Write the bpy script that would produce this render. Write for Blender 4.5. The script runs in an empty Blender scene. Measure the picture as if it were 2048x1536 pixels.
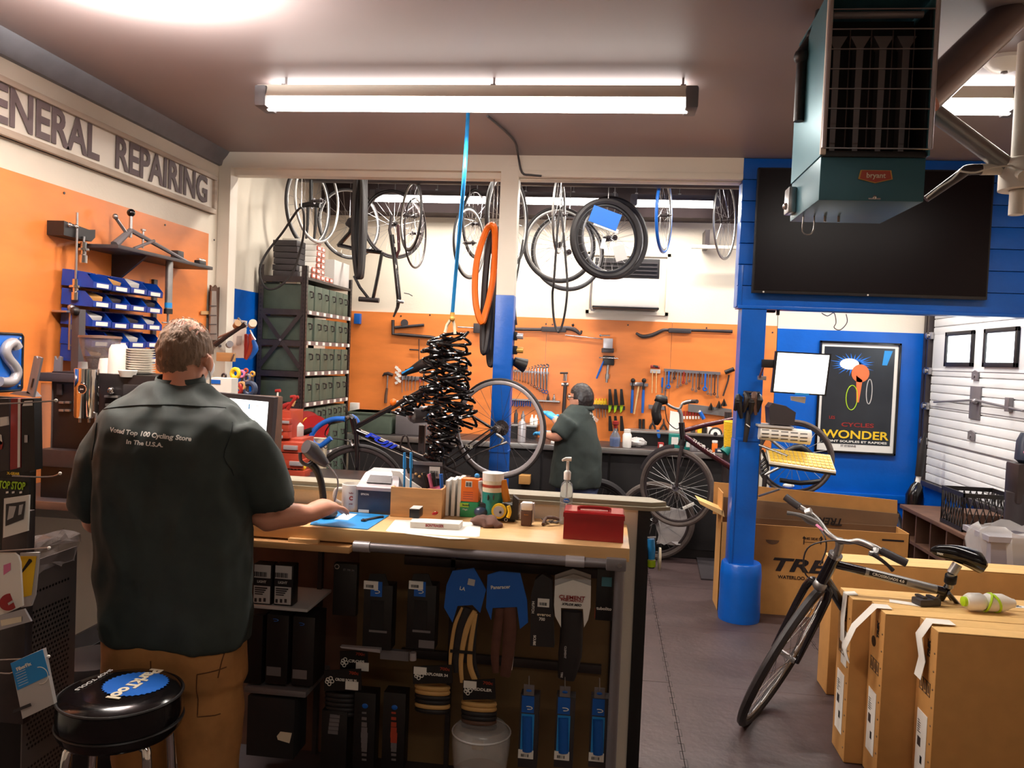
import bpy, bmesh, math, random
from mathutils import Vector, Matrix, Euler
from mathutils.bvhtree import BVHTree
random.seed(7)
S = bpy.context.scene
COL = S.collection
PI = math.pi
YP = 5.39      # face of the beam between shop and workshop
YW = 7.65      # back wall
XL = -2.76     # left wall
XR = 2.9      # right wall
ZC = 3.03      # ceiling
# ---------------------------------------------------------------- camera
F_PX = 1608.7
CAM = Vector((0, 0, 1.68))
_y, _p, _r = .116953, .03345, .041375
_f = Vector((-math.sin(_y)*math.cos(_p), math.cos(_y)*math.cos(_p), -math.sin(_p)))
_rt = Vector((math.cos(_y), math.sin(_y), 0)); _dn = _f.cross(_rt)
RT = _rt*math.cos(_r) - _dn*math.sin(_r)
DN = _rt*math.sin(_r) + _dn*math.cos(_r)
cd = bpy.data.cameras.new('camera'); cam = bpy.data.objects.new('camera', cd); COL.objects.link(cam)
m3 = Matrix((RT, -DN, -_f)).transposed()
cam.matrix_world = Matrix.Translation(CAM) @ m3.to_4x4()
cd.sensor_width = 36; cd.lens = F_PX/2048*36; cd.clip_start = .05
S.camera = cam
S.view_settings.view_transform = 'Standard'; S.view_settings.look = 'None'
S.view_settings.gamma = 1; S.view_settings.exposure = 0.35
try: S.view_settings.use_curve_mapping = False
except Exception: pass
w = bpy.data.worlds.new('world'); S.world = w; w.use_nodes = True
w.node_tree.nodes['Background'].inputs[0].default_value = (1, .9, .82, 1)
w.node_tree.nodes['Background'].inputs[1].default_value = .045
TUBE_E = 14.0
def area(name, loc, sx, sy, power, rot=(0, 0, 0), col=(1, .94, .86)):
    l = bpy.data.lights.new(name, 'AREA'); l.shape = 'RECTANGLE'; l.size = sx; l.size_y = sy; l.energy = power; l.color = col
    o = bpy.data.objects.new(name, l); COL.objects.link(o); o.location = loc; o.rotation_euler = rot; return o
area('tube_light', (-.73, 4.0, 2.85), 2.1, .06, 38)
area('tube_light_right', (1.75, 4.0, 2.85), 1.2, .06, 16)
area('shop_lamp_glow', (-1.75, 2.76, 2.935), .34, .1, 230, (PI, 0, 0), (1, .97, .93))
area('shop_lamp_down', (-1.8, 2.55, 2.80), .5, .3, 34)
area('fill_behind_camera', (0.6, -.3, 2.9), 2.2, .2, 15)  # general fill light added behind the camera, no fixture there
area('tube_uplight', (-.73, 4.0, 2.985), 2.1, .1, 5, (PI, 0, 0), (1, .97, .95))
area('tube_uplight_right', (1.75, 4.0, 2.985), 1.1, .1, 5, (PI, 0, 0), (1, .97, .95))
area('workshop_front_fill', (-.6, 5.9, 3.22), 3.2, .08, 48)  # unseen light added behind the beam to brighten the back wall
area('hidden_light_right', (2.1, 6.4, 2.9), 1.2, .06, 42)  # unseen light hidden behind the header, without any fixture
# ---------------------------------------------------------------- helpers
def ray(x, y): return RT*((x-1024)/F_PX) + DN*((y-768)/F_PX) + _f
def PX(x, y, X): d = ray(x, y); return CAM + d*((X-CAM.x)/d.x)
def PY(x, y, Y): d = ray(x, y); return CAM + d*((Y-CAM.y)/d.y)
def PZ(x, y, Z): d = ray(x, y); return CAM + d*((Z-CAM.z)/d.z)
def V(*a): return Vector(a)
def lin(c):
    c = c/255; return c/12.92 if c <= .04045 else ((c+.055)/1.055)**2.4
MT = {}
def mat(name, rgb, rough=.6, metal=0, noise=.12, scale=6, bump=0, stretch=None, emit=0, trans=0, alpha=1, coat=0, bscale=None):
    m = bpy.data.materials.new(name); m.use_nodes = True; nt = m.node_tree; b = nt.nodes['Principled BSDF']
    c = tuple(lin(v) for v in rgb)+(1,)
    b.inputs['Base Color'].default_value = c; b.inputs['Roughness'].default_value = rough; b.inputs['Metallic'].default_value = metal
    if coat: b.inputs['Coat Weight'].default_value = coat
    if trans: b.inputs['Transmission Weight'].default_value = trans
    if alpha < 1: b.inputs['Alpha'].default_value = alpha
    if emit:
        b.inputs['Emission Color'].default_value = c; b.inputs['Emission Strength'].default_value = emit
    if noise or bump:
        tc = nt.nodes.new('ShaderNodeTexCoord'); mp = nt.nodes.new('ShaderNodeMapping'); n = nt.nodes.new('ShaderNodeTexNoise')
        nt.links.new(tc.outputs['Object'], mp.inputs[0]); nt.links.new(mp.outputs[0], n.inputs['Vector'])
        if stretch: mp.inputs['Scale'].default_value = stretch
        n.inputs['Scale'].default_value = scale; n.inputs['Detail'].default_value = 5
        if noise:
            r = nt.nodes.new('ShaderNodeValToRGB'); r.color_ramp.elements[0].position = .3; r.color_ramp.elements[1].position = .7
            r.color_ramp.elements[0].color = tuple(v*(1-noise) for v in c[:3])+(1,); r.color_ramp.elements[1].color = tuple(min(1, v*(1+noise)) for v in c[:3])+(1,)
            nt.links.new(n.outputs['Fac'], r.inputs[0]); nt.links.new(r.outputs[0], b.inputs['Base Color'])
        if bump:
            n2 = n
            if bscale:
                n2 = nt.nodes.new('ShaderNodeTexNoise'); n2.inputs['Scale'].default_value = bscale; nt.links.new(mp.outputs[0], n2.inputs['Vector'])
            bp = nt.nodes.new('ShaderNodeBump'); bp.inputs['Strength'].default_value = bump; bp.inputs['Distance'].default_value = .02
            nt.links.new(n2.outputs['Fac'], bp.inputs['Height']); nt.links.new(bp.outputs[0], b.inputs['Normal'])
    MT[name] = m; return m
MW = {}
def mw(p):
    return MW.get(p.name, Matrix()) if p else Matrix()
def tag(o, label=None, cat=None, group=None, kind=None):
    if label: o['label'] = label
    if cat: o['category'] = cat
    if group: o['group'] = group
    if kind: o['kind'] = kind
    return o
def thing(name, label, cat, loc=(0, 0, 0), group=None):
    o = bpy.data.objects.new(name, None); o.empty_display_size = .05; COL.objects.link(o); o.location = loc
    MW[o.name] = Matrix.Translation(Vector(loc)); return tag(o, label, cat, group)
class B:
    def __init__(s): s.bm = bmesh.new()
    def box(s, a, b, bev=0, M=None):
        a = Vector(a); b = Vector(b); c = (a+b)/2; d = b-a
        g = bmesh.ops.create_cube(s.bm, size=1, matrix=Matrix.Translation(c) @ Matrix.Diagonal((*[max(abs(v), 1e-4) for v in d], 1)))
        return s._fin(g['verts'], bev, M)
    def _fin(s, vs, bev, M):
        if bev:
            es = list({e for v in vs for e in v.link_edges})
            r = bmesh.ops.bevel(s.bm, geom=es, offset=bev, segments=2, affect='EDGES', profile=.6)
            vs = list({v for f in r['faces'] for v in f.verts} | {v for v in vs if v.is_valid})
            # collect whole island
            st = list(vs); seen = set(vs)
            while st:
                v = st.pop()
                for e in v.link_edges:
                    o = e.other_vert(v)
                    if o not in seen: seen.add(o); st.append(o)
            vs = list(seen)
        if M is not None: bmesh.ops.transform(s.bm, matrix=M, verts=vs)
        return s
    def obox(s, c, size, rot=(0, 0, 0), bev=0):
        h = Vector(size)/2
        return s.box(-h, h, bev, Matrix.Translation(Vector(c)) @ (rot if isinstance(rot, Matrix) else Euler(rot).to_matrix()).to_4x4())
    def cyl(s, p, q, r, r2=None, n=12):
        p = Vector(p); q = Vector(q); d = q-p; L = d.length
        if L < 1e-6: return s
        bmesh.ops.create_cone(s.bm, cap_ends=True, segments=n, radius1=r, radius2=r if r2 is None else r2, depth=L,
                              matrix=Matrix.Translation((p+q)/2) @ d.to_track_quat('Z', 'Y').to_matrix().to_4x4())
        return s
    def tube(s, pts, r, n=8, closed=False, sm=0, sq=1, up=None):
        pts = [Vector(p) for p in pts]
        rs = list(r) if isinstance(r, (list, tuple)) else [r]*len(pts)
        if sm:
            N = len(pts); out = []; ro = []
            rng = range(N if closed else N-1)
            for i in rng:
                g = (lambda k: pts[k % N]) if closed else (lambda k: pts[min(max(k, 0), N-1)])
                gr = (lambda k: rs[k % N]) if closed else (lambda k: rs[min(max(k, 0), N-1)])
                p0, p1, p2, p3 = g(i-1), g(i), g(i+1), g(i+2)
                for j in range(sm):
                    t = j/sm
                    out.append(.5*((2*p1)+(p2-p0)*t+(2*p0-5*p1+4*p2-p3)*t*t+(3*p1-p0-3*p2+p3)*t**3)); ro.append(gr(i)*(1-t)+gr(i+1)*t)
            if not closed: out.append(pts[-1]); ro.append(rs[-1])
            pts, rs = out, ro
        N = len(pts); rings = []; nrm = None
        for i, p in enumerate(pts):
            a = pts[(i-1) % N] if (closed or i) else p; b = pts[(i+1) % N] if (closed or i < N-1) else p
            t = (b-a)
            if t.length < 1e-9: t = Vector((0, 0, 1))
            t.normalize()
            if up is not None: nrm = Vector(up)
            if nrm is None:
                nrm = t.cross(Vector((0, 0, 1)))
                if nrm.length < .1: nrm = t.cross(Vector((0, 1, 0)))
            nrm = nrm - t*nrm.dot(t)
            if nrm.length < 1e-6: nrm = t.orthogonal()
            nrm = nrm.normalized(); bi = t.cross(nrm)
            rings.append([s.bm.verts.new(p+(nrm*math.cos(2*PI*k/n)*sq+bi*math.sin(2*PI*k/n))*rs[i]) for k in range(n)])
        for i in range(N if closed else N-1):
            a, b = rings[i], rings[(i+1) % N]
            if closed and i == N-1:   # match twist
                best = min(range(n), key=lambda o: (a[0].co-b[o].co).length); b = b[best:]+b[:best]
            for k in range(n): s.bm.faces.new((a[k], a[(k+1) % n], b[(k+1) % n], b[k]))
        if not closed:
            s.bm.faces.new(rings[0][::-1]); s.bm.faces.new(rings[-1])
        return s
    def loft(s, rings, cap=True):
        """rings: list of (center, rx, ry, ax, ay) or explicit point lists"""
        rr = [[s.bm.verts.new(p) for p in ring] for ring in rings]; n = len(rr[0])
        for a, b in zip(rr, rr[1:]):
            for k in range(n): s.bm.faces.new((a[k], a[(k+1) % n], b[(k+1) % n], b[k]))
        if cap: s.bm.faces.new(rr[0][::-1]); s.bm.faces.new(rr[-1])
        return s
    def lathe(s, prof, o=(0, 0, 0), ax=(0, 0, 1), n=24):
        q = Vector(ax).to_track_quat('Z', 'Y'); o = Vector(o)
        return s.loft([[o+q @ Vector((max(r, 1e-4)*math.cos(2*PI*k/n), max(r, 1e-4)*math.sin(2*PI*k/n), h)) for k in range(n)] for r, h in prof])
    def ball(s, c, r, n=16, rot=None):
        r = (r, r, r) if not isinstance(r, (tuple, list)) else r
        M = Matrix.Translation(Vector(c)) @ (rot.to_4x4() if rot else Matrix()) @ Matrix.Diagonal((*r, 1))
        bmesh.ops.create_uvsphere(s.bm, u_segments=n, v_segments=max(6, n//2), radius=1, matrix=M); return s
    def ring(s, c, R, r, ax=(0, 0, 1), n=32, m=8, sq=1, Rz=None, a0=0, a1=2*PI):
        q = Vector(ax).to_track_quat('Z', 'Y'); c = Vector(c); cl = a1-a0 > 6.28
        pts = [c+q @ Vector((R*math.cos(a0+(a1-a0)*k/(n if cl else n-1)), (Rz or R)*math.sin(a0+(a1-a0)*k/(n if cl else n-1)), 0)) for k in range(n)]
        return s.tube(pts, r, m, cl, 0, sq, up=(q @ Vector((0, 0, 1))) if sq != 1 else None)
    def prism(s, pts, vec):
        vec = Vector(vec); a = [s.bm.verts.new(Vector(p)) for p in pts]; b = [s.bm.verts.new(Vector(p)+vec) for p in pts]; n = len(a)
        s.bm.faces.new(a[::-1]); s.bm.faces.new(b)
        for k in range(n): s.bm.faces.new((a[k], a[(k+1) % n], b[(k+1) % n], b[k]))
        return s
    def quad(s, *p):
        s.bm.faces.new([s.bm.verts.new(Vector(q)) for q in p]); return s
    def o(s, name, m, parent=None, ang=.7, rec=True, kind=None, label=None):
        bm = s.bm
        if rec: bmesh.ops.recalc_face_normals(bm, faces=bm.faces)
        if parent is not None: bmesh.ops.transform(bm, matrix=mw(parent).inverted(), verts=bm.verts)
        for f in bm.faces: f.smooth = True
        for e in bm.edges:
            if len(e.link_faces) != 2 or e.calc_face_angle(0) > ang: e.smooth = False
        me = bpy.data.meshes.new(name); bm.to_mesh(me); bm.free()
        me.materials.append(MT[m] if isinstance(m, str) else m)
        ob = bpy.data.objects.new(name, me); COL.objects.link(ob)
        if parent is not None: ob.parent = parent; MW[ob.name] = mw(parent).copy()
        if kind: ob['kind'] = kind
        if label: ob['label'] = label
        return ob
def dup(o, parent=None, loc=None, rot=None, scale=None, label=None, group=None):
    c = o.copy(); COL.objects.link(c)
    if parent is not None: c.parent = parent
    if loc is not None: c.location = loc
    if rot is not None: c.rotation_euler = rot
    if scale is not None: c.scale = scale
    if label: c['label'] = label
    if group: c['group'] = group
    for ch in list(o.children): dup(ch, c)
    return c
def struct(name, b, m, parent=None, label=None):
    o = b.o(name, m, parent)
    if parent is None: o['kind'] = 'structure'
    if label: o['label'] = label
    return o
def text(s, o, right, up, h, m, parent, name='lettering', align='CENTER', bold=0, shear=0, ext=.0008, width=None, bvh=None, bdir=None, fit=None, spacing=1, label=None):
    """raised lettering: origin, reading direction, up direction, cap height"""
    cu = bpy.data.curves.new('t', 'FONT'); cu.body = s; cu.size = h/.7; cu.align_x = align; cu.align_y = 'CENTER'; cu.offset = bold*h; cu.shear = shear
    cu.resolution_u = 3; cu.space_character = spacing
    to = bpy.data.objects.new('t', cu); COL.objects.link(to); bpy.context.view_layer.update()
    dg = bpy.context.evaluated_depsgraph_get(); me = bpy.data.meshes.new_from_object(to.evaluated_get(dg))
    bpy.data.objects.remove(to)
    right = Vector(right).normalized(); up = Vector(up); up = (up-right*up.dot(right)).normalized(); nz = right.cross(up)
    sx = 1
    if width and len(me.vertices):
        xs = [v.co.x for v in me.vertices]; sx = width/(max(xs)-min(xs))
    o = Vector(o)
    bm = bmesh.new(); bm.from_mesh(me); bpy.data.meshes.remove(me)
    if bvh:
        bmesh.ops.triangulate(bm, faces=bm.faces)
        bmesh.ops.subdivide_edges(bm, edges=[e for e in bm.edges if e.calc_length() > h*.5], cuts=2)
    for v in bm.verts:
        v.co = o + right*v.co.x*sx + up*v.co.y + nz*ext*2
        if bvh:
            hit = bvh.ray_cast(v.co - Vector(bdir)*.3, Vector(bdir), 1)
            if hit[0] is not None: v.co = hit[0] - Vector(bdir)*.004
    if not bvh:
        g = bmesh.ops.extrude_face_region(bm, geom=list(bm.faces))
        bmesh.ops.translate(bm, vec=-nz*ext*2, verts=[v for v in g['geom'] if isinstance(v, bmesh.types.BMVert)])
    b = B(); b.bm.free(); b.bm = bm
    return b.o(name, m, parent, rec=not bvh, label=label)
def bvh_of(ob, M=Matrix()):
    bm = bmesh.new(); bm.from_mesh(ob.data); bmesh.ops.transform(bm, matrix=M, verts=bm.verts); t = BVHTree.FromBMesh(bm); bm.free(); return t
def bars(o, right, up, w, h, m, parent, n=12, name='barcode', ext=.0006):
    """printed bars standing for a barcode"""
    right = Vector(right).normalized(); up = Vector(up).normalized(); nz = right.cross(up); b = B(); x = 0; rnd = random.Random(n)
    ws = [rnd.choice((1, 1, 2, 3)) for _ in range(n*2)]; t = sum(ws)
    for i, k in enumerate(ws):
        if i % 2 == 0:
            p = Vector(o)+right*(x/t*w); q = p+right*(k/t*w)
            b.prism([p, q, q+up*h, p+up*h], nz*ext)
        x += k
    return b.o(name, m, parent)
def card(pts, th, name, m, parent=None, label=None):
    """thin flat piece from 3+ coplanar points"""
    p = [Vector(q) for q in pts]; n = (p[1]-p[0]).cross(p[2]-p[1]).normalized()
    return B().prism(p, n*th).o(name, m, parent, label=label)
# ---------------------------------------------------------------- materials
mat('white_paint', (228, 218, 203), .55, noise=.04, scale=3)
mat('cream_wall', (226, 214, 196), .7, noise=.05, scale=2, bump=.05, bscale=60)
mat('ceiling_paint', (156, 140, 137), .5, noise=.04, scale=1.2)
mat('trim_grey', (110, 108, 112), .5, noise=.1, scale=9)
mat('blue_paint', (0, 88, 184), .32, noise=.08, scale=5, bump=.05, bscale=40)
mat('ply_orange', (226, 128, 58), .45, noise=.13, scale=2.2, stretch=(1, 1, 3.5), bump=.02)
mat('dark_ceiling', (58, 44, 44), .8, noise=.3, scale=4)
mat('joist', (96, 70, 60), .7, noise=.3, scale=8)
mat('rubber_floor', (62, 46, 45), .5, noise=.22, scale=5, bump=.12, bscale=25)
mat('subfloor', (30, 22, 22), .8)
mat('black', (20, 15, 15), .45, noise=.2); mat('black_gloss', (14, 11, 12), .15, noise=.1); mat('matte_black', (24, 19, 19), .8)
mat('charcoal', (52, 46, 48), .5); mat('dark_steel', (66, 58, 58), .42, .5, .15, 12)
mat('steel', (170, 166, 166), .28, .9, .1, 10); mat('chrome', (225, 222, 220), .08, 1, 0); mat('alu', (158, 155, 152), .4, .85, .08, 12)
mat('grey_metal', (128, 122, 124), .38, .4, .08); mat('silver_paint', (176, 170, 172), .35, .35, .05)
mat('tube_glow', (255, 248, 240), .5, noise=0, emit=TUBE_E)
mat('screen_white', (246, 248, 246), .4, noise=0, emit=1.5); mat('window_light', (240, 250, 255), .4, noise=0, emit=3)
mat('white_plastic', (232, 226, 218), .35, noise=.03); mat('cream_plastic', (226, 212, 184), .4, noise=.04)
mat('paper', (236, 230, 220), .7, noise=.03); mat('paper_grey', (190, 184, 180), .7, noise=.05)
mat('ink', (26, 20, 24), .6, noise=0); mat('red', (150, 36, 32), .4, noise=.1); mat('red_gloss', (158, 28, 30), .22, noise=.12)
mat('red_orange', (170, 64, 42), .38, noise=.1); mat('orange', (236, 112, 20), .4, noise=.06); mat('yellow', (240, 196, 40), .45, noise=.05)
mat('bin_blue', (0, 52, 138), .35, noise=.08); mat('sky_blue', (38, 140, 210), .4, noise=.04); mat('label_blue', (18, 92, 180), .4, noise=.05)
mat('royal', (40, 70, 220), .4, noise=.05); mat('navy', (44, 56, 78), .4, noise=.04); mat('green', (40, 150, 90), .5, noise=.05); mat('teal', (22, 120, 110), .45, noise=.08)
mat('box_green', (80, 92, 78), .6, noise=.12, scale=12); mat('wood_light', (222, 178, 122), .4, noise=.08, scale=4, stretch=(.6, 6, 6)); mat('wood_edge', (196, 150, 98), .45, noise=.1, stretch=(.6, 6, 6))
mat('wood_raw', (196, 146, 92), .6, noise=.18, scale=7, stretch=(1, 6, 6)); mat('wood_dark', (92, 62, 46), .6, noise=.25, scale=8); mat('ledge_wood', (150, 142, 122), .55, noise=.15, stretch=(.5, 8, 8))
mat('cardboard', (192, 138, 74), .75, noise=.06, scale=14); mat('cardboard_lit', (222, 178, 112), .7, noise=.05, scale=14); mat('cardboard_shade_print', (112, 84, 58), .8, noise=.1)  # light from above baked into the paler copy, interior shade into the darker
mat('shirt', (50, 58, 54), .82, noise=.2, scale=9, bump=.6, bscale=7); mat('trousers', (172, 120, 66), .8, noise=.2, scale=10, bump=.6, bscale=9); mat('jeans', (52, 62, 92), .8, noise=.2)
mat('skin', (212, 148, 120), .5, noise=.06, scale=12); mat('hair_brown', (124, 98, 78), .75, noise=.3, scale=60, bump=.5, stretch=(1, 1, .3)); mat('hair_dark', (34, 24, 22), .5, noise=.3, scale=50)
mat('rubber', (34, 28, 28), .6, noise=.15, scale=20); mat('rubber_worn', (84, 72, 66), .75, noise=.2, scale=20); mat('tan', (206, 160, 96), .6, noise=.08); mat('brown_rubber', (92, 54, 40), .7, noise=.15, scale=30)
mat('bottle_clear', (214, 220, 224), .08, noise=0, trans=.85); mat('plastic_clear', (210, 205, 200), .12, noise=0, alpha=.35); mat('hopper_smoke', (150, 136, 132), .1, noise=0, alpha=.3)
mat('bag_clear', (225, 222, 220), .2, noise=0, alpha=.4); mat('bean', (52, 30, 18), .5, noise=.5, scale=60, bump=1)
mat('teal_metal', (78, 132, 146), .35, .35, .06, 4); mat('teal_dark', (54, 104, 118), .4, .2, .06); mat('tv_glass', (16, 8, 10), .35, noise=0); MT['tv_glass'].node_tree.nodes['Principled BSDF'].inputs['Specular IOR Level'].default_value = .15; mat('duct', (150, 138, 138), .2, 1, .1, 6); mat('gold', (196, 150, 70), .4, .3)
mat('fuji_frame', (26, 20, 24), .2, .2, 0, coat=.5); mat('maroon', (70, 24, 32), .25, .3, 0, coat=.5); mat('cloth_brown', (104, 74, 64), .9, noise=.2, scale=20)
mat('bin_grey', (150, 146, 156), .5, noise=.05); mat('pink', (222, 120, 160), .5); mat('lime', (176, 214, 30), .4, noise=0); mat('amber', (214, 130, 30), .35, noise=.1)
mat('mask', (226, 232, 236), .7, noise=0); mat('glove_blue', (60, 160, 220), .5, noise=.1); mat('poster_dark', (36, 40, 46), .25, noise=.1); mat('door_white', (226, 226, 226), .5, noise=.03)
# ================================================================ SETTING
def slab(name, a, b, m, parent=None, bev=0): return struct(name, B().box(a, b, bev), m, parent)
# floor with interlocking rubber mats
fl = slab('floor', (XL, -2.2, -.06), (XR, YW, -.012), 'subfloor')
tb = B(); T = .93; FX = PZ(1322, 1280, 0).x-4*T
tb.box((0.0015, 0.0015, -.012), (T-.0015, T-.0015, 0))
t0 = tb.o('rubber_mat', 'rubber_floor', fl)
k = 0
for i in range(-1, 7):
    for j in range(11):
        x, y = FX+i*T, -2.2+.1+j*T-.15
        if y+T > YW+.0 or x < XL-.2 or x+T > XR+.3: continue
        t = t0 if k == 0 else t0.copy()
        if k: COL.objects.link(t)
        t.location = (x, y, random.uniform(0, .0012)); k += 1
# interlock teeth along the seams
tt = B()
for i in range(7):
    x = FX+i*T
    for q in range(90):
        y = 1.2+q*.07; s_ = .012 if q % 2 else -.012
        if XL < x < XR and y < YW-.1: tt.box((x+s_-.0015, y, -.001), (x+s_+.0015, y+.07, .0016)); tt.box((x-.0135, y-.0015, -.001), (x+.0135, y+.0015, .0016))
tt.o('mat_teeth', 'subfloor', fl, kind='stuff')
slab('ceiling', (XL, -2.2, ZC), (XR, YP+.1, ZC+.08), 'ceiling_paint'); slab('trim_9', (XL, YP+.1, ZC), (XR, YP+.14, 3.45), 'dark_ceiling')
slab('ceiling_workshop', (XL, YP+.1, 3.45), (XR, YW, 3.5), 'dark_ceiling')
cj = bpy.data.objects['ceiling_workshop']
for i in range(11):
    struct('joist', B().box((XL+.25+i*.5, YP+.3, 3.33), (XL+.29+i*.5, YW, 3.45)), 'joist', cj)
struct('air_duct', B().cyl((-2.6, 6.4, 3.11), (2.6, 6.4, 3.11), .07), 'dark_steel', cj)
wl = slab('wall_left', (XL-.12, -2.2, 0), (XL, YW, 3.5), 'cream_wall')
# orange plywood panel on the left wall and its screws
struct('plywood_panel', B().box((XL, 1.2, .95), (XL+.012, 5.25, 2.437)), 'ply_orange', wl)
sc = B()
for (x, y) in ((128, 386), (330, 450), (428, 480)): p = PX(x, y, XL+.013); sc.cyl(p, p+V(.003, 0, 0), .007, n=8)
sc.o('screw_heads', 'dark_steel', wl, kind='stuff')
struct('blue_panel', B().box((XL, 5.535, 1.0), (XL+.012, 6.3, 2.1)), 'blue_paint', wl)
# grey cornice
cr = B(); q = [(0, ZC), (.075, ZC), (.06, ZC-.025), (.03, ZC-.06), (.02, ZC-.095), (0, ZC-.1)]
cr.prism([(XL+a, -2.2, z) for a, z in q], (0, YP+2.2, 0)); struct('trim_1', cr, 'trim_grey')
wb = slab('wall_back', (XL, YW, 0), (XR, YW+.1, 3.5), 'cream_wall')
zo = PY(1100, 636, YW).z
px = [PY(x, 640, YW-.015).x for x in (560, 1094, 1345, 1556)]
for a, b in zip(px, px[1:]): struct('plywood_panel', B().box((a+.0015, YW-.012, .9), (b-.0015, YW, zo)), 'ply_orange', wb)
sc = B()
for (x, y) in ((802, 632), (1092, 648), (1105, 649), (1256, 650), (1413, 656), (860, 630), (1545, 665)): p = PY(x, y, YW-.013); sc.cyl(p, p-V(0, .003, 0), .008, n=8)
sc.o('screw_heads', 'dark_steel', wb, kind='stuff')
struct('blue_panel', B().box((px[-1]+.002, YW-.012, 0), (XR, YW, PY(1700, 662, YW).z)), 'blue_paint', wb)
struct('blue_batten', B().box((px[-1]+.1, YW-.05, PY(1720, 992, YW).z-.04), (XR, YW-.012, PY(1720, 992, YW).z+.03), .004), 'blue_paint', wb)
slab('wall_front', (XL, -2.3, 0), (XR, -2.2, 3.1), 'cream_wall')
wr = slab('wall_right', (XR, -2.2, 0), (XR+.12, YW, 3.5), 'cream_wall')
struct('blue_panel', B().box((XR-.012, 5.4, 0), (XR, YW, .75)), 'blue_paint', wr)
# dark bulkhead at the back of the workshop ceiling
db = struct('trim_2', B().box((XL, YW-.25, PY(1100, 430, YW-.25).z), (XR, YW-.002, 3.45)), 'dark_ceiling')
# beam over the opening (white left, blue right) : face boards
xm = PY(1488, 320, YP).x
bl = slab('trim_3', (XL+.002, YP, PY(1250, 346, YP).z), (xm, YP+.14, ZC), 'white_paint')
struct('soffit_lip', B().box((XL+.002, YP+.05, PY(1250, 362, YP+.05).z), (xm, YP+.14, PY(1250, 346, YP).z+.01), .004), 'white_paint', bl)
struct('lower_lip', B().box((PY(1036, 350, YP).x, YP-.012, PY(1250, 357, YP).z), (xm, YP+.03, PY(1250, 343, YP).z), .006), 'white_paint', bl)
struct('junction_plate', B().box(PY(1014, 331, YP-.008)-V(0, 0, 0), PY(1037, 311, YP)), 'white_paint', bl)
slab('trim_4', (XL+.002, YP, 0), (PY(460, 400, YP).x, YP+.11, PY(1250, 346, YP).z), 'white_paint')
# blue header with horizontal boards
zb = 2.07; hb = slab('trim_5', (xm, YP+.03, zb), (XR, YP+.14, ZC), 'blue_paint')
xs = PY(1474, 640, YP).x; n = 7
for i in range(n):
    z0 = zb+(ZC-zb)*i/n; z1 = zb+(ZC-zb)*(i+1)/n
    struct('board', B().box((xm, YP, z0+.002), (XR, YP+.03, z1-.002), .003), 'blue_paint', hb)
struct('edge_strip', B().box((xs, YP-.006, zb-.004), (xm+.03, YP+.1, zb+.27), .003), 'blue_paint', hb)
struct('bottom_strip', B().box((xs, YP-.012, zb-.012), (XR, YP+.12, zb+.01), .003), 'blue_paint', hb)
# centre post : white above, blue below
cx = PY(1010, 590, YP).x; zs = PY(1008, 590, YP).z
cp = slab('trim_6', (cx-.06, YP-.004, zs), (cx+.06, YP+.12, PY(1250, 330, YP).z), 'white_paint')
struct('blue_lower_part', B().box((cx-.063, YP-.006, 0), (cx+.063, YP+.123, zs), .006), 'blue_paint', cp)
struct('collar', B().box((cx-.066, YP-.012, 1.03), (cx+.066, YP+.126, 1.045), .003), 'blue_paint', cp)
# right blue post with round concrete foot
rx = PY(1489, 1000, YP).x
rp = slab('trim_7', (rx-.078, YP-.002, .3), (rx+.078, YP+.15, zb), 'blue_paint')
struct('angle_flange', B().box((rx-.082, YP-.01, .3), (rx-.06, YP+.152, 1.2), .003), 'blue_paint', rp)
struct('seam_plate', B().box((rx-.07, YP-.008, 1.195), (rx+.075, YP, 1.215), .002), 'blue_paint', rp)
struct('post_foot', B().lathe([(.02, 0), (.133, 0), (.137, .03), (.132, .2), (.135, .3), (.128, .375), (.12, .385), (.02, .385)], (rx+.012, YP+.07, 0), n=32), 'blue_paint', rp)
# panels of the garage door
gd = slab('door_1', (XR-.05, 5.55, .745), (XR-.03, 7.49, 2.4), 'door_white')
z = .745; i = 0
while z < 2.38:
    if not 1.73 < z < 1.96:
        struct('door_rib', B().box((XR-.066, 5.55, z+.004), (XR-.05, 7.47, min(z+.066, 2.4)), .004), 'door_white', gd)
    z += .071
struct('window_band', B().box((XR-.064, 5.55, 1.73), (XR-.05, 7.47, 2.06), .002), 'door_white', gd)
for zz in (1.09, 1.40, 1.71): struct('panel_seam', B().box((XR-.0675, 5.55, zz), (XR-.05, 7.47, zz+.006)), 'grey_metal', gd)
for (x0, x1, yt, yb) in ((1890, 1950, 664, 733), (1967, 2040, 653, 731)):
    a = PX(x0, yb, XR-.07); b = PX(x1, yt, XR-.07); y0, y1 = min(a.y, b.y), max(a.y, b.y); z0, z1 = 1.752, 2.04; t = .035
    fr = B()
    for bb in (((y0, z0), (y1, z0+t)), ((y0, z1-t), (y1, z1)), ((y0, z0), (y0+t, z1)), ((y1-t, z0), (y1, z1))): fr.box((XR-.085, bb[0][0], bb[0][1]), (XR-.06, bb[1][0], bb[1][1]), .004)
    f = fr.o('window_frame', 'black', gd); B().box((XR-.07, y0+t, z0+t), (XR-.065, y1-t, z1-t)).o('window_pane', 'window_light', f)
tk = B()
tk.box((XR-.1, 7.49, .735), (XR-.02, 7.52, 2.6)); tk.box((XR-.1, 7.55, .735), (XR-.09, 7.6, 2.6)); tk.box((XR-.11, 5.55, .70), (XR-.02, 7.6, .745), .003)
tk.o('door_track', 'dark_steel', gd)
for z_ in (1.09, 1.4, 1.71, 2.02):
    h = B(); h.box((XR-.1, 7.45, z_-.03), (XR-.07, 7.55, z_+.03), .005); h.cyl((XR-.12, 7.5, z_), (XR-.06, 7.5, z_), .022); h.o('track_roller', 'steel', gd)
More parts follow.
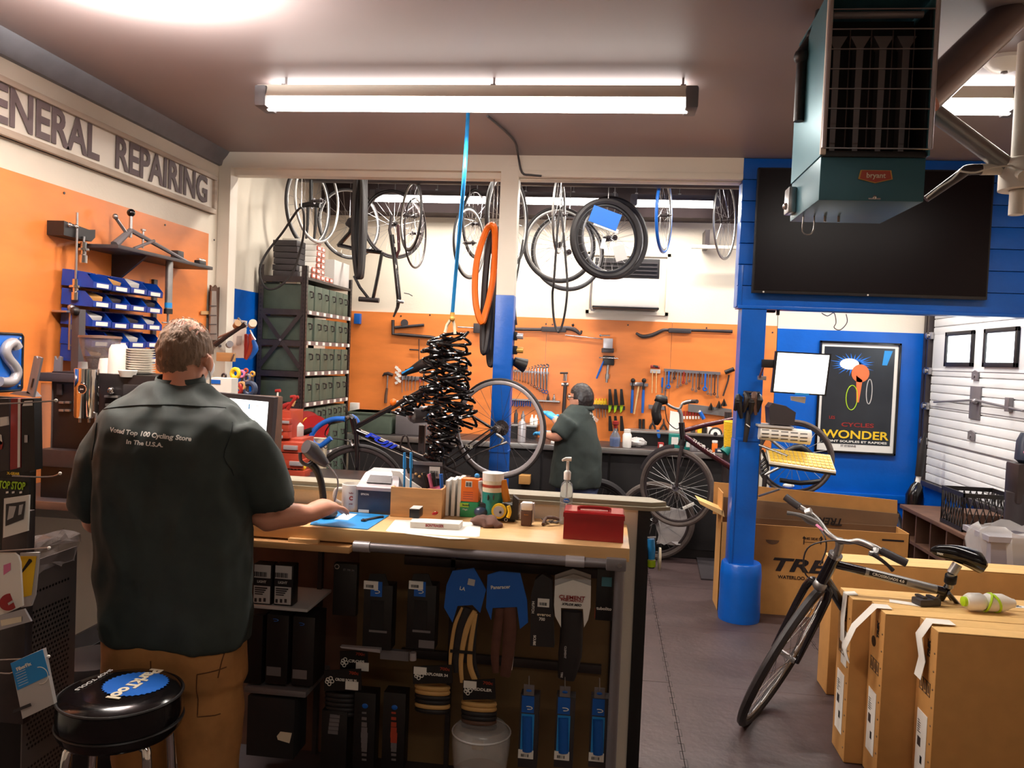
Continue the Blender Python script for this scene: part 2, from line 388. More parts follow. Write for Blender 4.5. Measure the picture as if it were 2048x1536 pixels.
for (x, y) in ((1952, 752), (1944, 872)):
    p = PX(x, y, XR-.072); h = B(); h.prism([p+V(0, .05, -.03), p+V(0, -.05, -.03), p+V(0, -.05, .03), p+V(0, 0, .045), p+V(0, .05, .03)], (-.012, 0, 0)); h.cyl(p, p-V(.02, 0, 0), .012); h.o('hinge', 'grey_metal', gd)
a, b = PX(1945, 772, XR-.072), PX(1958, 840, XR-.072); lk = B(); lk.box((XR-.08, min(a.y, b.y)-.01, b.z), (XR-.066, max(a.y, b.y)+.02, a.z), .003); lk.ball(PX(1950, 803, XR-.1), .025); lk.o('lock_plate', 'grey_metal', gd)
lb = B(); lb.tube([PX(1868, 804, XR-.09), PX(1950, 800, XR-.1), PX(2030, 818, XR-.09), PX(2047, 822, XR-.09)], .009); lb.o('lock_bar', 'grey_metal', gd)
struct('door_rod_bracket', B().box((XR-.1, 6.0, 1.44), (XR-.066, 6.06, 1.54), .004), 'grey_metal', gd)
# wooden base cabinet run under the garage door : open shelf unit is a thing of its own further down
slab('baseboard_left', (XL, 1.4, 0), (XL+.015, YP, .1), 'trim_grey')
# ================================================================ BIG THINGS OF THE SHOP
# ---- fluorescent fixtures
def fixture(name, label, x0, x1, y, z, tube_r=.022, up=True, group=None, body='white_paint', w=.14, h=.06):
    t = thing(name, label, 'light', ((x0+x1)/2, y, z), group)
    b = B(); b.prism([(x0, y-w/2, z), (x0, y+w/2, z), (x0, y+w*.35, z+h), (x0, y-w*.35, z+h)], (x1-x0, 0, 0)); b.o('housing', body, t)
    B().cyl((x0+.04, y, z-.018), (x1-.04, y, z-.018), .036, n=20).o('diffuser_tube', 'tube_glow', t)
    for x in (x0, x1-.05): B().box((x-.005, y-w*.52, z-.05), (x+.055, y+w*.52, z+h*.9), .012).o('end_cap', 'trim_grey', t)
    for k in (.06, .55, .97):
        x = x0+(x1-x0)*k; b = B(); b.box((x-.012, y-.03, z+h), (x+.012, y+.03, z+h+.012)); b.cyl((x, y, z+h), (x, y, max(z+h+.005, ZC if y < YP else 3.45)), .006); b.o('hanger', 'steel', t)
    return t
L0, L1 = PZ(522, 208, 2.9), PZ(1394, 205, 2.9)
fixture('fluorescent_light', 'long fluorescent strip light hanging from the ceiling in the middle of the shop', L0.x, L1.x, L0.y, 2.92)
fixture('fluorescent_light', 'fluorescent strip light partly hidden behind the teal unit heater', 1.18, PZ(2033, 212, 2.9).x+.02, L0.y, 2.92)
for i, (a, b, lb) in enumerate(((742, 985, 'bright bare tube light under the workshop ceiling left of the white post'), (1040, 1235, 'bright bare tube light under the workshop ceiling right of the white post'), (1262, 1438, 'bright bare tube light under the workshop ceiling nearest the blue header'))):
    p, q = PY(a, 391+i*5, 7.15), PY(b, 395+i*5, 7.15)
    fixture('fluorescent_light', lb, p.x, q.x, 7.15, p.z, h=.05, body='grey_metal', w=.1)
    area('workshop_tube_light', ((p.x+q.x)/2, 7.15, p.z-.058), q.x-p.x-.1, .05, 20, (math.radians(-14), 0, 0))
t = thing('ceiling_lamp', 'glowing bowl ceiling lamp near the left wall above the counter', 'light', (-1.75, 2.68, 2.9))
B().lathe([(.001, 2.895), (.07, 2.9), (.085, 2.91), (.085, 2.92), (.001, 2.925)], (-1.75, 2.68, 0)).o('bowl', 'tube_glow', t)
B().cyl((-1.75, 2.68, 2.92), (-1.75, 2.68, 3.03), .015).o('rod', 'steel', t)
# ---- TV
a, b = PY(1503, 586, YP-.06), PY(1988, 345, YP-.06)
t = thing('television', 'large black flat television mounted on the blue header', 'television', ((a.x+b.x)/2, YP-.05, a.z))
B().box((a.x, YP-.075, a.z), (b.x, YP-.03, b.z+.01), .006).o('housing', 'black', t)
B().box((a.x+.012, YP-.079, a.z+.02), (b.x-.012, YP-.074, b.z-.002)).o('screen', 'tv_glass', t)
B().box((a.x+.3, YP-.03, a.z+.2), (b.x-.3, YP-.001, b.z-.2)).o('wall_mount', 'dark_steel', t)
for q in (.05, .5): 
    p = V(a.x+(b.x-a.x)*q, YP-.078, a.z+.008); B().ball(p, .006, 8).o('indicator', 'paper', t)
# ---- unit heater
t = thing('unit_heater', 'teal metal gas unit heater with a wire guard hanging at the ceiling', 'heater', (.88, 3.1, 2.3))
HY = 2.90; D = .44; sk = .05
f = [PY(1637, 400, HY), PY(1847, 409, HY), PY(1853, 315, HY), PY(1640, 312, HY)]
hx0, hx1, hz0, hz1 = f[0].x, f[1].x, f[0].z, f[3].z; hzt = PY(1665, 5, HY).z
B().box((hx0, HY, hz0), (hx1, HY+D, hz1), .004).o('burner_box', 'teal_dark', t)
sh = B()
sh.prism([(hx0-.004, HY-.02, hz1), (hx0-.004, HY+D, hz1), (hx0-.004, HY+D, hzt-.12), (hx0-.004, HY+.2, hzt+.02), (hx0-.004, HY-.02, hzt+.04)], (.006, 0, 0))
sh.prism([(hx1-.002, HY-.02, hz1), (hx1-.002, HY+D, hz1), (hx1-.002, HY+D, hzt+.02), (hx1-.002, HY-.02, hzt+.04)], (.006, 0, 0))
sh.box((hx0, HY+D-.01, hz1), (hx1, HY+D, hzt)); sh.box((hx0, HY-.01, hzt+.02), (hx1, HY+D, hzt+.03))
sh.o('side_shell', 'teal_metal', t)
B().box((hx0+.003, HY-.012, hz1-.004), (hx1-.003, HY+.1, hz1+.016), .003).o('front_lip', 'black', t)
B().box((hx0+.01, HY+.16, hz1), (hx1-.01, HY+.2, hzt)).o('inner_back', 'matte_black', t)
for i in range(4):
    x = hx0+.06+i*.078; b = B(); b.prism([(x-.034, HY+.1, hzt-.075), (x+.034, HY+.1, hzt-.075), (x+.012, HY+.1, hzt-.115), (x+.009, HY+.1, hz1+.02), (x-.009, HY+.1, hz1+.02), (x-.012, HY+.1, hzt-.115)], (0, .05, 0)); b.o('burner_tube', 'grey_metal', t)
g = B(); r = .004
zt = hzt+.035; R = .03
fr = [(hx0, HY-.03, hz1+.02), (hx0, HY-.03, zt-R), (hx0+R*.3, HY-.03, zt-R*.3), (hx0+R, HY-.03, zt), (hx1-R, HY-.03, zt), (hx1-R*.3, HY-.03, zt-R*.3), (hx1, HY-.03, zt-R), (hx1, HY-.03, hz1+.02)]
g.tube(fr, .008); g.o('guard_frame', 'silver_paint', t)
g = B()
for i in range(8): z = hz1+.02+i*.0665; g.cyl((hx0, HY-.03, z), (hx1, HY-.03, z), .0027, n=6)
g.o('guard_wires', 'steel', t)
g = B()
for i in range(1, 5): x = hx0+(hx1-hx0)*i/5; g.cyl((x, HY-.026, hz1+.02), (x, HY-.026, hzt-.1), .002, n=6)
g.o('guard_uprights', 'dark_steel', t)
B().cyl((hx0+.02, HY+.02, hzt-.035), (hx1-.03, HY+.02, hzt-.035), .012).o('top_rod', 'grey_metal', t)
B().box((hx0-.008, HY-.026, hz1), (hx0+.01, HY-.01, hzt+.02), .002).o('corner_edge', 'white_paint', t)
B().box((hx1-.012, HY, hz1+.02), (hx1-.004, HY+.16, hzt-.02)).o('inner_lining', 'black', t)
bx_ = (hx0+hx1)/2+.01; bz = (hz0+hz1)/2+.01
pl = [(bx_-.056, bz-.012), (bx_, bz-.026), (bx_+.056, bz-.012), (bx_+.05, bz+.018), (bx_-.05, bz+.018)]
bd = B().prism([(x, HY-.002, z) for x, z in pl], (0, -.004, 0)).o('badge', 'gold', t)
B().prism([(bx_+(x-bx_)*.92, HY-.005, bz+(z-bz)*.9) for x, z in pl], (0, -.002, 0)).o('badge_field', 'red_orange', bd)
text('bryant', (bx_, HY-.008, bz-.001), (1, 0, 0), (0, 0, 1), .017, 'cream_plastic', bd, bold=.02)
k = B(); k.box((bx_-.02, HY-.006, hz0+.004), (bx_+.02, HY, hz0+.009)); k.ball((bx_, HY-.006, hz0+.012), .007, 8); k.o('latch', 'chrome', t)
k = B(); k.tube([(hx0+.02, HY+.3, hz0), (hx0+.02, HY+.3, hz0-.06), (hx0+.045, HY+.3, hz0-.07), (hx0+.06, HY+.3, hz0-.05), (hx0+.06, HY+.3, hz0)], .003, 6, sm=3)
k.cyl((hx0+.1, HY+.3, hz0), (hx0+.1, HY+.3, hz0-.022), .005); k.cyl((hx0+.15, HY+.3, hz0), (hx0+.15, HY+.3, hz0-.022), .005); k.o('wire_loop', 'alu', t)
k = B(); k.box((hx0-.03, HY+D-.1, hz0+.02), (hx0, HY+D-.02, hz0+.12), .006); k.ball((hx0-.03, HY+D-.06, hz0+.05), .014, 10); k.o('gas_valve', 'steel', t)
k = B(); k.tube([(hx0-.02, HY+.28, hz1+.2), (hx0-.02, HY+.28, hzt-.2), (hx0-.02, HY+.28, hzt-.06), (hx0+.03, HY+.28, hzt+.02), (hx0+.04, HY+.28, ZC)], .02, 10); k.ball((hx0-.02, HY+.28, hzt-.08), .032, 10); k.ball((hx0+.02, HY+.28, hzt-.0), .03, 10); k.o('gas_pipe', 'black', t)
for x in (hx0+.05, hx1-.05): B().cyl((x, HY+.18, hzt+.02), (x, HY+.18, ZC), .006).o('hanging_rod', 'steel', t)
# ---- flue, braces and standpipe at the right
t = thing('flue_pipe', 'dark shiny round flue pipe slanting up from the unit heater', 'pipe', (1.3, 3.25, 2.8))
p0, p1 = PY(1880, 165, 3.2), PY(2040, 12, 3.2)
B().cyl(p0-(p1-p0)*.2, p1, .068, n=24).o('pipe', 'duct', t)
B().cyl(p1-(p1-p0)*.08, p1+(p1-p0)*.02, .071, n=24).o('seam_band', 'alu', t)
B().cyl(p1, p1+V(.4, 0, .02), .068, n=24).o('elbow', 'duct', t)
t = thing('brace_pipe', 'thin silver pipe slanting down from the heater to the white standpipe', 'pipe', (1.3, 3.5, 2.6))
B().cyl(PY(1865, 222, 3.5), PY(2030, 345, 3.5), .035, n=16).o('pipe', 'alu', t)
t = thing('standpipe', 'white painted vertical pipe with a wide collar at the right edge', 'pipe', (1.9, 3.5, 2.6))
pc = PY(2046, 200, 3.5)
B().cyl((pc.x+.015, 3.5, 2.44), (pc.x+.015, 3.5, ZC), .045, n=20).o('pipe', 'white_paint', t)
B().lathe([(.05, 2.44), (.085, 2.44), (.085, 2.53), (.07, 2.56), (.05, 2.57)], (pc.x+.015, 3.5, 0), n=24).o('collar', 'white_paint', t)
k = B(); k.cyl((pc.x+.0, 3.5, 2.34), (pc.x+.0, 3.5, 2.44), .028); k.cyl(PY(1962, 339, 3.5), PY(2047, 338, 3.5), .023); k.cyl(PY(2033, 345, 3.47), PY(2047, 352, 3.4), .02); k.ball(PY(2036, 352, 3.47), .022, 10); k.o('tee_fitting', 'white_paint', t)
B().tube([PY(2047, 330, 3.45), PY(1990, 334, 3.45), PY(1950, 345, 3.46), PY(1918, 342, 3.48)], .004, 6, sm=4).o('cable', 'white_paint', t)
t = thing('cable_boom', 'dark tubular arm with a wire along it in front of the television', 'bracket', (1.6, 3.5, 2.4))
B().tube([PY(1962, 339, 3.5), PY(1935, 340, 3.5), PY(1920, 350, 3.5), PY(1852, 398, 3.5)], [.022, .022, .02, .014], 12, sm=3).o('tube', 'dark_steel', t)
B().tube([PY(1922, 338, 3.46), PY(1905, 358, 3.46), PY(1880, 374, 3.46), PY(1853, 396, 3.46)], .0035, 6, sm=3).o('wire', 'white_plastic', t)
t = thing('smoke_detector', 'round white smoke detector on the ceiling beside the flue pipe', 'smoke detector', PZ(2010, 118, ZC))
c = PZ(2010, 118, ZC); B().lathe([(.02, -.0), (.085, 0), (.085, -.015), (.07, -.03), (.05, -.045), (.03, -.052), (.005, -.055)], c).o('base', 'white_plastic', t); B().lathe([(.012, -.05), (.014, -.06), (.003, -.064)], c).o('sensor', 'grey_metal', t)
# electrical conduit/cable from the fixture and blue air line
t = thing('ceiling_cable', 'black cable running along the ceiling from the strip light to the beam', 'cable', PZ(1000, 260, ZC))
B().tube([PZ(975, 232, ZC-.01), PZ(1010, 262, ZC-.01), PZ(1030, 285, ZC-.01), PZ(1036, 310, ZC-.012), PY(1044, 345, YP-.02), PY(1062, 350, YP-.02), PY(1083, 352, YP-.02)], .007, 6, sm=4).o('cable', 'charcoal', t)
t = thing('air_hose', 'blue air hose hanging straight down from the ceiling light to the coiled hoses', 'hose', PY(905, 630, 4.7))
hp = [PZ(936, 228, ZC-.004), PY(930, 330, 4.15), PY(922, 430, 4.3), PY(912, 540, 4.55), PY(905, 625, 4.68)]
B().tube(hp, .011, 10, sm=4).o('hose', 'sky_blue', t)
e = PY(905, 625, 4.68); k = B(); k.cyl(e, e-V(0, 0, .03), .014); k.ball(e-V(0, 0, .035), .018, 10); k.o('fitting', 'gold', t)
k = B(); k.tube([e-V(0, 0, .03), PY(894, 650, 4.7), PY(890, 665, 4.7)], .009, 8); k.tube([e-V(0, 0, .03), PY(908, 648, 4.7), PY(910, 668, 4.7)], .009, 8); k.o('split_line', 'cream_plastic', t)
# ---- GENERAL REPAIRING sign on the left wall
a, b = PX(427, 425, XL+.02), PX(427, 354, XL+.02)
t = thing('sign_board', 'long weathered white sign board reading GENERAL REPAIRING on the left wall', 'sign', (XL, 4, 2.7))
y1 = a.y; z0, z1 = PX(200, 345, XL+.02).z, PX(200, 246, XL+.02).z; y0 = PX(0, 200, XL).y-1.0
B().box((XL+.002, y0, z0), (XL+.025, y1, z1)).o('board', 'white_paint', t)
fr = B()
for (c, d) in (((y0, z0), (y1, z0+.035)), ((y0, z1-.03), (y1, z1)), ((y1-.035, z0+.035), (y1, z1-.03))): fr.box((XL+.002, c[0], c[1]), (XL+.045, d[0], d[1]), .006)
mat('frame_weathered', (176, 158, 140), .7, noise=.18, scale=6, stretch=(1, .5, 5)); fr.o('frame', 'frame_weathered', t)
mat('sign_ink', (98, 84, 84), .7, noise=.12, scale=12)
def pz(x, y): return PX(x, y, XL+.03)
gL, gR = pz(-78, 180).y, pz(198, 290).y; rL, rR = pz(231, 310).y, pz(414, 385).y; zc = (z0+z1)/2+.002
for s_, l_, r_ in (('GENERAL', gL, gR), ('REPAIRING', rL, rR)):
    text(s_, (XL+.029, (l_+r_)/2, zc), (0, 1, 0), (0, 0, 1), .17, 'sign_ink', t, bold=.035, width=r_-l_, ext=.002)
# ---- small blue sign with raised grey letters
p0, p1 = PX(0, 775, XL+.22), PX(53, 668, XL+.22); yy = PX(53, 720, XL+.22).y; zz0, zz1 = PX(30, 782, XL+.22).z, PX(30, 668, XL+.22).z
t = thing('metal_sign', 'blue metal sign with raised grey letters at the left edge of the photo', 'sign', (XL+.2, yy-.2, zz0))
sb = B().box((XL+.19, yy-.42, zz0), (XL+.2, yy, zz1), .003).o('plate', 'label_blue', t)
b = B(); b.tube([(XL+.2, yy-.42, zz0), (XL+.2, yy-.008, zz0), (XL+.2, yy, zz0+.01), (XL+.2, yy, zz1-.01), (XL+.2, yy-.008, zz1), (XL+.2, yy-.42, zz1)], .006, 8); b.o('rim', 'black', t)
sz = (zz0+zz1)/2
def serp(y, z, s): return [(XL+.214, y+q*s, z+w_*s) for q, w_ in ((.42, .75), (.2, 1), (-.2, .9), (-.4, .55), (-.2, .2), (.2, -.15), (.42, -.5), (.2, -.9), (-.25, -1), (-.75, -.95))]
B().tube(serp(yy-.085, sz, .085), .022, 10, sm=4).o('raised_letter', 'silver_paint', t)
B().tube([(XL+.214, yy-.27, sz+.085), (XL+.214, yy-.27, sz-.085), (XL+.214, yy-.17, sz-.085)], .02, 10).o('raised_letter', 'silver_paint', t)
for z in (zz0+.02, zz1-.02): B().ball((XL+.203, yy-.02, z), .007, 8).o('screw', 'steel', t)
# ---- bracket shelf with tools on the left wall
def L(x, y, d=0): return PX(x, y, XL+d)
t = thing('wall_shelf', 'small dark triangular bracket shelf on the left orange panel', 'shelf', L(260, 500))
s0, s1 = L(150, 487).y, L(352, 515).y; sz = L(250, 505, .1).z
B().box((XL+.012, s0, sz-.012), (XL+.24, s1+.02, sz+.008), .003).o('shelf_board', 'charcoal', t)
B().prism([(XL+.014, L(218, 548).y, sz-.012), (XL+.22, L(218, 548).y, sz-.012), (XL+.014, L(218, 548).y, sz-.18)], (0, .02, 0)).o('bracket', 'charcoal', t)
t = thing('truing_jig', 'grey cast metal alignment tool standing on the dark wall shelf', 'tool', V(XL+.12, (s0+s1)/2, sz))
b = B(); ym = L(248, 440, .1).y
b.tube([(XL+.14, s0+.12, sz+.02), (XL+.14, ym, sz+.12)], [.022, .014], 8); b.tube([(XL+.14, s1-.06, sz+.012), (XL+.14, ym, sz+.12)], [.01, .014], 8); b.tube([(XL+.17, s0+.25, sz+.02), (XL+.17, ym+.18, sz+.09)], .009, 8); b.o('arms', 'grey_metal', t)
b = B(); b.cyl((XL+.14, ym, sz+.08), (XL+.14, ym, sz+.2), .009); b.cyl((XL+.14, ym+.12, sz+.04), (XL+.14, ym+.12, sz+.14), .006); b.cyl((XL+.14, ym-.13, sz+.16), (XL+.14, ym-.04, sz+.1), .009); b.ball((XL+.14, ym-.14, sz+.17), .015, 10); b.cyl((XL+.14, ym+.12, sz+.135), (XL+.14, ym+.12, sz+.145), .014); b.o('screws', 'steel', t)
B().ball((XL+.14, ym, sz+.215), .022, 12).o('knob', 'black_gloss', t)
t = thing('tool_block', 'small black block of tool parts at the end of the dark wall shelf', 'tool', V(XL+.1, s1-.05, sz+.008))
B().box((XL+.06, s1-.17, sz+.008), (XL+.11, s1-.1, sz+.085), .006).o('cup', 'charcoal', t)
B().box((XL+.16, s1-.07, sz+.008), (XL+.2, s1+.01, sz+.04), .005).o('clamp_body', 'black', t); B().cyl((XL+.18, s1-.06, sz+.045), (XL+.18, s1+.02, sz+.045), .01).o('clamp_bar', 'chrome', t)
t = thing('tool_holder', 'black curved wooden tool holder on the orange panel with steel headset tools', 'tool holder', L(140, 463))
h0, h1 = L(108, 460, .05).y, L(172, 465, .05).y; hz_ = L(140, 463, .05).z
B().prism([(XL+.012, h0, hz_-.035), (XL+.012, h1-.03, hz_-.035), (XL+.012, h1, hz_-.01), (XL+.012, h1, hz_+.03), (XL+.012, h1-.05, hz_+.022), (XL+.012, h0, hz_+.035)], (.09, 0, 0)).o('block', 'black', t)
for y_ in (.035, .085): B().ball((XL+.105, h0+y_, hz_+.02), .014, 12).o('steel_ball', 'chrome', t)
def press(name, label, y, zt, zb_, disc):
    t = thing(name, label, 'tool', (XL+.1, y, zb_)); B().cyl((XL+.11, y, zt), (XL+.11, y, zb_), .006).o('rod', 'steel', t)
    pr_ = [(.002, 0), (.014, 0), (.014, .03), (.01, .032), (.01, .045), (.022, .048), (.022, .056), (.012, .058), (.012, .08)]
    B().lathe([(r_*1.35, h_*1.3+zb_) for r_, h_ in pr_], (XL+.11, y, 0), n=16).o('cups', 'chrome', t)
press('headset_press', 'long thin steel press rod hanging left on the black tool holder', h0+.085, hz_+.09, L(128, 598, .1).z, 1)
press('headset_press', 'short steel press with flared cups hanging right on the black tool holder', h0+.14, hz_-.02, L(148, 523, .1).z, 1)
t = thing('floor_pump', 'silver floor pump hanging below the end of the wall shelf', 'pump', L(338, 560, .2))
py_ = L(338, 560, .2).y; B().cyl((XL+.2, py_, sz-.012), (XL+.2, py_, L(338, 618, .2).z), .021, n=16).o('barrel', 'alu', t)
B().cyl((XL+.2, py_, L(338, 618, .2).z), (XL+.2, py_, L(338, 628, .2).z), .025, n=16).o('end_cap', 'black', t)
B().cyl((XL+.2, py_, L(338, 628, .2).z), (XL+.2, py_, L(338, 646, .2).z), .007).cyl((XL+.2, py_-.06, L(338, 646, .2).z), (XL+.2, py_+.02, L(338, 646, .2).z), .004).o('foot_bar', 'steel', t)
B().lathe([(.0215, 0), (.0215, .03)], (XL+.2, py_, L(338, 616, .2).z)).o('label_band', 'sky_blue', t)
t = thing('spoke_rule', 'thin steel arm tool hanging on the orange panel left of the bins', 'tool', L(140, 660, .05))
b = B(); yq = L(141, 650, .08).y; b.cyl((XL+.08, yq, L(141, 622, .08).z), (XL+.08, yq, L(141, 700, .08).z), .01); b.box((XL+.02, yq-.06, L(141, 622, .08).z-.01), (XL+.1, yq+.12, L(141, 622, .08).z), .002); b.ball((XL+.09, yq-.01, L(141, 618, .08).z+.006), .02, 10); b.o('arm', 'steel', t)
# ---- blue bins on a rail
t0 = thing('bin_rail', 'dark rail on the left orange panel that carries the blue parts bins', 'rail', L(240, 640))
for x in (200, 298):
    B().box((XL+.012, L(x, 600).y, L(x, 720).z), (XL+.03, L(x, 600).y+.04, L(x, 558).z), .002).o('upright', 'charcoal', t0)
bin0 = None; rows = ((570, 0), (605, .003), (641, 0), (677, 0), (708, 0))
by0, by1 = L(170, 570, .16).y, L(313, 590, .16).y; bw = (by1-by0)/4
words = ['top row', 'second row', 'third row', 'fourth row', 'bottom row']; cols = ['nearest the camera', 'second from the camera', 'third from the camera', 'farthest from the camera']
for r_, (yp_, _) in enumerate(rows):
    z_ = L(240, yp_+6, .1).z-.02
    for c_ in range(4):
        y_ = by0+bw*(c_+.5); x_ = XL+.03
        lb = 'blue plastic parts bin, %s of the rack, %s' % (words[r_], cols[c_])
        if bin0 is None:
            bin0 = t = thing('parts_bin', lb, 'bin', (0, 0, 0), 'blue parts bins on the left wall')
            w2 = bw/2-.003; b = B(); d = .17; h = .075
            b.box((0, -w2, 0), (d, w2, .004)); b.box((0, -w2, 0), (.004, w2, h))
            for s_ in (-1, 1): b.prism([(0, s_*w2, 0), (d, s_*w2, 0), (d, s_*w2, .032), (d-.045, s_*w2, h), (0, s_*w2, h)], (0, -s_*.003, 0))
            b.box((d-.004, -w2, 0), (d, w2, .032)); b.box((0, -w2, h), (.05, w2, h+.006)); b.o('tray', 'bin_blue', t)
            B().box((d, -w2*.62, .006), (d+.0015, w2*.62, .026)).o('label_card', 'paper', t)
            t.location = (x_, y_, z_); t.rotation_euler = (0, .06, 0)
        else: t = dup(bin0, loc=(x_, y_, z_), rot=(0, .06+random.uniform(-.02, .02), 0), label=lb)
        if (r_*4+c_) % 3 != 0: tag(B().obox((x_+.09, y_, z_+.045), (.1, bw*.6, .03), (random.uniform(-.2, .2), .3, random.uniform(-.3, .3)), .004).o('spare_part_packet', random.choice(['paper_grey', 'charcoal', 'cardboard']), None), 'spare part packet in the blue bin of the %s, %s' % (words[r_], cols[c_]), 'packet', 'packets in the blue bins')
# ---- reference screens: back-left coffee corner is in 40.py
# ================================================================ WORKSHOP AT THE BACK
def W(x, y, d=.02): return PY(x, y, YW-.012-d)
# ---- steel shelf unit with green parts drawers facing the aisle
SX0, SX1, SY0, SY1, SZ = -2.72, -2.335, 6.0, 7.12, 2.32
t = thing('steel_shelving', 'tall dark slotted steel shelf unit full of green boxes left in the workshop', 'shelving', (-2.53, 6.5, 0))
for x in (SX0, SX1):
    for y in (SY0, SY1):
        sx = 1 if x == SX0 else -1; sy = 1 if y == SY0 else -1; b = B()
        b.box((x, y, 0), (x+sx*.04, y+sy*.004, SZ+(.0))); b.box((x, y, 0), (x+sx*.004, y+sy*.04, SZ))
        p = b.o('slotted_post', 'dark_steel', t); b = B()
        for k in range(44): z = .9+k*.032; b.box((x+sx*.014, y-sy*.0015, z), (x+sx*.026, y, z+.014)); b.box((x-sx*.0015, y+sy*.014, z), (x, y+sy*.026, z+.014))
        b.o('slots', 'black', p, kind='stuff')
lev = [2.235, 1.98, 1.74, 1.50, 1.255, 1.09, .82, .55]
for z in lev:
    B().box((SX0+.005, SY0+.005, z-.02), (SX1-.003, SY1-.005, z)).o('shelf', 'dark_steel', t)
    B().box((SX0+.03, SY0-.003, z-.045), (SX1-.03, SY0+.004, z)).o('front_rail', 'dark_steel', t)
for (a, b_) in ((((SX0+.03, SY0-.004, 1.95)), (SX1-.03, SY0-.004, 1.53)), ((SX1-.03, SY0-.006, 1.95), (SX0+.03, SY0-.006, 1.53))):
    a = V(*a); b_ = V(*b_); d = (b_-a).normalized(); s_ = d.cross(V(0, 1, 0))*.016; B().prism([a-s_, b_-s_, b_+s_, a+s_], (0, -.003, 0)).o('cross_brace', 'dark_steel', t)
B().cyl((SX0/2+SX1/2, SY0-.012, 1.74), (SX0/2+SX1/2, SY0, 1.74), .01, n=8).o('bolt', 'steel', t)
d0 = None; rn = random.Random(3)
heights = {1: (1.98, 2.18, 6), 2: (1.74, 1.925, 6), 3: (1.50, 1.685, 6), 4: (1.255, 1.445, 6), 5: (1.09, 1.195, 8), 6: (.82, 1.03, 5), 7: (.55, .76, 6)}
nm = {1: 'top row', 2: 'second row', 3: 'third row', 4: 'fourth row', 5: 'fifth row', 6: 'sixth row', 7: 'bottom row'}
for r_, (z0, z1, n) in heights.items():
    wd = (SY1-SY0-.1)/n
    for k in range(n):
        y = SY0+.05+wd*k; w_ = wd*.94
        t = thing('storage_box', 'green steel parts box in the %s of the shelving, %s from the camera' % (nm[r_], ['nearest', 'second', 'third', 'fourth', 'fifth', 'sixth', 'seventh', 'eighth'][k]), 'box', (SX1-.2, y+w_/2, z0), 'green boxes in the steel shelving')
        pull = rn.uniform(-.012, .004)
        B().box((SX0+.01, y, z0+.002), (SX1-.006+pull, y+w_, z1), .003).o('body', 'box_green', t)
        xx = SX1-.006+pull; zc = z0+(z1-z0)*.68
        b = B(); b.tube([(xx, y+w_*.42, zc+.012), (xx+.018, y+w_*.42, zc+.01), (xx+.018, y+w_*.62, zc+.008), (xx+.018, y+w_*.62, zc-.03), (xx, y+w_*.62, zc-.032)], .006, 6); b.o('pull', 'dark_steel', t)
# label strips below each row of drawers
for r_, (z0, z1, n) in heights.items():
    t = thing('label_strip', 'strip of grey and white drawer labels under the %s of green boxes' % nm[r_], 'label', (SX1, 6.5, z0-.02), 'label strips on the steel shelving')
    B().box((SX1-.002, SY0+.04, z0-.034), (SX1+.003, SY1-.04, z0)).o('strip', 'grey_metal', t)
    for k in range(n+1): y = SY0+.07+(SY1-SY0-.16)*k/n; B().box((SX1+.003, y, z0-.03), (SX1+.006, y+.05, z0-.004)).o('label_card', 'paper', t)
# things on top of the shelving
t = None; i = 0
for (yy_, n) in ((6.17, 2), (6.27, 7), (6.37, 6), (6.48, 1), (6.58, 1)):
    for k in range(n):
        z = SZ-.083+k*.046 if False else SZ+.0+k*.046-.083
        lb = 'white and red carton on the shelving, %s in its pile' % ['bottom', 'second', 'third', 'fourth', 'fifth', 'sixth', 'top'][k] + (', pile %s' % ['nearest', 'second', 'third', 'fourth', 'fifth'][i])
        t = thing('tube_carton', lb, 'box', (SX1-.15, yy_, z), 'white and red cartons on the shelving')
        B().box((SX1-.3, yy_-.045, z), (SX1-.02+rn.uniform(-.01, .01), yy_+.045, z+.044), .002).o('carton', 'paper', t)
        B().box((SX1-.012, yy_-.04, z+.004), (SX1-.0075, yy_+.04, z+.04)).o('red_panel', 'red_orange', t); B().box((SX1-.0075, yy_-.024, z+.011), (SX1-.005, yy_+.024, z+.033)).o('white_panel', 'paper', t)
    i += 1
t = thing('dark_carton', 'stack of dark cartons behind the red and white ones on the shelving', 'box', (SX0+.12, 6.2, SZ-.08)); 
for k in range(6): B().obox((SX0+.18, 6.22, SZ-.06+k*.048), (.2, .3, .044), (0, 0, rn.uniform(-.06, .06)), .002).o('carton', 'charcoal', t)
t = thing('grey_box', 'grey storage box at the far end of the shelving top', 'box', (SX1-.18, 6.85, SZ-.083)); B().box((SX1-.36, 6.68, SZ-.083), (SX1-.02, 7.08, SZ+.13), .004).o('body', 'paper_grey', t)
t = thing('yellow_tin', 'small yellow and black tin on the upper shelf of the shelving', 'tin', (SX0+.1, 6.05, lev[1]+.2))
B().box((SX0+.05, 6.02, lev[1]+.2), (SX0+.13, 6.1, lev[1]+.25), .003).o('tin', 'black', t); B().box((SX0+.05, 6.018, lev[1]+.21), (SX0+.1, 6.021, lev[1]+.24)).o('label', 'yellow', t); B().box((SX0+.2, 6.02, lev[1]+.2), (SX0+.3, 6.1, lev[1]+.24), .003).o('cream_tin', 'cream_plastic', t)
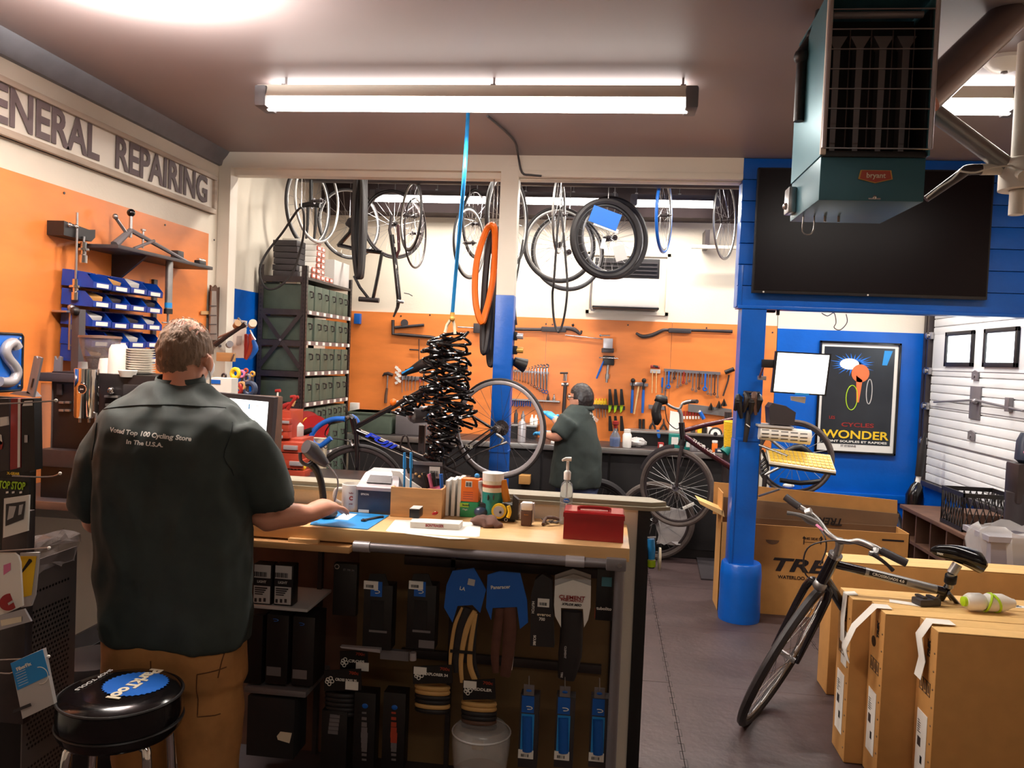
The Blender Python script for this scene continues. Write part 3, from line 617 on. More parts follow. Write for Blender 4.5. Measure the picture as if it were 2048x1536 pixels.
# ---- workbench
BY = 7.02; BZ = .925
bx0, bx1 = -2.3, PY(1462, 905, BY).x+.15
t = thing('workbench', 'long grey topped workbench along the orange tool wall', 'workbench', ((bx0+bx1)/2, 7.30, 0))
B().box((bx0, BY, BZ-.035), (bx1, YW-.02, BZ), .004).o('worktop', 'dark_steel', t)
B().box((bx0, BY-.006, BZ-.045), (bx1, BY+.02, BZ+.002), .003).o('metal_edge', 'alu', t)
B().box((bx0, BY+.05, 0), (bx1, YW-.02, BZ-.035)).o('base_cabinet', 'black', t)
for k in range(6): x = bx0+(bx1-bx0)*(k+.5)/6; w_ = (bx1-bx0)/12-.01; d = B().box((x-w_, BY+.035, .08), (x+w_, BY+.05, BZ-.06), .003).o('door', 'matte_black', t)
t = thing('bench_riser', 'low black shelf with a grey steel top at the back of the workbench', 'shelf', (.6, 7.50, BZ))
rx0, rx1 = W(1262, 775).x, W(1456, 785).x; rz = PY(1380, 866, 7.42).z
for (a, b_) in ((rx0, rx1), (W(1012, 760).x, W(1080, 765).x), (W(800, 745).x, W(880, 745).x)):
    B().box((a, 7.40, BZ), (b_, YW-.02, rz-.02)).o('riser_body', 'black', t); B().box((a-.01, 7.38, rz-.02), (b_+.01, YW-.02, rz), .003).o('riser_top', 'alu', t)
# ---- tools on the wall
def tl(name, label, cat='tool', group=None, at=(0, 0)): return thing(name, label, cat, W(*at), group)
def big_wrench(name, label, pts, r, grip, mat_='dark_steel', gm='charcoal'):
    t = tl(name, label, 'tool', None, pts[0]); B().tube([W(x, y) for x, y in pts], r, 8, sm=3, sq=.5).o('shaft', mat_, t)
    a, b_ = W(*grip[0]), W(*grip[1]); h = grip[2]; B().box((a.x, a.y-.02, (a.z+b_.z)/2-h), (b_.x, a.y+.012, (a.z+b_.z)/2+h), .01).o('grip_block', gm, t); return t
big_wrench('pry_bar', 'long black curved bar tool high on the orange wall by the blue post', [(1272, 666), (1285, 673), (1305, 670), (1325, 661), (1340, 660), (1400, 661), (1465, 663)], [.01, .018, .018, .016, .014, .014, .016], ((1337, 655), (1382, 668), .022))
t = big_wrench('frame_gauge', 'long dark alignment gauge with a grey grip right of the blue post', [(1022, 658), (1080, 659), (1130, 656), (1150, 660), (1160, 668), (1163, 661)], [.016, .016, .02, .02, .012, .01], ((1083, 651), (1132, 667), .024)); B().ball(W(1146, 650), .014, 8).o('knob', 'black', t)
t = tl('wheel_cup_tool', 'dark hand tool with a round disc high on the orange wall left of the hoses', at=(800, 650))
B().tube([W(786, 640), W(786, 668), W(800, 669), W(860, 674), W(870, 676)], .016, 8).o('frame', 'dark_steel', t); B().cyl(W(809, 646, 0), W(809, 646, .03), .036, n=20).o('disc', 'charcoal', t); B().cyl(W(790, 655), W(848, 650), .014).o('handle', 'charcoal', t)
t = tl('crown_tool', 'thin rod tool with a square block left of the orange tyre', at=(960, 655)); B().cyl(W(915, 654), W(955, 656), .006).o('rod', 'steel', t); B().box(W(948, 666, 0), W(966, 647, .05), .004).o('block', 'charcoal', t)
t = tl('tee_wrench', 'thin T shaped wrench on the orange wall left of the black hoses', at=(838, 700)); b = B(); b.cyl(W(819, 699), W(838, 700), .007); b.cyl(W(838, 678), W(838, 722), .004); b.o('bars', 'dark_steel', t)
# claw hammer with dark handle
t = tl('hammer', 'hammer with a dark wooden handle hanging on the orange wall by the shelving', 'hammer', at=(775, 750))
B().tube([W(765, 752), W(769, 748), W(776, 747), (W(786, 750))], [.006, .014, .018, .014], 8).o('head', 'dark_steel', t); B().cyl(W(775.5, 750), W(774, 776), .007).o('shank', 'steel', t); B().tube([W(774, 776), W(772, 790), W(771, 806)], [.012, .015, .015], 10, sq=.7).o('handle', 'wood_dark', t)
t = tl('tag_bunch', 'bunch of small cream tags hanging beside the dark hammer', 'tags', at=(796, 745))
for k in range(10): p = W(793+k % 3*3, 735+k*3.4, .02+.006*(k % 3)); B().obox(p, (.03, .004, .024), (0, rn.uniform(-.5, .5), 0)).o('tag_card', 'paper', t)
for i, (x, y0, y1, c) in enumerate(((805, 742, 785, 'grey_metal'), (812, 738, 782, 'dark_steel'), (817, 752, 781, 'dark_steel'), (824, 752, 781, 'dark_steel'), (831, 753, 780, 'dark_steel'), (840, 755, 782, 'red'), (848, 745, 780, 'dark_steel'))):
    t = tl('screwdriver', 'small hand tool right of the hammer, %s from the left' % ['first', 'second', 'third', 'fourth', 'fifth', 'sixth', 'seventh'][i], 'screwdriver', 'small tools right of the hammer', (x, y0))
    B().cyl(W(x, y0), W(x-1, y1), .0035).o('shaft', 'steel', t); B().tube([W(x, y0), W(x, (y0+y1)/2-4)], [.009, .011], 8).o('handle', c, t)
t = tl('tool_rack', 'narrow metal rack holding small tools right of the hammer', 'rack', at=(825, 757)); B().box(W(803, 759, 0), W(852, 754, .025), .002).o('bar', 'grey_metal', t)
def rack(label, x0, y0, x1, y1, th=3, mt='grey_metal'):
    t = tl('tool_rack', label, 'rack', None, (x0, y0)); a, b_ = W(x0, y0, 0), W(x1, y1, 0); b = B(); h = .5*th*7.3/F_PX*2
    b.prism([a-V(0, 0, h), b_-V(0, 0, h), b_+V(0, 0, h), a+V(0, 0, h)], (0, -.03, 0)); b.o('rail', mt, t); return t
def wrench(label, grp, x, y0, y1, w_=.008, m='steel', open_end=True, both=True):
    t = tl('wrench', label, 'wrench', grp, (x, y0)); a, b_ = W(x, y0, .03), W(x-1.2, y1, .03)
    b = B(); b.tube([a, b_], w_, 6, sq=.4, up=(0, 1, 0)); b.o('shaft', m, t)
    b = B(); b.ring(b_-V(0, 0, w_*1.4), w_*1.5, w_*.75, (0, 1, 0), 12, 6)
    b.o('ring_end', m, t)
    if both:
        b = B(); b.ring(a+V(0, 0, w_*1.4), w_*1.5, w_*.75, (0, 1, 0), 10, 6, a0=.9, a1=5.4) if open_end else b.ring(a+V(0, 0, w_*1.4), w_*1.5, w_*.75, (0, 1, 0), 12, 6); b.o('jaw', m, t)
    return t
od = ['first', 'second', 'third', 'fourth', 'fifth', 'sixth', 'seventh', 'eighth', 'ninth', 'tenth', 'eleventh', 'twelfth', 'thirteenth', 'fourteenth', 'fifteenth', 'sixteenth', 'seventeenth', 'eighteenth', 'nineteenth', 'twentieth', 'twenty-first']
rack('short metal rail behind the big chrome wrenches right of the blue centre post', 1026, 741, 1098, 746, 2)
for i, (x, y0, y1, w_) in enumerate(((1030, 741, 757, .004), (1035, 739, 759, .004), (1041, 738, 760, .004), (1047, 738, 762, .0045), (1052, 738, 763, .0045), (1058, 739, 765, .005), (1064, 737, 768, .006), (1070, 736, 771, .007), (1076, 735, 774, .008), (1082, 735, 777, .009), (1088, 736, 780, .0095), (1094, 735, 781, .01))):
    wrench('polished chrome wrench right of the blue centre post, %s from the left' % od[i], 'chrome wrenches beside the centre post', x, y0, y1, w_, 'chrome')
rack('long narrow metal rail for the row of cone wrenches', 1328, 740, 1440, 747, 3)
for i, (x, y0, y1, m) in enumerate(((1332, 742, 775, 'steel'), (1338, 742, 770, 'label_blue'), (1345, 744, 762, 'steel'), (1350, 742, 755, 'dark_steel'), (1356, 743, 772, 'steel'), (1362, 744, 768, 'steel'), (1368, 743, 763, 'red'), (1374, 744, 765, 'steel'), (1380, 745, 760, 'steel'), (1386, 745, 777, 'steel'), (1393, 745, 780, 'steel'), (1399, 745, 775, 'dark_steel'), (1405, 746, 765, 'steel'), (1411, 747, 775, 'label_blue'), (1417, 748, 785, 'steel'), (1423, 748, 787, 'steel'), (1430, 748, 786, 'dark_steel'), (1436, 748, 792, 'steel'))):
    wrench('%s wrench on the upper rail right of the workshop, %s from the left' % ({'steel': 'steel', 'label_blue': 'blue handled', 'dark_steel': 'dark', 'red': 'red'}[m], od[i]), 'wrenches on the upper right rail', x, y0, y1, .006 if m != 'label_blue' else .01, m, both=False)
t = tl('gauge_strip', 'grey vertical ruler strip left of the upper wrench rail', 'ruler', at=(1331, 760)); B().box(W(1329, 792, 0), W(1334, 742, .01)).o('strip', 'grey_metal', t)
t = tl('file_tool', 'narrow blue and grey flat tool left of the ruler strip', at=(1324, 760)); B().box(W(1322, 774, 0), W(1327, 755, .012), .003).o('grip', 'label_blue', t); B().box(W(1322.5, 786, 0), W(1326.5, 774, .008)).o('blade', 'grey_metal', t)
t = tl('mallet', 'two pronged long steel tool with a red and black top on the orange wall', 'mallet', at=(1312, 735)); B().cyl(W(1301, 733, .03), W(1319, 735, .03), .014).o('head', 'red', t); B().cyl(W(1306, 733, .03), W(1316, 734.5, .03), .0145).o('head_band', 'black', t)
b = B(); b.box(W(1300, 746, 0), W(1321, 739, .03), .004); b.o('holder', 'paper_grey', t)
for x in (1305, 1313): B().cyl(W(x, 742, .03), W(x-1, 786, .03), .005).o('rod', 'wood_light', t)
for i, x in enumerate((1265, 1287)):
    t = tl('long_handled_cutter', 'blue handled long tool with a round black head, %s of the pair' % ['left', 'right'][i], 'tool', None, (x, 790)); B().tube([W(x, 778), W(x-1, 800), W(x-2, 826)], [.012, .014, .012], 8).o('handle', 'label_blue', t); B().cyl(W(x, 765), W(x, 780), .012).o('neck', 'black', t); B().ball(W(x+1, 761, .03), .022, 12).o('round_head', 'black', t)
t = tl('hammer', 'wooden handled hammer between the two blue handled tools', 'hammer', at=(1277, 800)); B().cyl(W(1278, 770), W(1268, 828), .009).o('handle', 'wood_light', t); B().box(W(1270, 771, .01), W(1286, 765, .04), .004).o('head', 'steel', t)
rack('small metal bar holding the two blue handled tools', 1260, 768, 1296, 770, 3)
for i, x in enumerate((1220, 1231, 1243)):
    t = tl('tyre_shears', 'black bladed green and yellow shears, %s of the three' % ['left', 'middle', 'right'][i], 'shears', 'three pairs of shears', (x, 800))
    for s_ in (0, 1):
        y = (778, 810) if s_ == 0 else (832, 862); B().prism([W(x-3, y[0], .04), W(x+2, y[0], .04), W(x+6, y[1], .04), W(x-3, y[1], .04)], (0, -.01, 0)).o('blade', 'black', t)
    B().prism([W(x-3, 806, .015), W(x+1, 793, .015), W(x+5, 804, .015), W(x+1, 822, .015), W(x-3, 826, .015)], (0, -.02, 0)).o('grip', 'lime', t)
rack('yellow trimmed metal rail behind the shears', 1185, 812, 1250, 816, 4, 'dark_steel')
t = tl('yellow_strip', 'yellow plastic strip on the rail left of the shears', 'strip', at=(1200, 806)); B().box(W(1188, 812, 0), W(1214, 802, .02), .003).o('strip', 'yellow', t)
for i, x in enumerate((1193, 1199, 1205, 1211)):
    t = tl('small_driver', 'thin steel driver left of the shears, %s from the left' % od[i], 'driver', 'thin drivers left of the shears', (x, 812)); B().cyl(W(x, 800), W(x, 835), .004).o('shaft', 'steel', t); B().cyl(W(x, 797), W(x, 808), .008).o('handle', 'yellow', t)
# tall chrome column press + vice tools
t = tl('column_press', 'tall chrome column tool on the orange wall behind the mechanic', 'tool', at=(1131, 760)); b = B(); b.cyl(W(1131, 765, .05), W(1127, 830, .05), .018); b.o('column', 'dark_steel', t); B().cyl(W(1131, 748, .05), W(1130, 762, .05), .022).o('top_barrel', 'chrome', t); B().cyl(W(1120, 746, .06), W(1136, 746, .06), .009).o('crossbar', 'black', t); B().cyl(W(1123, 769, .05), W(1137, 769, .05), .016).o('clamp', 'alu', t)
t = tl('rim_gauge', 'grey square box gauge hanging on the orange wall above the mechanic', 'tool', at=(1216, 688)); B().box(W(1203, 705, .0), W(1228, 697, .1), .006).o('base', 'dark_steel', t); B().box(W(1206, 697, .02), W(1226, 677, .12), .006).o('body', 'silver_paint', t); B().cyl(W(1130, 670), W(1205, 678), .005).o('rod', 'steel', t); B().cyl(W(1202, 671, .06), W(1220, 671, .06), .006).ball(W(1201, 671, .06), .012, 8).o('top_screw', 'steel', t)
t = tl('bench_vice_tool', 'black clamp tool with a blue lever hanging under the grey box gauge', 'tool', at=(1216, 720)); B().box(W(1205, 730, .0), W(1229, 712, .03), .005).o('plate', 'black', t); B().cyl(W(1198, 715, .05), W(1236, 717, .05), .007).o('bar', 'chrome', t); B().tube([W(1207, 722, .04), W(1200, 740, .04), W(1193, 757, .04)], [.006, .011, .008], 8).o('lever', 'label_blue', t); B().cyl(W(1216, 730, .04), W(1213, 765, .04), .012).cyl(W(1215, 748, .04), W(1214, 758, .04), .02).o('spindle', 'alu', t)
# pliers and lower tools
def pliers(label, x, y, c, s=1):
    t = tl('pliers', label, 'pliers', None, (x, y)); b = B(); b.tube([W(x, y), W(x+1, y+12*s)], [.006, .012], 6); b.o('jaws', 'dark_steel', t)
    for k in (-1, 1): B().tube([W(x, y+10*s), W(x+k*6*s, y+20*s), W(x+k*7*s, y+34*s)], [.008, .01, .008], 8, sm=2).o('grip', c, t)
pliers('open black pliers hanging low on the orange wall left of the white box', 1327, 838, 'black'); pliers('small black pliers beside the open pliers', 1305, 838, 'black', .8)
for i, x in enumerate((1280, 1287)): t = tl('file', 'black handled file standing at the wall above the bench, %s of two' % ['left', 'right'][i], 'file', None, (x, 850)); B().tube([W(x, 838), W(x, 858)], .013, 8).o('handle', 'black', t); B().cyl(W(x, 858), W(x, 862), .006).o('shaft', 'steel', t)
rack('lower metal rail with small tools on the right of the tool wall', 1297, 813, 1330, 816, 4); rack('wide lower metal rail right of the maroon bicycle handlebar', 1376, 815, 1462, 826, 8, 'alu')
for i, x in enumerate(range(1356, 1400, 6)):
    t = tl('socket_driver', 'small chrome driver with a white collar on the lower rail, %s from the left' % od[i], 'driver', 'row of chrome drivers on the lower rail', (x, 830)); B().cyl(W(x, 822), W(x, 832), .008).o('handle', 'red', t); B().cyl(W(x, 832), W(x, 838), .009).o('collar', 'paper', t)
t = tl('blue_brush', 'bright blue handled brush slanting on the lower rail', 'brush', at=(1405, 830)); B().cyl(W(1400, 824, .05), W(1408, 838, .05), .018).o('handle', 'label_blue', t); B().cyl(W(1398, 822, .05), W(1400, 824, .05), .012).o('tip', 'paper', t)
for i, (x, y) in enumerate(((1438, 808), (1448, 804), (1422, 812))): t = tl('rail_block', 'small black part standing on the wide lower rail, %s' % ['middle one', 'tallest one', 'leftmost one'][i], 'part', None, (x, y)); B().tube([W(x-3, y+8, .04), W(x, y-4, .04), W(x+3, y+8, .04)], .016, 8).o('part_body', 'black', t)
t = tl('tape_roll', 'roll of tape in a black and yellow holder at the right of the bench', 'tape', at=(1432, 868)); B().cyl(PY(1431, 868, 7.42), PY(1431, 868, 7.46), .045, n=24).o('roll', 'paper', t); B().cyl(PY(1431, 868, 7.115), PY(1431, 868, 7.118), .018, n=16).o('core', 'black', t); B().ring(PY(1431, 868, 7.44), .05, .012, (0, 1, 0)).o('holder', 'black', t)
t = tl('small_camera', 'dark bracket tool hanging high right beside the blue post', at=(1458, 750)); B().cyl(W(1450, 745, .05), W(1468, 738, .05), .02).o('barrel', 'black', t); B().tube([W(1458, 750), W(1456, 762), W(1446, 792)], .008, 6).o('arm', 'dark_steel', t)
t = tl('mirror_shelf', 'narrow metal shelf with blue rubber gloves hanging right of the centre post', 'shelf', at=(1080, 798)); a, b_ = W(1022, 795), W(1120, 803); B().box((a.x, YW-.1, b_.z-.005), (b_.x, YW-.013, b_.z+.008)).o('board', 'alu', t)
for i in range(9): t = tl('blue_strap', 'blue strap hanging from the narrow shelf, %s from the left' % od[i], 'strap', 'blue straps under the narrow shelf', (1025+i*4.4, 802)); B().tube([W(1025+i*4.4, 799, .05), W(1026+i*4.4, 805, .06), W(1025+i*4.4, 811+i % 3, .05)], .01, 6, sm=2, sq=.5).o('strap', 'label_blue', t)
for i, (x, c) in enumerate(((1108, 'chrome'), (1096, 'dark_steel'))): t = tl('oil_cup', '%s cup on the narrow shelf behind the mechanic' % ['small chrome', 'small dark'][i], 'cup', None, (x, 790)); B().lathe([(.012, 0), (.016, .01), (.012, .03), (.006, .045), (.006, .06)], (W(x, 795, .04).x, YW-.05, b_.z+.008)).o('cup', c, t)
t = thing('spot_lamp', 'small black spot lamp clipped on the blue centre post', 'lamp', PY(1030, 722, YP+.15)); p = PY(1028, 722, YP+.1); B().cyl(p, p+V(.075, .03, -.03), .03, .05, n=20).o('shade', 'black', t); B().cyl(PY(1029, 640, YP+.1), PY(1022, 760, YP+.1), .009).o('stem', 'black', t)
lg = bpy.data.lights.new('spot_lamp_light', 'SPOT'); lg.energy = 30; lg.spot_size = 1.5; lg.spot_blend = .8; lg.shadow_soft_size = .03; lo = bpy.data.objects.new('spot_lamp_light', lg); COL.objects.link(lo); lo.location = p+V(.1, .06, -.04); lo.rotation_euler = (W(1062, 730)-lo.location).to_track_quat('-Z', 'Y').to_euler()
for i, (y, c) in enumerate(((672, 'silver_paint'), (700, 'gold'))): t = thing('air_regulator', '%s air fitting on the side of the blue centre post' % ['silver and black', 'brass'][i], 'fitting', PY(1030, y, YP+.08)); p = PY(1026, y, YP+.08); B().box(p-V(0, .02, .03), p+V(.03, .02, .03), .006).o('body', 'black', t); B().cyl(p+V(.02, 0, 0), p+V(.07, 0, 0), .02, n=16).o('dial', c, t)
t = thing('black_hose', 'thin black hose hanging down along the right side of the centre post', 'hose', PY(1028, 560, YP+.1)); B().tube([PY(1046, 480, 5.7), PY(1036, 540, 5.6), PY(1029, 580, YP+.16), PY(1030, 620, YP+.16), PY(1033, 650, YP+.16)], .007, 6, sm=4).o('hose', 'black', t)
# ---- bench clutter
def stand(name, label, cat, x, zb, Y, prof, m, n=16, parts=(), group=None):
    p = PY(x, 880, Y); t = thing(name, label, cat, (p.x, Y, zb), group); B().lathe([(.001, 0)]+prof+[(.001, prof[-1][1])], (p.x, Y, zb), n=n).o('body', m, t)
    for nm_, pf, mm in parts: B().lathe(pf, (p.x, Y, zb), n=n).o(nm_, mm, t)
    return t
z = BZ+.001
stand('spray_bottle', 'spray bottle with a red trigger head and blue liquid on the workbench', 'bottle', 1230, z, 7.15, [(.045, 0), (.048, .06), (.046, .09), (.018, .14), (.016, .17)], 'bottle_clear', parts=(('blue_liquid', [(.04, .004), (.045, .06), (.04, .075)], 'label_blue'), ('trigger_head', [(.017, .165), (.019, .19), (.03, .2), (.028, .225), (.01, .23)], 'red')))
stand('white_bottle', 'white round bottle with a white cap on the workbench', 'bottle', 1254, z, 7.15, [(.038, 0), (.04, .02), (.04, .11), (.028, .13)], 'white_plastic', parts=(('cap', [(.028, .13), (.03, .132), (.03, .16), (.002, .161)], 'paper'),))
t = thing('plastic_bag', 'crumpled clear plastic bag lying behind the white bottle', 'bag', PY(1275, 888, 7.25)); b = B(); p = PY(1272, 890, 7.25); b.ball((p.x, 7.25, z+.04), (.09, .05, .042), 20)
for v in b.bm.verts: v.co += V(rn.uniform(-.01, .01), rn.uniform(-.01, .01), rn.uniform(-.008, .008)*(v.co.z > z+.02))
b.o('bag', 'paper_grey', t)
for i, (x, w_, h, m, lb, Y) in enumerate(((1322, .05, .055, 'red', 'small red and white box on the workbench', 7.18), (1349, .1, .13, 'teal', 'teal green square box standing on the workbench', 7.28), (1376, .06, .085, 'teal', 'small teal box right of the maroon bicycle fork', 7.25), (1441, .09, .035, 'navy', 'low dark blue box on the workbench by the blue post', 7.15), (1400, .09, .05, 'paper_grey', 'grey flat packet on the workbench', 7.20), (1085, .05, .1, 'teal', 'teal box behind the silver wheel at the bench', 7.30), (1110, .07, .02, 'paper_grey', 'stack of grey papers at the bench edge', 7.15), (735, .2, .1, 'paper_grey', 'pale plastic tub on the workbench behind the black bicycle', 7.25), (812, .14, .06, 'cream_plastic', 'cream tray on the workbench behind the repair stand', 7.25))):
    p = PY(x, 880, Y); t = thing('small_box', lb, 'box', (p.x, Y, z)); B().box((p.x-w_/2, Y-.04, z), (p.x+w_/2, Y+.04, z+h), .003).o('carton', m, t); B().box((p.x-w_*.3, Y-.042, z+h*.3), (p.x+w_*.3, Y-.04, z+h*.8)).o('label', 'paper', t)
stand('grease_jar', 'small grey lidded jar on the workbench', 'jar', 1388, z, 7.15, [(.033, 0), (.034, .05), (.03, .055)], 'grey_metal', parts=(('lid', [(.034, .055), (.034, .075), (.002, .077)], 'alu'),))
stand('pill_bottle', 'orange bottle with a white cap on the workbench', 'bottle', 1430, z, 7.15, [(.024, 0), (.025, .07), (.02, .08)], 'orange', parts=(('cap', [(.022, .08), (.024, .082), (.024, .1), (.002, .101)], 'paper'),))
stand('silver_can', 'silver spray can on the workbench behind the big wheel', 'can', 1043, z, 7.15, [(.036, 0), (.037, .16), (.025, .185)], 'silver_paint', parts=(('nozzle', [(.012, .185), (.012, .2), (.002, .201)], 'paper'),))
for i, (x, h, m) in enumerate(((1062, .05, 'paper'), (1070, .05, 'paper'), (1030, .09, 'charcoal'), (1044, .08, 'grey_metal'))): stand('small_bottle', '%s bottle on the bench riser, %s' % (['white', 'white', 'dark', 'grey'][i], ['left of the two white ones', 'right of the two white ones', 'nearest the blue post', 'second from the blue post'][i]), 'bottle', x, rz+.001, 7.48, [(.018, 0), (.019, h), (.008, h+.02), (.007, h+.04)], m, n=12)
for i, (x, h, m) in enumerate(((1385, .045, 'charcoal'), (1398, .05, 'yellow'), (1408, .05, 'black'), (1418, .055, 'paper'), (1451, .04, 'paper'))): stand('small_tin', '%s tin on the grey bench riser' % ['dark grey', 'yellow', 'black', 'tall white', 'low white'][i], 'tin', x, rz+.001, 7.50, [(.022, 0), (.022, h)], m, n=12)
t = thing('white_box', 'tall white angular paper box standing at the tool wall', 'box', W(1345, 850)); B().prism([W(1341, 822, .06), W(1362, 826, .06), (W(1360, 872, .06)), W(1342, 870, .06), W(1338, 862, .06)], (0, .04, 0)).o('box', 'paper', t)
t = thing('blue_clip', 'bright blue clip hanging at the edge of the bench riser', 'clip', W(1317, 868)); B().tube([W(1316, 860, .25), W(1317, 868, .25), W(1318, 876, .25)], [.012, .018, .01], 8, sq=.5).o('clip', 'label_blue', t)
# green crate and green storage on the left part of the bench
t = thing('green_crate', 'large dark green bin on the bench behind the black bicycle', 'bin', PY(750, 860, 7.30)); a, b_ = PY(703, 878, 7.30), PY(790, 825, 7.30); B().box((a.x, 7.15, z), (b_.x, 7.50, b_.z), .01).o('body', 'box_green', t); B().box((a.x-.01, 7.14, b_.z-.02), (b_.x+.01, 7.51, b_.z), .006).o('rim', 'box_green', t)
t = thing('grey_basket', 'grey divided bin beside the green bin behind the black bicycle', 'bin', PY(830, 870, 7.30)); a, b_ = PY(795, 878, 7.30), PY(860, 832, 7.30); B().box((a.x, 7.20, z), (b_.x, 7.45, b_.z), .008).o('body', 'grey_metal', t)
# blue wall clip and small white box left
t = thing('blue_holder', 'small blue plastic holder on the orange wall beside the shelving', 'holder', W(716, 638)); B().box(W(711, 648, .0), W(720, 627, .06), .006).o('holder', 'label_blue', t)
t = thing('white_dispenser', 'small white plastic dispenser standing at the end of the bench by the shelving', 'dispenser', W(710, 815)); B().box(W(703, 822, .06), W(716, 806, .12), .004).o('body', 'white_plastic', t)
# yellow coil hose right of blue post, yellow coil at the end of the maroon bike
t = thing('yellow_coil_hose', 'yellow coiled air hose hanging on the wall right of the blue post', 'hose', W(1520, 680))
pts = []; 
for k in range(120): a = k/10*2*PI; pts.append(W(1512, 668+k*.55, .1)+V(.055*math.cos(a), 0, .05*math.sin(a)))
B().tube(pts, .004, 5).o('coil', 'yellow', t); B().cyl(W(1514, 672, 0), W(1514, 672, .12), .006).o('hook', 'steel', t)
t = thing('yellow_coil_hose', 'yellow coiled hose hanging left of the blue post at bench height', 'hose', PY(1462, 850, 6.3)); b = B()
pts = [PY(1462, 842+k*.35, 6.3)+V(.05*math.cos(k/9*2*PI), .05*math.sin(k/9*2*PI), .0) for k in range(150)]
b.tube(pts, .006, 6); b.o('coil', 'yellow', t)
# ---- air conditioner high on the back wall
t = thing('air_conditioner', 'white wall air conditioner with a black top panel high on the cream wall', 'air conditioner', W(1252, 570))
a, b_ = W(1171, 626, 0), W(1342, 508, 0); fr = B(); fr.box((a.x, YW-.02, a.z), (b_.x, YW, a.z+.03)); fr.box((a.x, YW-.02, a.z), (a.x+.03, YW, b_.z)); fr.box((b_.x-.03, YW-.02, a.z), (b_.x, YW, b_.z)); fr.box((a.x, YW-.02, b_.z-.03), (b_.x, YW, b_.z)); fr.o('wall_frame', 'cream_wall', t)
a, b_ = PY(1184, 612, YW-.3), PY(1321, 558, YW-.3); B().box((a.x, YW-.3, a.z), (b_.x, YW, b_.z), .02).o('front_cover', 'white_plastic', t)
c = PY(1321, 518, YW-.28); B().box((a.x+.01, YW-.28, b_.z), (b_.x-.01, YW, c.z), .01).o('upper_grille', 'black', t)
B().box((a.x, YW-.29, a.z-.012), (b_.x, YW-.02, a.z+.004), .003).o('bottom_lip', 'black', t)
for k in range(4): B().box((a.x+.03, YW-.29, b_.z+.03+k*.035), (b_.x-.03, YW-.278, b_.z+.04+k*.035)).o('louvre', 'charcoal', t)
B().tube([PY(1184, 560, YW-.1), PY(1181, 600, YW-.1), PY(1183, 620, YW-.1), PY(1195, 616, YW-.1)], .009, 6, sm=3).o('drain_hose', 'grey_metal', t)
t = thing('wall_rail', 'pale slotted bar on brackets high on the wall near the blue header', 'rail', W(1430, 490)); a, b_ = PY(1383, 494, YW-.25), PY(1480, 490, YW-.25); B().box((a.x, YW-.26, a.z-.01), (b_.x+.1, YW-.22, a.z+.02), .003).o('bar', 'white_paint', t); p = W(1410, 470); B().box((p.x-.02, YW-.24, a.z), (p.x+.02, YW-.012, a.z+.16)).o('bracket', 'dark_steel', t)
# ================================================================ WHEELS, TYRES AND FRAMES HANGING FROM THE WORKSHOP CEILING
def build_wheel(parent, R=.33, tr=.012, tire='rubber', rim='alu', rimw=.009, rimh=.012, nsp=24, cass=False, hub='dark_steel', M=Matrix(), spoke='steel', spr=.0013, fat=None):
    """wheel in its own XZ plane, axle along Y; M places it"""
    def fin(b, n, m, p=parent, **k):
        bmesh.ops.transform(b.bm, matrix=M, verts=b.bm.verts); return b.o(n, m, p, **k)
    if tire: fin(B().ring((0, 0, 0), R-tr, tr, (0, 1, 0), 56, 8), 'tyre', tire)
    rr = R-(2*tr if tire else 0)-rimh*.5
    fin(B().ring((0, 0, 0), rr, rimh, (0, 1, 0), 56, 8, sq=rimw/rimh), 'rim', rim)
    if nsp:
        b = B()
        for k in range(nsp):
            a = 2*PI*k/nsp; s_ = 1 if k % 2 else -1; a2 = a+(.9 if (k//2) % 2 else -.9)
            b.cyl((.02*math.cos(a2), s_*.03, .02*math.sin(a2)), ((rr-.004)*math.cos(a), 0, (rr-.004)*math.sin(a)), spr, n=4)
        fin(b, 'spokes', spoke, kind='stuff')
    b = B(); b.cyl((0, -.05, 0), (0, .05, 0), .012, n=12); b.cyl((0, -.032, 0), (0, -.028, 0), .024, n=16); b.cyl((0, .028, 0), (0, .032, 0), .024, n=16); b.cyl((0, -.065, 0), (0, .065, 0), .005, n=8); fin(b, 'hub', hub)
    if cass:
        b = B(); 
        for k in range(6): b.cyl((0, -.036-k*.005, 0), (0, -.039-k*.005, 0), .052-k*.005, n=22)
        fin(b, 'cassette', 'dark_steel')
WG = 'bicycle wheels hanging from the workshop ceiling'
def hang_wheel(label, cx_, cy_, a, b_, R=.33, tilt=0, side=1, **kw):
    """cx,cy centre in the photo; a/b = apparent half width / half height"""
    Y = None
    d = R*F_PX/b_; Y = min(7.0, d*.995)
    Y = kw.pop('Y', Y)
    c = PY(cx_, cy_, Y); t = thing('spoked_wheelset', label, 'wheel', c, WG)
    R2 = b_*Y/F_PX*1.0
    view = math.atan2(c.x, c.y)                       # direction of sight in plan
    turn = math.acos(max(.02, min(1, a/b_)))*side     # angle between wheel axis and line of sight
    M = Matrix.Translation(c) @ Matrix.Rotation(-view+turn, 4, 'Z') @ Matrix.Rotation(tilt, 4, 'Y')
    build_wheel(t, R=R2, M=M, **kw)
    top = M @ V(0, 0, R2-.02) if True else None
    B().tube([top, V(top.x, top.y, min(top.z+.05, 3.2)), V(top.x, top.y, 3.45)], .004, 6).o('hook', 'steel', t) if top.z < 3.4 else None
    return t
hang_wheel('wheel with a dark tyre hanging farthest left in the workshop', 617, 412, 45, 86, side=1, Y=6.41, tilt=.1)
hang_wheel('bare silver rim wheel hanging second from the left, before the dark one', 635, 402, 44, 85, tire=None, side=1, rimh=.013, Y=6.20, nsp=0, tilt=.15)
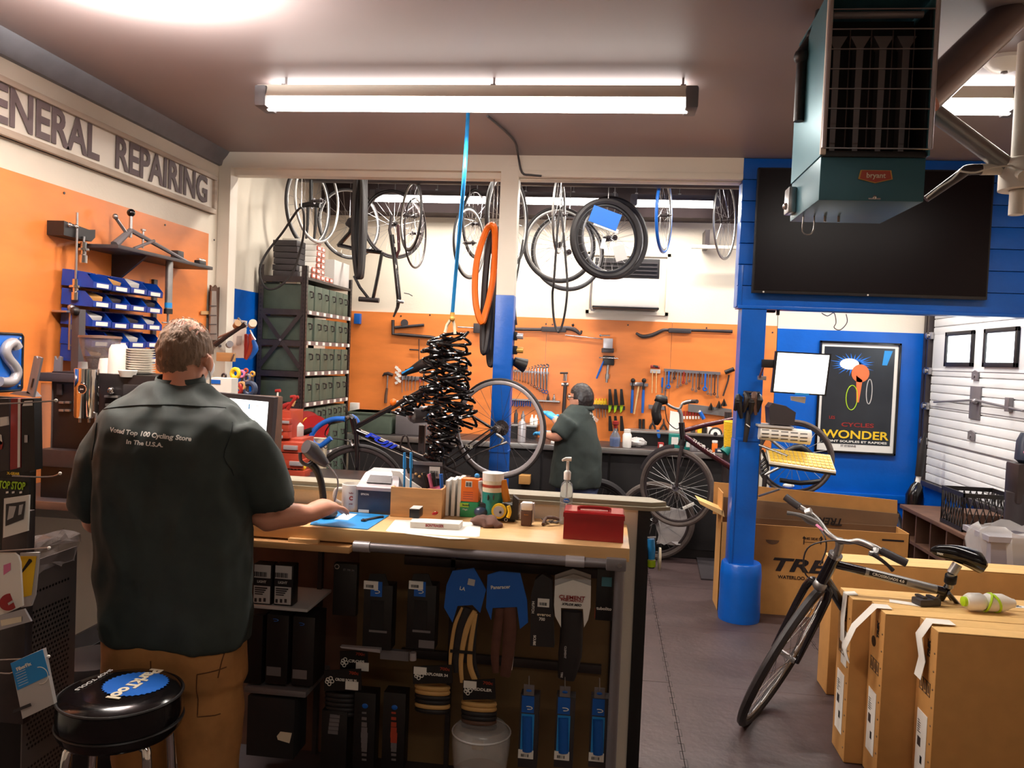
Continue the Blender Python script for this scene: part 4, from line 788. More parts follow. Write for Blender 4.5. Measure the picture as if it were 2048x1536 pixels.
hang_wheel('silver rimmed wheel hanging over the shelving, seen nearly face on', 699, 447, 63, 73, tire='rubber', tr=.009, Y=7.00, cass=True)
hang_wheel('wheel with a thin black tyre hanging in front of the long black frame', 788, 449, 63, 70, tr=.009, Y=7.05, rim='dark_steel')
hang_wheel('narrow silver wheel seen edge on under the left tube light', 822, 432, 21, 72, tr=.009, Y=6.57, side=-1, tilt=.03)
hang_wheel('low hanging wheel with a patterned rim right of the edge on wheel', 831, 467, 22, 70, tire=None, rimh=.01, Y=6.89, side=1, rim='dark_steel')
hang_wheel('wheel right behind the blue air hose, hanging lowest there', 939, 486, 32, 73, tr=.01, Y=6.68, tilt=-.12)
hang_wheel('wheel hanging just above and behind the one at the blue air hose', 952, 448, 27, 70, tr=.009, Y=7.00, rim='dark_steel')
hang_wheel('large wheel half hidden behind the top of the white centre post', 1015, 440, 42, 98, tr=.016, Y=6.10, side=1)
hang_wheel('wheel with a grey tyre hanging nearly face on right of the centre post', 1119, 490, 73, 76, tr=.013, Y=6.68, nsp=28)
hang_wheel('wheel with a dark tyre hanging lowest right of the centre post', 1136, 505, 73, 77, tr=.012, Y=6.94, nsp=28)
hang_wheel('narrow bare rim hanging edge on right of the centre post', 1118, 430, 12, 76, tire=None, Y=6.36, rimh=.01)
hang_wheel('wheel with one bright blue tyre hanging edge on before the bare cream wall', 1328, 431, 15, 74, tire='label_blue', tr=.013, Y=6.68)
hang_wheel('silver wheel hanging farthest right next to the blue header', 1450, 441, 21, 75, tire=None, rimh=.012, Y=6.68, tilt=.06)
t = hang_wheel('wheel with a very fat black tyre and hanging cards', 1213, 478, 71, 80, tr=.026, Y=6.47, rim='black')
B().obox(PY(1210, 436, 6.34), (.23, .01, .13), (0, .33, 0)).o('blue_card', 'label_blue', t); B().obox(PY(1212, 455, 6.345), (.2, .014, .03), (0, .33, 0)).o('card_edge', 'paper', t); B().obox(PY(1206, 487, 6.36), (.03, .004, .08), (0, .2, 0)).o('tag_card', 'paper', t); B().obox(PY(1240, 506, 6.36), (.09, .01, .12), (0, -.3, 0)).o('shiny_bag', 'paper_grey', t)
hang_wheel('second fat black tyred wheel right behind the one with cards', 1226, 476, 70, 82, tr=.024, Y=6.68, rim='alu')
def hang_tyre(label, pts, Y, r, m, w_=1, name='tyre_loop', grp='bicycle tyres hanging from the workshop ceiling'):
    P = [PY(x, y, Y+(.05*math.sin(k))) for k, (x, y) in enumerate(pts)]; t = thing(name, label, 'tyre', P[0], grp); B().tube(P, r, 8, closed=True, sm=6).o('casing', m, t); tp = max(P, key=lambda p: p.z); B().cyl(tp, (tp.x, tp.y, 3.45), .004, n=6).o('hook', 'steel', t); return t
hang_tyre('bright orange tyre hanging as a long loop left of the centre post', [(985, 450), (972, 462), (956, 510), (950, 560), (952, 610), (963, 645), (972, 622), (980, 590), (988, 540), (990, 470)], 5.45, .022, 'orange')
hang_tyre('smooth black tyre hanging long and narrow behind the orange one', [(992, 455), (980, 480), (972, 540), (967, 620), (966, 695), (972, 698), (980, 640), (986, 560), (994, 480)], 5.52, .024, 'rubber')
hang_tyre('black tyre hanging lowest, right against the centre post', [(998, 470), (988, 520), (984, 600), (978, 680), (979, 724), (986, 720), (992, 640), (998, 560)], 5.6, .022, 'rubber')
for k in range(3): hang_tyre('black tyre in the bundle of three hanging edge on left, %s one' % ['left', 'middle', 'right'][k], [(714+k*7, 350), (709+k*6.5, 400), (707+k*7, 470), (711+k*5, 530), (716+k*3, 554), (721+k*2, 530), (724+k*3, 450), (724+k*3, 370)], 5.75+.04*k, .02, 'rubber')
t = hang_tyre('thin inner tube hanging in a narrow loop right of the centre post', [(1108, 560), (1105, 590), (1108, 640), (1117, 664), (1127, 640), (1134, 590), (1133, 540), (1120, 420)], 6.2, .009, 'rubber', name='inner_tube')
t = hang_tyre('thin black tube loop hanging left, down to the blue panel', [(602, 415), (565, 465), (534, 505), (520, 535), (522, 560), (536, 578), (560, 572), (585, 545), (598, 510), (608, 460)], 5.8, .009, 'rubber', name='inner_tube')
# hanging frames
t = thing('bicycle_frameset', 'long black bicycle frame hanging nose down under the left tube light', 'bicycle frame', PY(790, 500, 6.4), 'frames hanging from the ceiling'); Yh = 6.75
B().tube([PY(783, 470, Yh), PY(790, 520, Yh), PY(798, 598, Yh)], .022, 10).o('down_tube', 'fuji_frame', t); B().tube([PY(784, 430, Yh), PY(779, 460, Yh), PY(788, 500, Yh)], .014, 8).o('seat_tube', 'dark_steel', t); B().tube([PY(796, 450, Yh), PY(798, 500, Yh), PY(792, 515, Yh)], .014, 8).o('top_tube', 'maroon', t); B().tube([PY(798, 596, Yh), PY(795, 615, Yh), PY(787, 634, Yh)], [.02, .014, .008], 8).o('chain_stay', 'dark_steel', t)
B().cyl(PY(794, 602, Yh-.05), PY(806, 604, Yh), .014).o('bottom_bracket', 'steel', t); B().tube([PY(808, 586, Yh), PY(818, 588, Yh), PY(825, 592, Yh)], .004, 6).o('cable_end', 'black', t)
for y in (487, 530): B().cyl(PY(790+(y-487)*.05, y, Yh-.024), PY(790+(y-487)*.05, y+7, Yh-.024), .006, n=6).o('white_decal', 'paper', t)
t = thing('bicycle_frameset', 'dark bicycle frame hanging behind the bundle of tyres', 'bicycle frame', PY(745, 550, 6.5), 'frames hanging from the ceiling'); Yh = 6.95
for nm_, p, r in (('top_tube', [(676, 490), (720, 500), (764, 505)], .018), ('seat_tube', [(764, 505), (756, 550), (746, 598)], .016), ('chain_stay', [(708, 552), (720, 575), (738, 598)], .013), ('down_tube', [(676, 492), (700, 465), (712, 430)], .02)): B().tube([PY(x, y, Yh) for x, y in p], r, 8).o(nm_, 'fuji_frame', t)
B().cyl(PY(718, 598, Yh), PY(758, 601, Yh), .022).o('bottom_bracket', 'dark_steel', t)
t = thing('hanging_fork', 'black fork and brake hanging inside the leftmost wheels', 'fork', PY(620, 420, 6.1)); Yh = 6.3
for x in (616, 632): B().tube([PY(x, 415, Yh), PY(x-1, 450, Yh), PY(x-4, 480, Yh), PY(x-8, 505, Yh)], [.014, .013, .01, .008], 8).o('fork_blade', 'black', t)
B().tube([PY(600, 412, Yh), PY(618, 408, Yh), PY(640, 411, Yh)], .02, 8).o('crown', 'black', t); B().cyl(PY(622, 360, Yh), PY(622, 408, Yh), .015).o('steerer', 'black', t)
for i, (x, y) in enumerate(((640, 385), (1030, 370), (700, 380))):
    pass
# ---- bundle of coiled black hoses under the blue air hose
t = thing('coiled_hose', 'big bundle of glossy black coiled hose hanging over the repair stand', 'hose', PY(890, 760, 4.8))
rc = random.Random(5)
for s_, (pth, R0, N) in enumerate((([(905, 668), (908, 720), (905, 780), (890, 850), (885, 905)], .088, 24), ([(885, 672), (872, 720), (868, 770), (872, 820), (888, 870)], .075, 22), ([(870, 690), (900, 740), (918, 790), (925, 850)], .08, 17), ([(870, 770), (830, 800), (800, 830)], .05, 10), ([(900, 850), (880, 890), (868, 920)], .06, 9))):
    pts = []; M_ = N*9; Yc = 4.86+.03*s_
    import bisect
    for k in range(M_):
        u = k/(M_-1)*(len(pth)-1); i = min(int(u), len(pth)-2); f_ = u-i; x = pth[i][0]*(1-f_)+pth[i+1][0]*f_; y = pth[i][1]*(1-f_)+pth[i+1][1]*f_
        a = k/9*2*PI; loop = k//9; rr = R0*(.85+.4*math.sin(loop*2.3+s_)**2); ph = math.sin(loop*1.7+s_)*.35
        p = PY(x, y, Yc); pts.append(p+V(rr*math.cos(a), rr*.8*math.sin(a), ph*rr*math.cos(a)+.01*math.sin(a+loop)))
    B().tube(pts, .0085, 7, sm=2).o('coil', 'black_gloss', t)
pts = [PY(872+14*math.cos(a), 903+14*math.sin(a), 4.75+.02*math.sin(3*a)) for a in [k*.5 for k in range(26)]]; B().tube(pts, .011, 7, sm=2).o('end_loop', 'black_gloss', t)
# ================================================================ BICYCLES IN THE WORKSHOP, CART, POSTER, CARTONS
def disc_wheel(parent, c, u, hd, R, **k):
    """wheel centre c, in-plane directions u (up) and hd (heading)"""
    u = Vector(u).normalized(); hd = Vector(hd); hd = (hd-u*hd.dot(u)).normalized(); ax = u.cross(hd)
    M = Matrix((hd, ax, u)).transposed().to_4x4(); M = Matrix.Translation(Vector(c)) @ M
    w_ = thing('tmp', None, None); COL.objects.unlink(w_); bpy.data.objects.remove(w_)
    h = B().cyl(Vector(c)-ax*.05, Vector(c)+ax*.05, .014).cyl(Vector(c)-ax*.035, Vector(c)-ax*.03, .026).cyl(Vector(c)+ax*.03, Vector(c)+ax*.035, .026).o(k.pop('nm', 'wheel_hub'), 'steel', parent)
    build_wheel(h, R=R, M=M, **k); return h, ax
Yf = 5.12
def Q(x, y, d=0): return PY(x, y, Yf+d)
# ---- repair stand
t = thing('repair_stand', 'repair stand with a slotted grey post and round clamp under the black bicycle', 'repair stand', Q(842, 1100, .1))
p = Q(845, 850, .1); B().box((p.x-.02, p.y-.02, .03), (p.x+.02, p.y+.02, p.z), .003).o('post', 'dark_steel', t)
b = B(); 
for k in range(8): b.box((p.x-.008, p.y-.0215, p.z-.12-k*.09), (p.x+.008, p.y-.0195, p.z-.08-k*.09))
b.o('slots', 'black', t, kind='stuff')
B().box((p.x-.3, p.y-.25, 0), (p.x+.3, p.y+.25, .03), .008).o('base_plate', 'dark_steel', t)
q = Q(850, 830, .0); B().cyl(q-V(.07, .04, 0), q+V(.09, .06, .01), .055, n=20).o('clamp_body', 'grey_metal', t); B().cyl(q+V(.05, -.045, 0), q+V(.075, -.045, .002), .06, n=20).o('clamp_ring', 'silver_paint', t); B().ball(q-V(.06, .04, -.0), .05, 14).o('clamp_jaw', 'steel', t); B().cyl(q+V(.06, -.1, .0), q+V(.06, -.04, .0), .025).o('blue_cap', 'sky_blue', t)
B().cyl(Q(787, 805), Q(828, 803), .012).o('lever', 'steel', t); B().ball(Q(787, 805), .026, 12).o('lever_ball', 'orange', t)
B().lathe([(.04, 0), (.05, .03), (.05, .1), (.04, .12)], Q(868, 830, -.05)-V(0, 0, .06)).o('black_housing', 'black', t)
# ---- black road bicycle clamped in the stand
t = thing('road_bicycle', 'black road bicycle with blue handlebar tape clamped in the repair stand', 'bicycle', Q(860, 930))
def bars_(nm, pts, r, m, d=0, sm=0, par=None, n=10): return B().tube([Q(x, y, d) for x, y in pts], r, n, sm=sm).o(nm, m, par or t)
fr = bars_('frame', [(714, 862), (790, 893), (868, 926), (886, 935)], .021, 'fuji_frame')
bars_('top_tube', [(708, 856), (850, 778), (872, 766)], .017, 'fuji_frame', par=fr); bars_('seat_tube', [(872, 766), (878, 850), (886, 935)], .016, 'fuji_frame', par=fr)
bars_('head_tube', [(706, 838), (712, 868)], .022, 'fuji_frame', par=fr)
for d in (-.05, .05): bars_('seat_stay', [(872, 770), (905, 808), (987, 858)], .009, 'fuji_frame', d, par=fr); bars_('chain_stay', [(886, 935), (920, 915), (990, 862)], .011, 'fuji_frame', d, par=fr)
b = B(); b.cyl(Q(722, 861, -.018), Q(866, 920, -.018), .0035); b.cyl(Q(722, 875, -.0), Q(860, 934, -.0), .003); b.o('white_pinstripe', 'paper', fr, kind='stuff')
a, b_ = Q(728, 866, -.024), Q(790, 895, -.024); text('FUJI', (a+b_)/2, b_-a, V(0, 0, 1), .036, 'royal', fr, bold=.05, shear=.3, width=(b_-a).length)
bars_('fork_blade', [(712, 868), (714, 900), (712, 990)], [.016, .015, .009], 'fuji_frame', -.045); bars_('fork_blade', [(712, 868), (714, 900), (712, 990)], [.016, .015, .009], 'fuji_frame', .045)
disc_wheel(t, Q(716, 986), (0, 0, 1), (-1, -.1, 0), .325, tr=.014, rim='dark_steel', rimh=.016, nsp=28, nm='front_wheel')
disc_wheel(t, Q(998, 857), (0, 0, 1), (-1, .28, 0), .325, tr=.01, rim='silver_paint', rimh=.0155, rimw=.012, nsp=24, cass=True, nm='rear_wheel', spoke='dark_steel')
bars_('stem', [(706, 838), (700, 833), (688, 838)], .018, 'black')
bars_('handlebar', [(690, 838), (670, 838), (655, 842), (640, 850), (628, 862), (622, 876), (628, 888), (640, 892), (652, 884), (662, 876)], .017, 'label_blue', -.2, 4)
bars_('handlebar_far_side', [(702, 832), (712, 838), (716, 848), (712, 856)], .016, 'label_blue', .2, 3)
bars_('bar_centre', [(690, 838), (688, 836)], .016, 'black', 0); B().cyl(Q(690, 838, -.2), Q(702, 832, .2), .014).o('bar_crosspiece', 'black', t)
bars_('brake_hood', [(625, 860), (606, 866), (600, 870)], [.02, .018, .01], 'black', -.2, 2); bars_('brake_lever', [(602, 866), (596, 880), (602, 896), (612, 905)], .006, 'steel', -.2, 3); bars_('brake_caliper', [(700, 880), (705, 892), (716, 884)], .012, 'steel', -.03)
bars_('brake_cable', [(668, 838), (650, 870), (690, 880), (702, 884)], .004, 'black', -.15, 4)
bars_('seat_post', [(872, 766), (866, 745)], .014, 'black'); bars_('saddle', [(804, 749), (822, 741), (845, 730), (868, 722)], [.012, .022, .04, .05], 'black', 0, 3); bars_('saddle_edge', [(804, 747), (820, 738), (838, 731)], .006, 'sky_blue', -.02, 2)
bars_('bottle_cage', [(800, 895), (806, 874), (814, 873), (818, 890), (824, 902)], .006, 'dark_steel', -.03, 3)
b = B().ring(Q(888, 935, -.06), .075, .006, (0, 1, 0), 28, 6); b.cyl(Q(888, 935, -.07), Q(888, 935, .07), .02)
for k in range(5): a = k*1.256; b.cyl(Q(888, 935, -.06), Q(888, 935, -.06)+V(.072*math.cos(a), 0, .072*math.sin(a)), .006, n=6)
b.o('chainring', 'dark_steel', t); bars_('crank_arm', [(888, 935), (925, 952)], .011, 'dark_steel', -.09); bars_('crank_arm', [(888, 935), (860, 905)], .011, 'dark_steel', .08)
B().obox(Q(930, 955, -.12), (.07, .08, .02)).o('pedal', 'black', t)
bars_('rear_derailleur', [(992, 868), (1006, 878), (1002, 888), (1014, 884)], .009, 'alu', -.06, 2)
bars_('chain', [(888, 922), (990, 852)], .005, 'dark_steel', -.06); bars_('chain_lower', [(888, 948), (960, 905), (1003, 888)], .005, 'dark_steel', -.06)
text('FUJI', Q(938, 893, -.07), Q(950, 895)-Q(925, 890), V(0, 0, 1), .02, 'paper', t, bold=.03)
# ---- mechanic's bicycle on the wall side (its bar and frame in front of him)
# ---- maroon bicycle
Yf = 6.66
t = thing('hybrid_bicycle', 'maroon bicycle with a spoked front wheel standing raised beside the blue post', 'bicycle', Q(1370, 1080))
fr = bars_('frame', [(1368, 872), (1415, 905), (1462, 935)], .024, 'maroon'); bars_('top_tube', [(1368, 861), (1410, 850), (1470, 838)], .02, 'maroon', par=fr); bars_('head_tube', [(1363, 845), (1366, 880)], .025, 'fuji_frame', par=fr)
a, b_ = Q(1384, 878, -.028), Q(1432, 910, -.028); text('THOR USA', (a+b_)/2, b_-a, V(0, 0, 1), .022, 'paper', fr, bold=.03, width=(b_-a).length*.95)
for d in (-.05, .05): bars_('fork_blade', [(1364, 892), (1358, 920), (1353, 974)], [.016, .016, .012], 'dark_steel', d)
bars_('fork_crown', [(1366, 880), (1362, 892)], .03, 'black')
disc_wheel(t, Q(1353, 975), (0, 0, 1), (-1, .5, 0), .322, tr=.02, tire='rubber_worn', rim='dark_steel', rimh=.012, nsp=32, nm='front_wheel', spr=.0018, spoke='alu')
p = Q(1377, 1012, -.03); B().obox(p, (.1, .012, .025), (0, -.5, 0), .004).o('spoke_reflector', 'paper', t)
b = B(); c = Q(1353, 975)
b.ring(c, .333, .024, (.48, .87, 0), 16, 6, sq=.4, a0=.35, a1=1.45); b.o('mudguard', 'charcoal', t)
bars_('stem', [(1363, 845), (1362, 828), (1358, 818)], .016, 'alu'); bars_('handlebar', [(1312, 792), (1325, 800), (1340, 812), (1358, 818), (1366, 806), (1385, 802)], .012, 'alu', 0, 3)
B().tube([PY(1368, 806, 6.8), PY(1378, 803, 6.7), PY(1394, 803, 6.6)], .017, 10).o('grip', 'charcoal', t)
B().tube([Q(1312, 795), Q(1322, 800), Q(1335, 800)], [.03, .045, .03], 10, sm=2).o('brake_hood', 'black', t); B().tube([Q(1318, 805, -.05), Q(1312, 822, -.05), Q(1314, 838, -.05), Q(1312, 850, -.05)], [.03, .04, .04, .015], 10, sm=3).o('hanging_pouch', 'black', t)
bars_('brake_cable', [(1330, 812), (1335, 842), (1352, 858), (1362, 852)], .004, 'black', 0, 4)
t = thing('bench_mount', 'dark stand arm holding the maroon bicycle by the blue post', 'stand', Q(1458, 1000)); B().cyl((Q(1458, 900).x, 6.8, 0), (Q(1458, 900).x, 6.8, 1.3), .03).o('post', 'dark_steel', t); B().cyl(Q(1448, 905, .05), Q(1470, 880, .08), .04).o('clamp', 'teal', t)
# wheels leaning at the bench behind the counter end
def floor_wheel(label, x, y, a, b_, R, Y, **k):
    global t
    c = PY(x, y, Y); c.z = R+.002; t = thing('spoked_wheelset', label, 'wheel', c, 'bicycle wheels standing against the workbench')
    view = math.atan2(c.x, c.y); M = Matrix.Translation(c) @ Matrix.Rotation(-view+math.acos(a/b_)*k.pop('side', 1), 4, 'Z'); build_wheel(t, R=R, M=M, **k)
floor_wheel('knobbly dark wheel right behind the mechanic, below the bench', 1190, 1016, 77.9, 78, .335, 6.93, tr=.03, rim='black')
floor_wheel('worn wheel half hidden behind the maroon bicycle front wheel', 1312, 1010, 77.9, 78, .335, 6.94, tr=.025, tire='rubber_worn', rim='dark_steel')
t = thing('bubble_wrap', 'crumpled silvery plastic sheet under the maroon bicycle', 'sheet', PY(1325, 1070, 6.85)); b = B(); a, c = PY(1315, 1085, 6.95), PY(1375, 1020, 6.95); b.box(a, (c.x, 6.98, c.z)); bmesh.ops.subdivide_edges(b.bm, edges=b.bm.edges[:], cuts=6)
for v in b.bm.verts: v.co += V(rn.uniform(-.02, .02), rn.uniform(-.03, 0), rn.uniform(-.02, .02))
b.o('sheet', 'paper_grey', t)
t = thing('small_carton', 'small brown carton lying low under the workbench behind the big wheel', 'box', PY(1048, 960, 6.95)); a, c = PY(1037, 968, 6.95), PY(1060, 952, 6.95); B().box((a.x, 6.95, a.z), (c.x, 7.08, c.z), .003).o('carton', 'cardboard', t)
t = thing('floor_mat', 'dark rubber mat on the floor by the workbench', 'mat', PZ(1425, 1130, 0)); a, c = PZ(1402, 1160, 0), PZ(1440, 1115, 0); B().prism([(a.x, a.y, .001), (1.6, a.y, .001), (1.6, a.y+.7, .001), (a.x+.04, a.y+.7, .001)], (0, 0, .012)).o('mat', 'charcoal', t)
# ---- poster
P0, P1 = PY(1628, 903, YW-.03), PY(1803, 687, YW-.03)
t = thing('framed_poster', 'large dark framed cycle poster with orange and yellow lettering on the blue wall', 'poster', ((P0.x+P1.x)/2, YW-.03, P0.z))
x0, x1, z0, z1 = P0.x, P1.x, P0.z, P1.z; W_ = x1-x0; H_ = z1-z0; f = B()
for (a, b_, c, d) in ((x0, z0, x1, z0+.02), (x0, z1-.02, x1, z1), (x0, z0, x0+.02, z1), (x1-.02, z0, x1, z1)): f.box((a, YW-.045, b_), (c, YW-.014, d), .003)
f.o('frame', 'black_gloss', t); mt_ = B().box((x0+.02, YW-.025, z0+.02), (x1-.02, YW-.014, z1-.02)).o('mat_board', 'paper', t)
B().box((x0+.045, YW-.028, z0+.085), (x1-.05, YW-.025, z1-.05)).o('picture', 'poster_dark', t)
def G(u, v, d=.03): return V(x0+W_*u, YW-d, z0+H_*v)
mat('glow_blue', (20, 110, 210), .5, noise=.3, scale=20); mat('figure_orange', (224, 110, 60), .5, noise=.08)
b = B(); c = G(.42, .8, .0285)
for k in range(26): a = k/26*2*PI; r_ = .16*(1+.15*math.sin(k*2.7)); d_ = V(math.cos(a)*1.15, 0, math.sin(a)*.62); n_ = V(-math.sin(a), 0, math.cos(a))*.014; b.prism([c-n_, c+d_*r_, c+n_], (0, -.001, 0))
b.o('burst_print', 'glow_blue', t, kind='stuff'); B().prism([G(.38+.12*math.cos(k/20*2*PI), .8+.05*math.sin(k/20*2*PI), .0295) for k in range(20)], (0, -.001, 0)).o('burst_centre', 'paper', t)
B().prism([G(.52+.11*math.cos(k/20*2*PI), .72+.08*math.sin(k/20*2*PI), .0305) for k in range(20)], (0, -.001, 0)).o('orange_shape', 'figure_orange', t)
B().prism([G(.47, .7, .0305), G(.55, .66, .0305), G(.52, .46, .0305), G(.49, .46, .0305)], (0, -.001, 0)).o('orange_shape', 'figure_orange', t)
for (u, v, ru) in ((.43, .5, .07), (.64, .56, .035)): B().ring(G(u, v, .031), W_*ru, .004, (0, 1, 0), 28, 5, Rz=H_*.11).o('ring_print', 'lime' if ru > .05 else 'paper_grey', t)
B().prism([G(.8, .93), G(.9, .93), G(.84, .8), G(.78, .8)], (0, -.001, 0)).o('blue_print', 'sky_blue', t)
text('LES', G(.2, .315, .029), (1, 0, 0), (0, 0, 1), .026, 'red', t, bold=.02); text('CYCLES', G(.52, .255, .029), (1, 0, 0), (0, 0, 1), .036, 'red', t, bold=.03, width=W_*.4)
text('WONDER', G(.5, .165, .029), (1, 0, 0), (0, 0, 1), .072, 'yellow', t, bold=.03, width=W_*.82); text('SONT SOUPLES ET RAPIDES', G(.51, .105, .029), (1, 0, 0), (0, 0, 1), .019, 'paper', t, bold=.03, width=W_*.76)
text('ST ETIENNE', G(.42, .065, .026), (1, 0, 0), (0, 0, 1), .018, 'grey_metal', t, bold=.02)
# ---- screen, charts and keyboard on the blue post
YM = 5.3
def K(x, y, d=0): return PY(x, y, YM+d)
t = thing('monitor', 'flat monitor with a white screen on an arm beside the blue post', 'monitor', K(1605, 745))
c4 = [K(1543, 785, .0), K(1652, 792, -.0), K(1663, 708, .0), K(1552, 702, .0)]; n_ = V(0, -.02, 0)
B().prism(c4, (0, .04, 0)).o('housing', 'black', t); ctr = sum(c4, V(0, 0, 0))/4; B().prism([ctr+(p-ctr)*V(.93, 1, .9).x-V(0, .002, 0) for p in c4], n_*.1).o('screen', 'screen_white', t)
B().box(K(1590, 790, -.004), K(1618, 787, -.002)).o('button_strip', 'sky_blue', t)
t = thing('monitor_bracket', 'black bracket arm between the blue post and the monitor', 'bracket', K(1530, 730)); B().box(K(1524, 735, .02), K(1560, 720, .06), .006).o('arm', 'black', t); B().cyl(K(1519, 755), K(1526, 735), .008).o('strut', 'maroon', t); B().box(K(1517, 760, .0), K(1530, 752, .05), .003).o('foot', 'grey_metal', t)
t = thing('paper_holder', 'small white paper holder hanging under the monitor', 'holder', K(1596, 795)); B().prism([K(1582, 793, .06), K(1612, 794, .06), K(1610, 807, .06), K(1583, 801, .06)], (0, .02, 0)).o('tray', 'paper', t)
t = thing('black_gloves', 'bundle of dark gloves and tools hooked on the blue post', 'gloves', K(1495, 805)); cb = rp
for k in range(7): p = PY(1475+k*7, 800+5*math.sin(k*2.1), YP-.04); B().tube([p+V(0, 0, .03), p+V(rn.uniform(-.02, .02), -.02, 0), p+V(rn.uniform(-.03, .03), 0, -.06-rn.uniform(0, .05))], [.015, .025, .01], 8, sm=2).o('glove', random.choice(['black', 'wood_dark', 'black']), t)
B().tube([PY(1497, 820, YP-.03), PY(1495, 850, YP-.03), PY(1490, 884, YP-.03)], [.014, .02, .014], 8).o('hanging_handle', 'black', t); B().cyl(PY(1487, 784, YP-.03), PY(1520, 786, YP-.03), .009).o('hook_bar', 'dark_steel', t); B().obox(PY(1496, 851, YP-.056), (.03, .004, .006), (0, .6, 0)).o('clip', 'paper', t)
t = thing('chart_roll', 'white cylindrical roll of printed labels on the cart by the blue post', 'roll', K(1565, 868)); B().cyl(K(1518, 864, .05), K(1620, 875, .05), .048, n=24).o('roll', 'paper', t)
for i in range(5):
    for j in range(3): a = -.5+j*.5; p = K(1528+i*19, 866+i*2, .05)+V(0, -.049*math.cos(a), .049*math.sin(a)); B().obox(p, (.045, .002, .006), (-a, 0, 0)).o('printed_line', 'charcoal', t)
t = thing('dark_bin', 'dark grey plastic bin standing above the label roll', 'bin', K(1565, 850)); B().prism([K(1540, 848), K(1588, 852), K(1592, 825), K(1572, 812), K(1545, 806), K(1538, 815)], (0, .14, 0)).o('body', 'charcoal', t)
t = thing('clear_tray', 'clear plastic tray under the dark bin', 'tray', K(1555, 855)); B().prism([K(1516, 849), K(1588, 854), K(1588, 858), K(1516, 853)], (0, .2, 0)).o('tray', 'paper_grey', t)
t = thing('post_bracket', 'silver bracket frame fixed to the side of the blue post', 'bracket', K(1520, 900)); b = B(); b.box(K(1516, 1000, .1), K(1521, 850, .12), .002); b.o('upright', 'alu', t); B().cyl(K(1518, 992, .05), K(1560, 978, -.1), .007).o('strut', 'alu', t); B().cyl(K(1518, 890, .05), K(1575, 912, -.05), .008).o('strut', 'alu', t)
for k in range(4): B().tube([K(1524+k*3, 900+k*8), K(1530+k*2, 915+k*8), K(1522, 925+k*8)], .009, 6, sm=2).o('cable', 'black', t)
t = thing('keyboard', 'yellow keyboard on a black tray in front of the blue post', 'keyboard', K(1600, 925))
kb = [PZ(1536, 928, 1.03), PZ(1672, 945, 1.03), PZ(1658, 912, 1.03), PZ(1530, 898, 1.03)]
kb = [K(1538, 926, -.15), K(1672, 945, -.15), K(1660, 912, .05), K(1532, 898, .05)]
mat('key_yellow', (236, 196, 70), .5, noise=.05)
B().prism([p-V(0, 0, .02) for p in kb], (0, 0, .012)).o('tray', 'black', t); B().prism([p-V(0, 0, .006) for p in kb], (0, 0, .012)).o('body', 'cream_plastic', t)
b = B()
for i in range(15):
    for j in range(5):
        u, v = .03+i/15.5, .08+j*.18; f2 = lambda u, v: (kb[0]*(1-u)+kb[1]*u)*(1-v)+(kb[3]*(1-u)+kb[2]*u)*v+V(0, 0, .007)
        b.prism([f2(u, v), f2(u+.052, v), f2(u+.052, v+.14), f2(u, v+.14)], (0, 0, .006))
b.o('keys', 'key_yellow', t, kind='stuff')
# bicycle behind the cart
Yf = 6.9
t = thing('bicycle', 'bicycle with a grey tyred wheel parked against the blue back wall behind the keyboard', 'bicycle', Q(1590, 990))
disc_wheel(t, Q(1588, 915), (0, 0, 1), (-1, .3, 0), .315, tr=.016, tire='rubber_worn', rim='dark_steel', nsp=20, nm='rear_wheel', spr=.002, spoke='alu')
bars_('seat_stay', [(1530, 870), (1560, 895), (1588, 915)], .012, 'alu'); bars_('chain_stay', [(1530, 950), (1560, 935), (1588, 915)], .011, 'alu'); bars_('saddle', [(1570, 905), (1600, 895), (1625, 915)], [.02, .035, .03], 'black', -.1, 3); B().cyl(Q(1530, 950, .05), V(Q(1530, 950).x, Yf+.05, 0), .02).o('stand_leg', 'dark_steel', t); bars_('rear_rack', [(1560, 960), (1600, 966), (1640, 962)], .02, 'black', -.05, 2)
t = thing('spoked_wheelset', 'thin dark wheel whose top shows above the open carton at the blue wall', 'wheel', Q(1742, 1040)); build_wheel(t, R=.28, M=Matrix.Translation(V(PY(1742, 1045, 7.5).x, 7.5, .282)), tr=.014)
t = thing('white_oval_plate', 'small white oval plate low on the blue back wall', 'plate', Q(1575, 970)); B().ball(PY(1577, 971, YW-.016), (.055, .01, .02), 14).o('plate', 'paper', t)
t = thing('thin_wire', 'thin grey wire looping down from the underside of the blue header', 'wire', PY(1670, 640, 5.6)); B().tube([PY(1643, 626, 5.6), PY(1655, 632, 5.6), PY(1668, 626, 5.6), PY(1672, 645, 5.6), PY(1668, 655, 5.6), PY(1680, 660, 5.6), PY(1694, 645, 5.6), PY(1692, 628, 5.6)], .0035, 5, sm=4).o('wire', 'grey_metal', t)
t = thing('hook_light', 'small black fixture under the blue header next to the post', 'fixture', PY(1540, 620, YP+.1)); B().box(PY(1527, 624, YP+.1), PY(1548, 618, YP+.16)).o('body', 'black', t); B().box(PY(1554, 630, YP+.05), PY(1558, 617, YP+.08)).o('clip', 'black', t); B().cyl(PY(1556, 625, YP+.1), PY(1553, 705, YP+.1), .002, n=5).o('cord', 'charcoal', t)
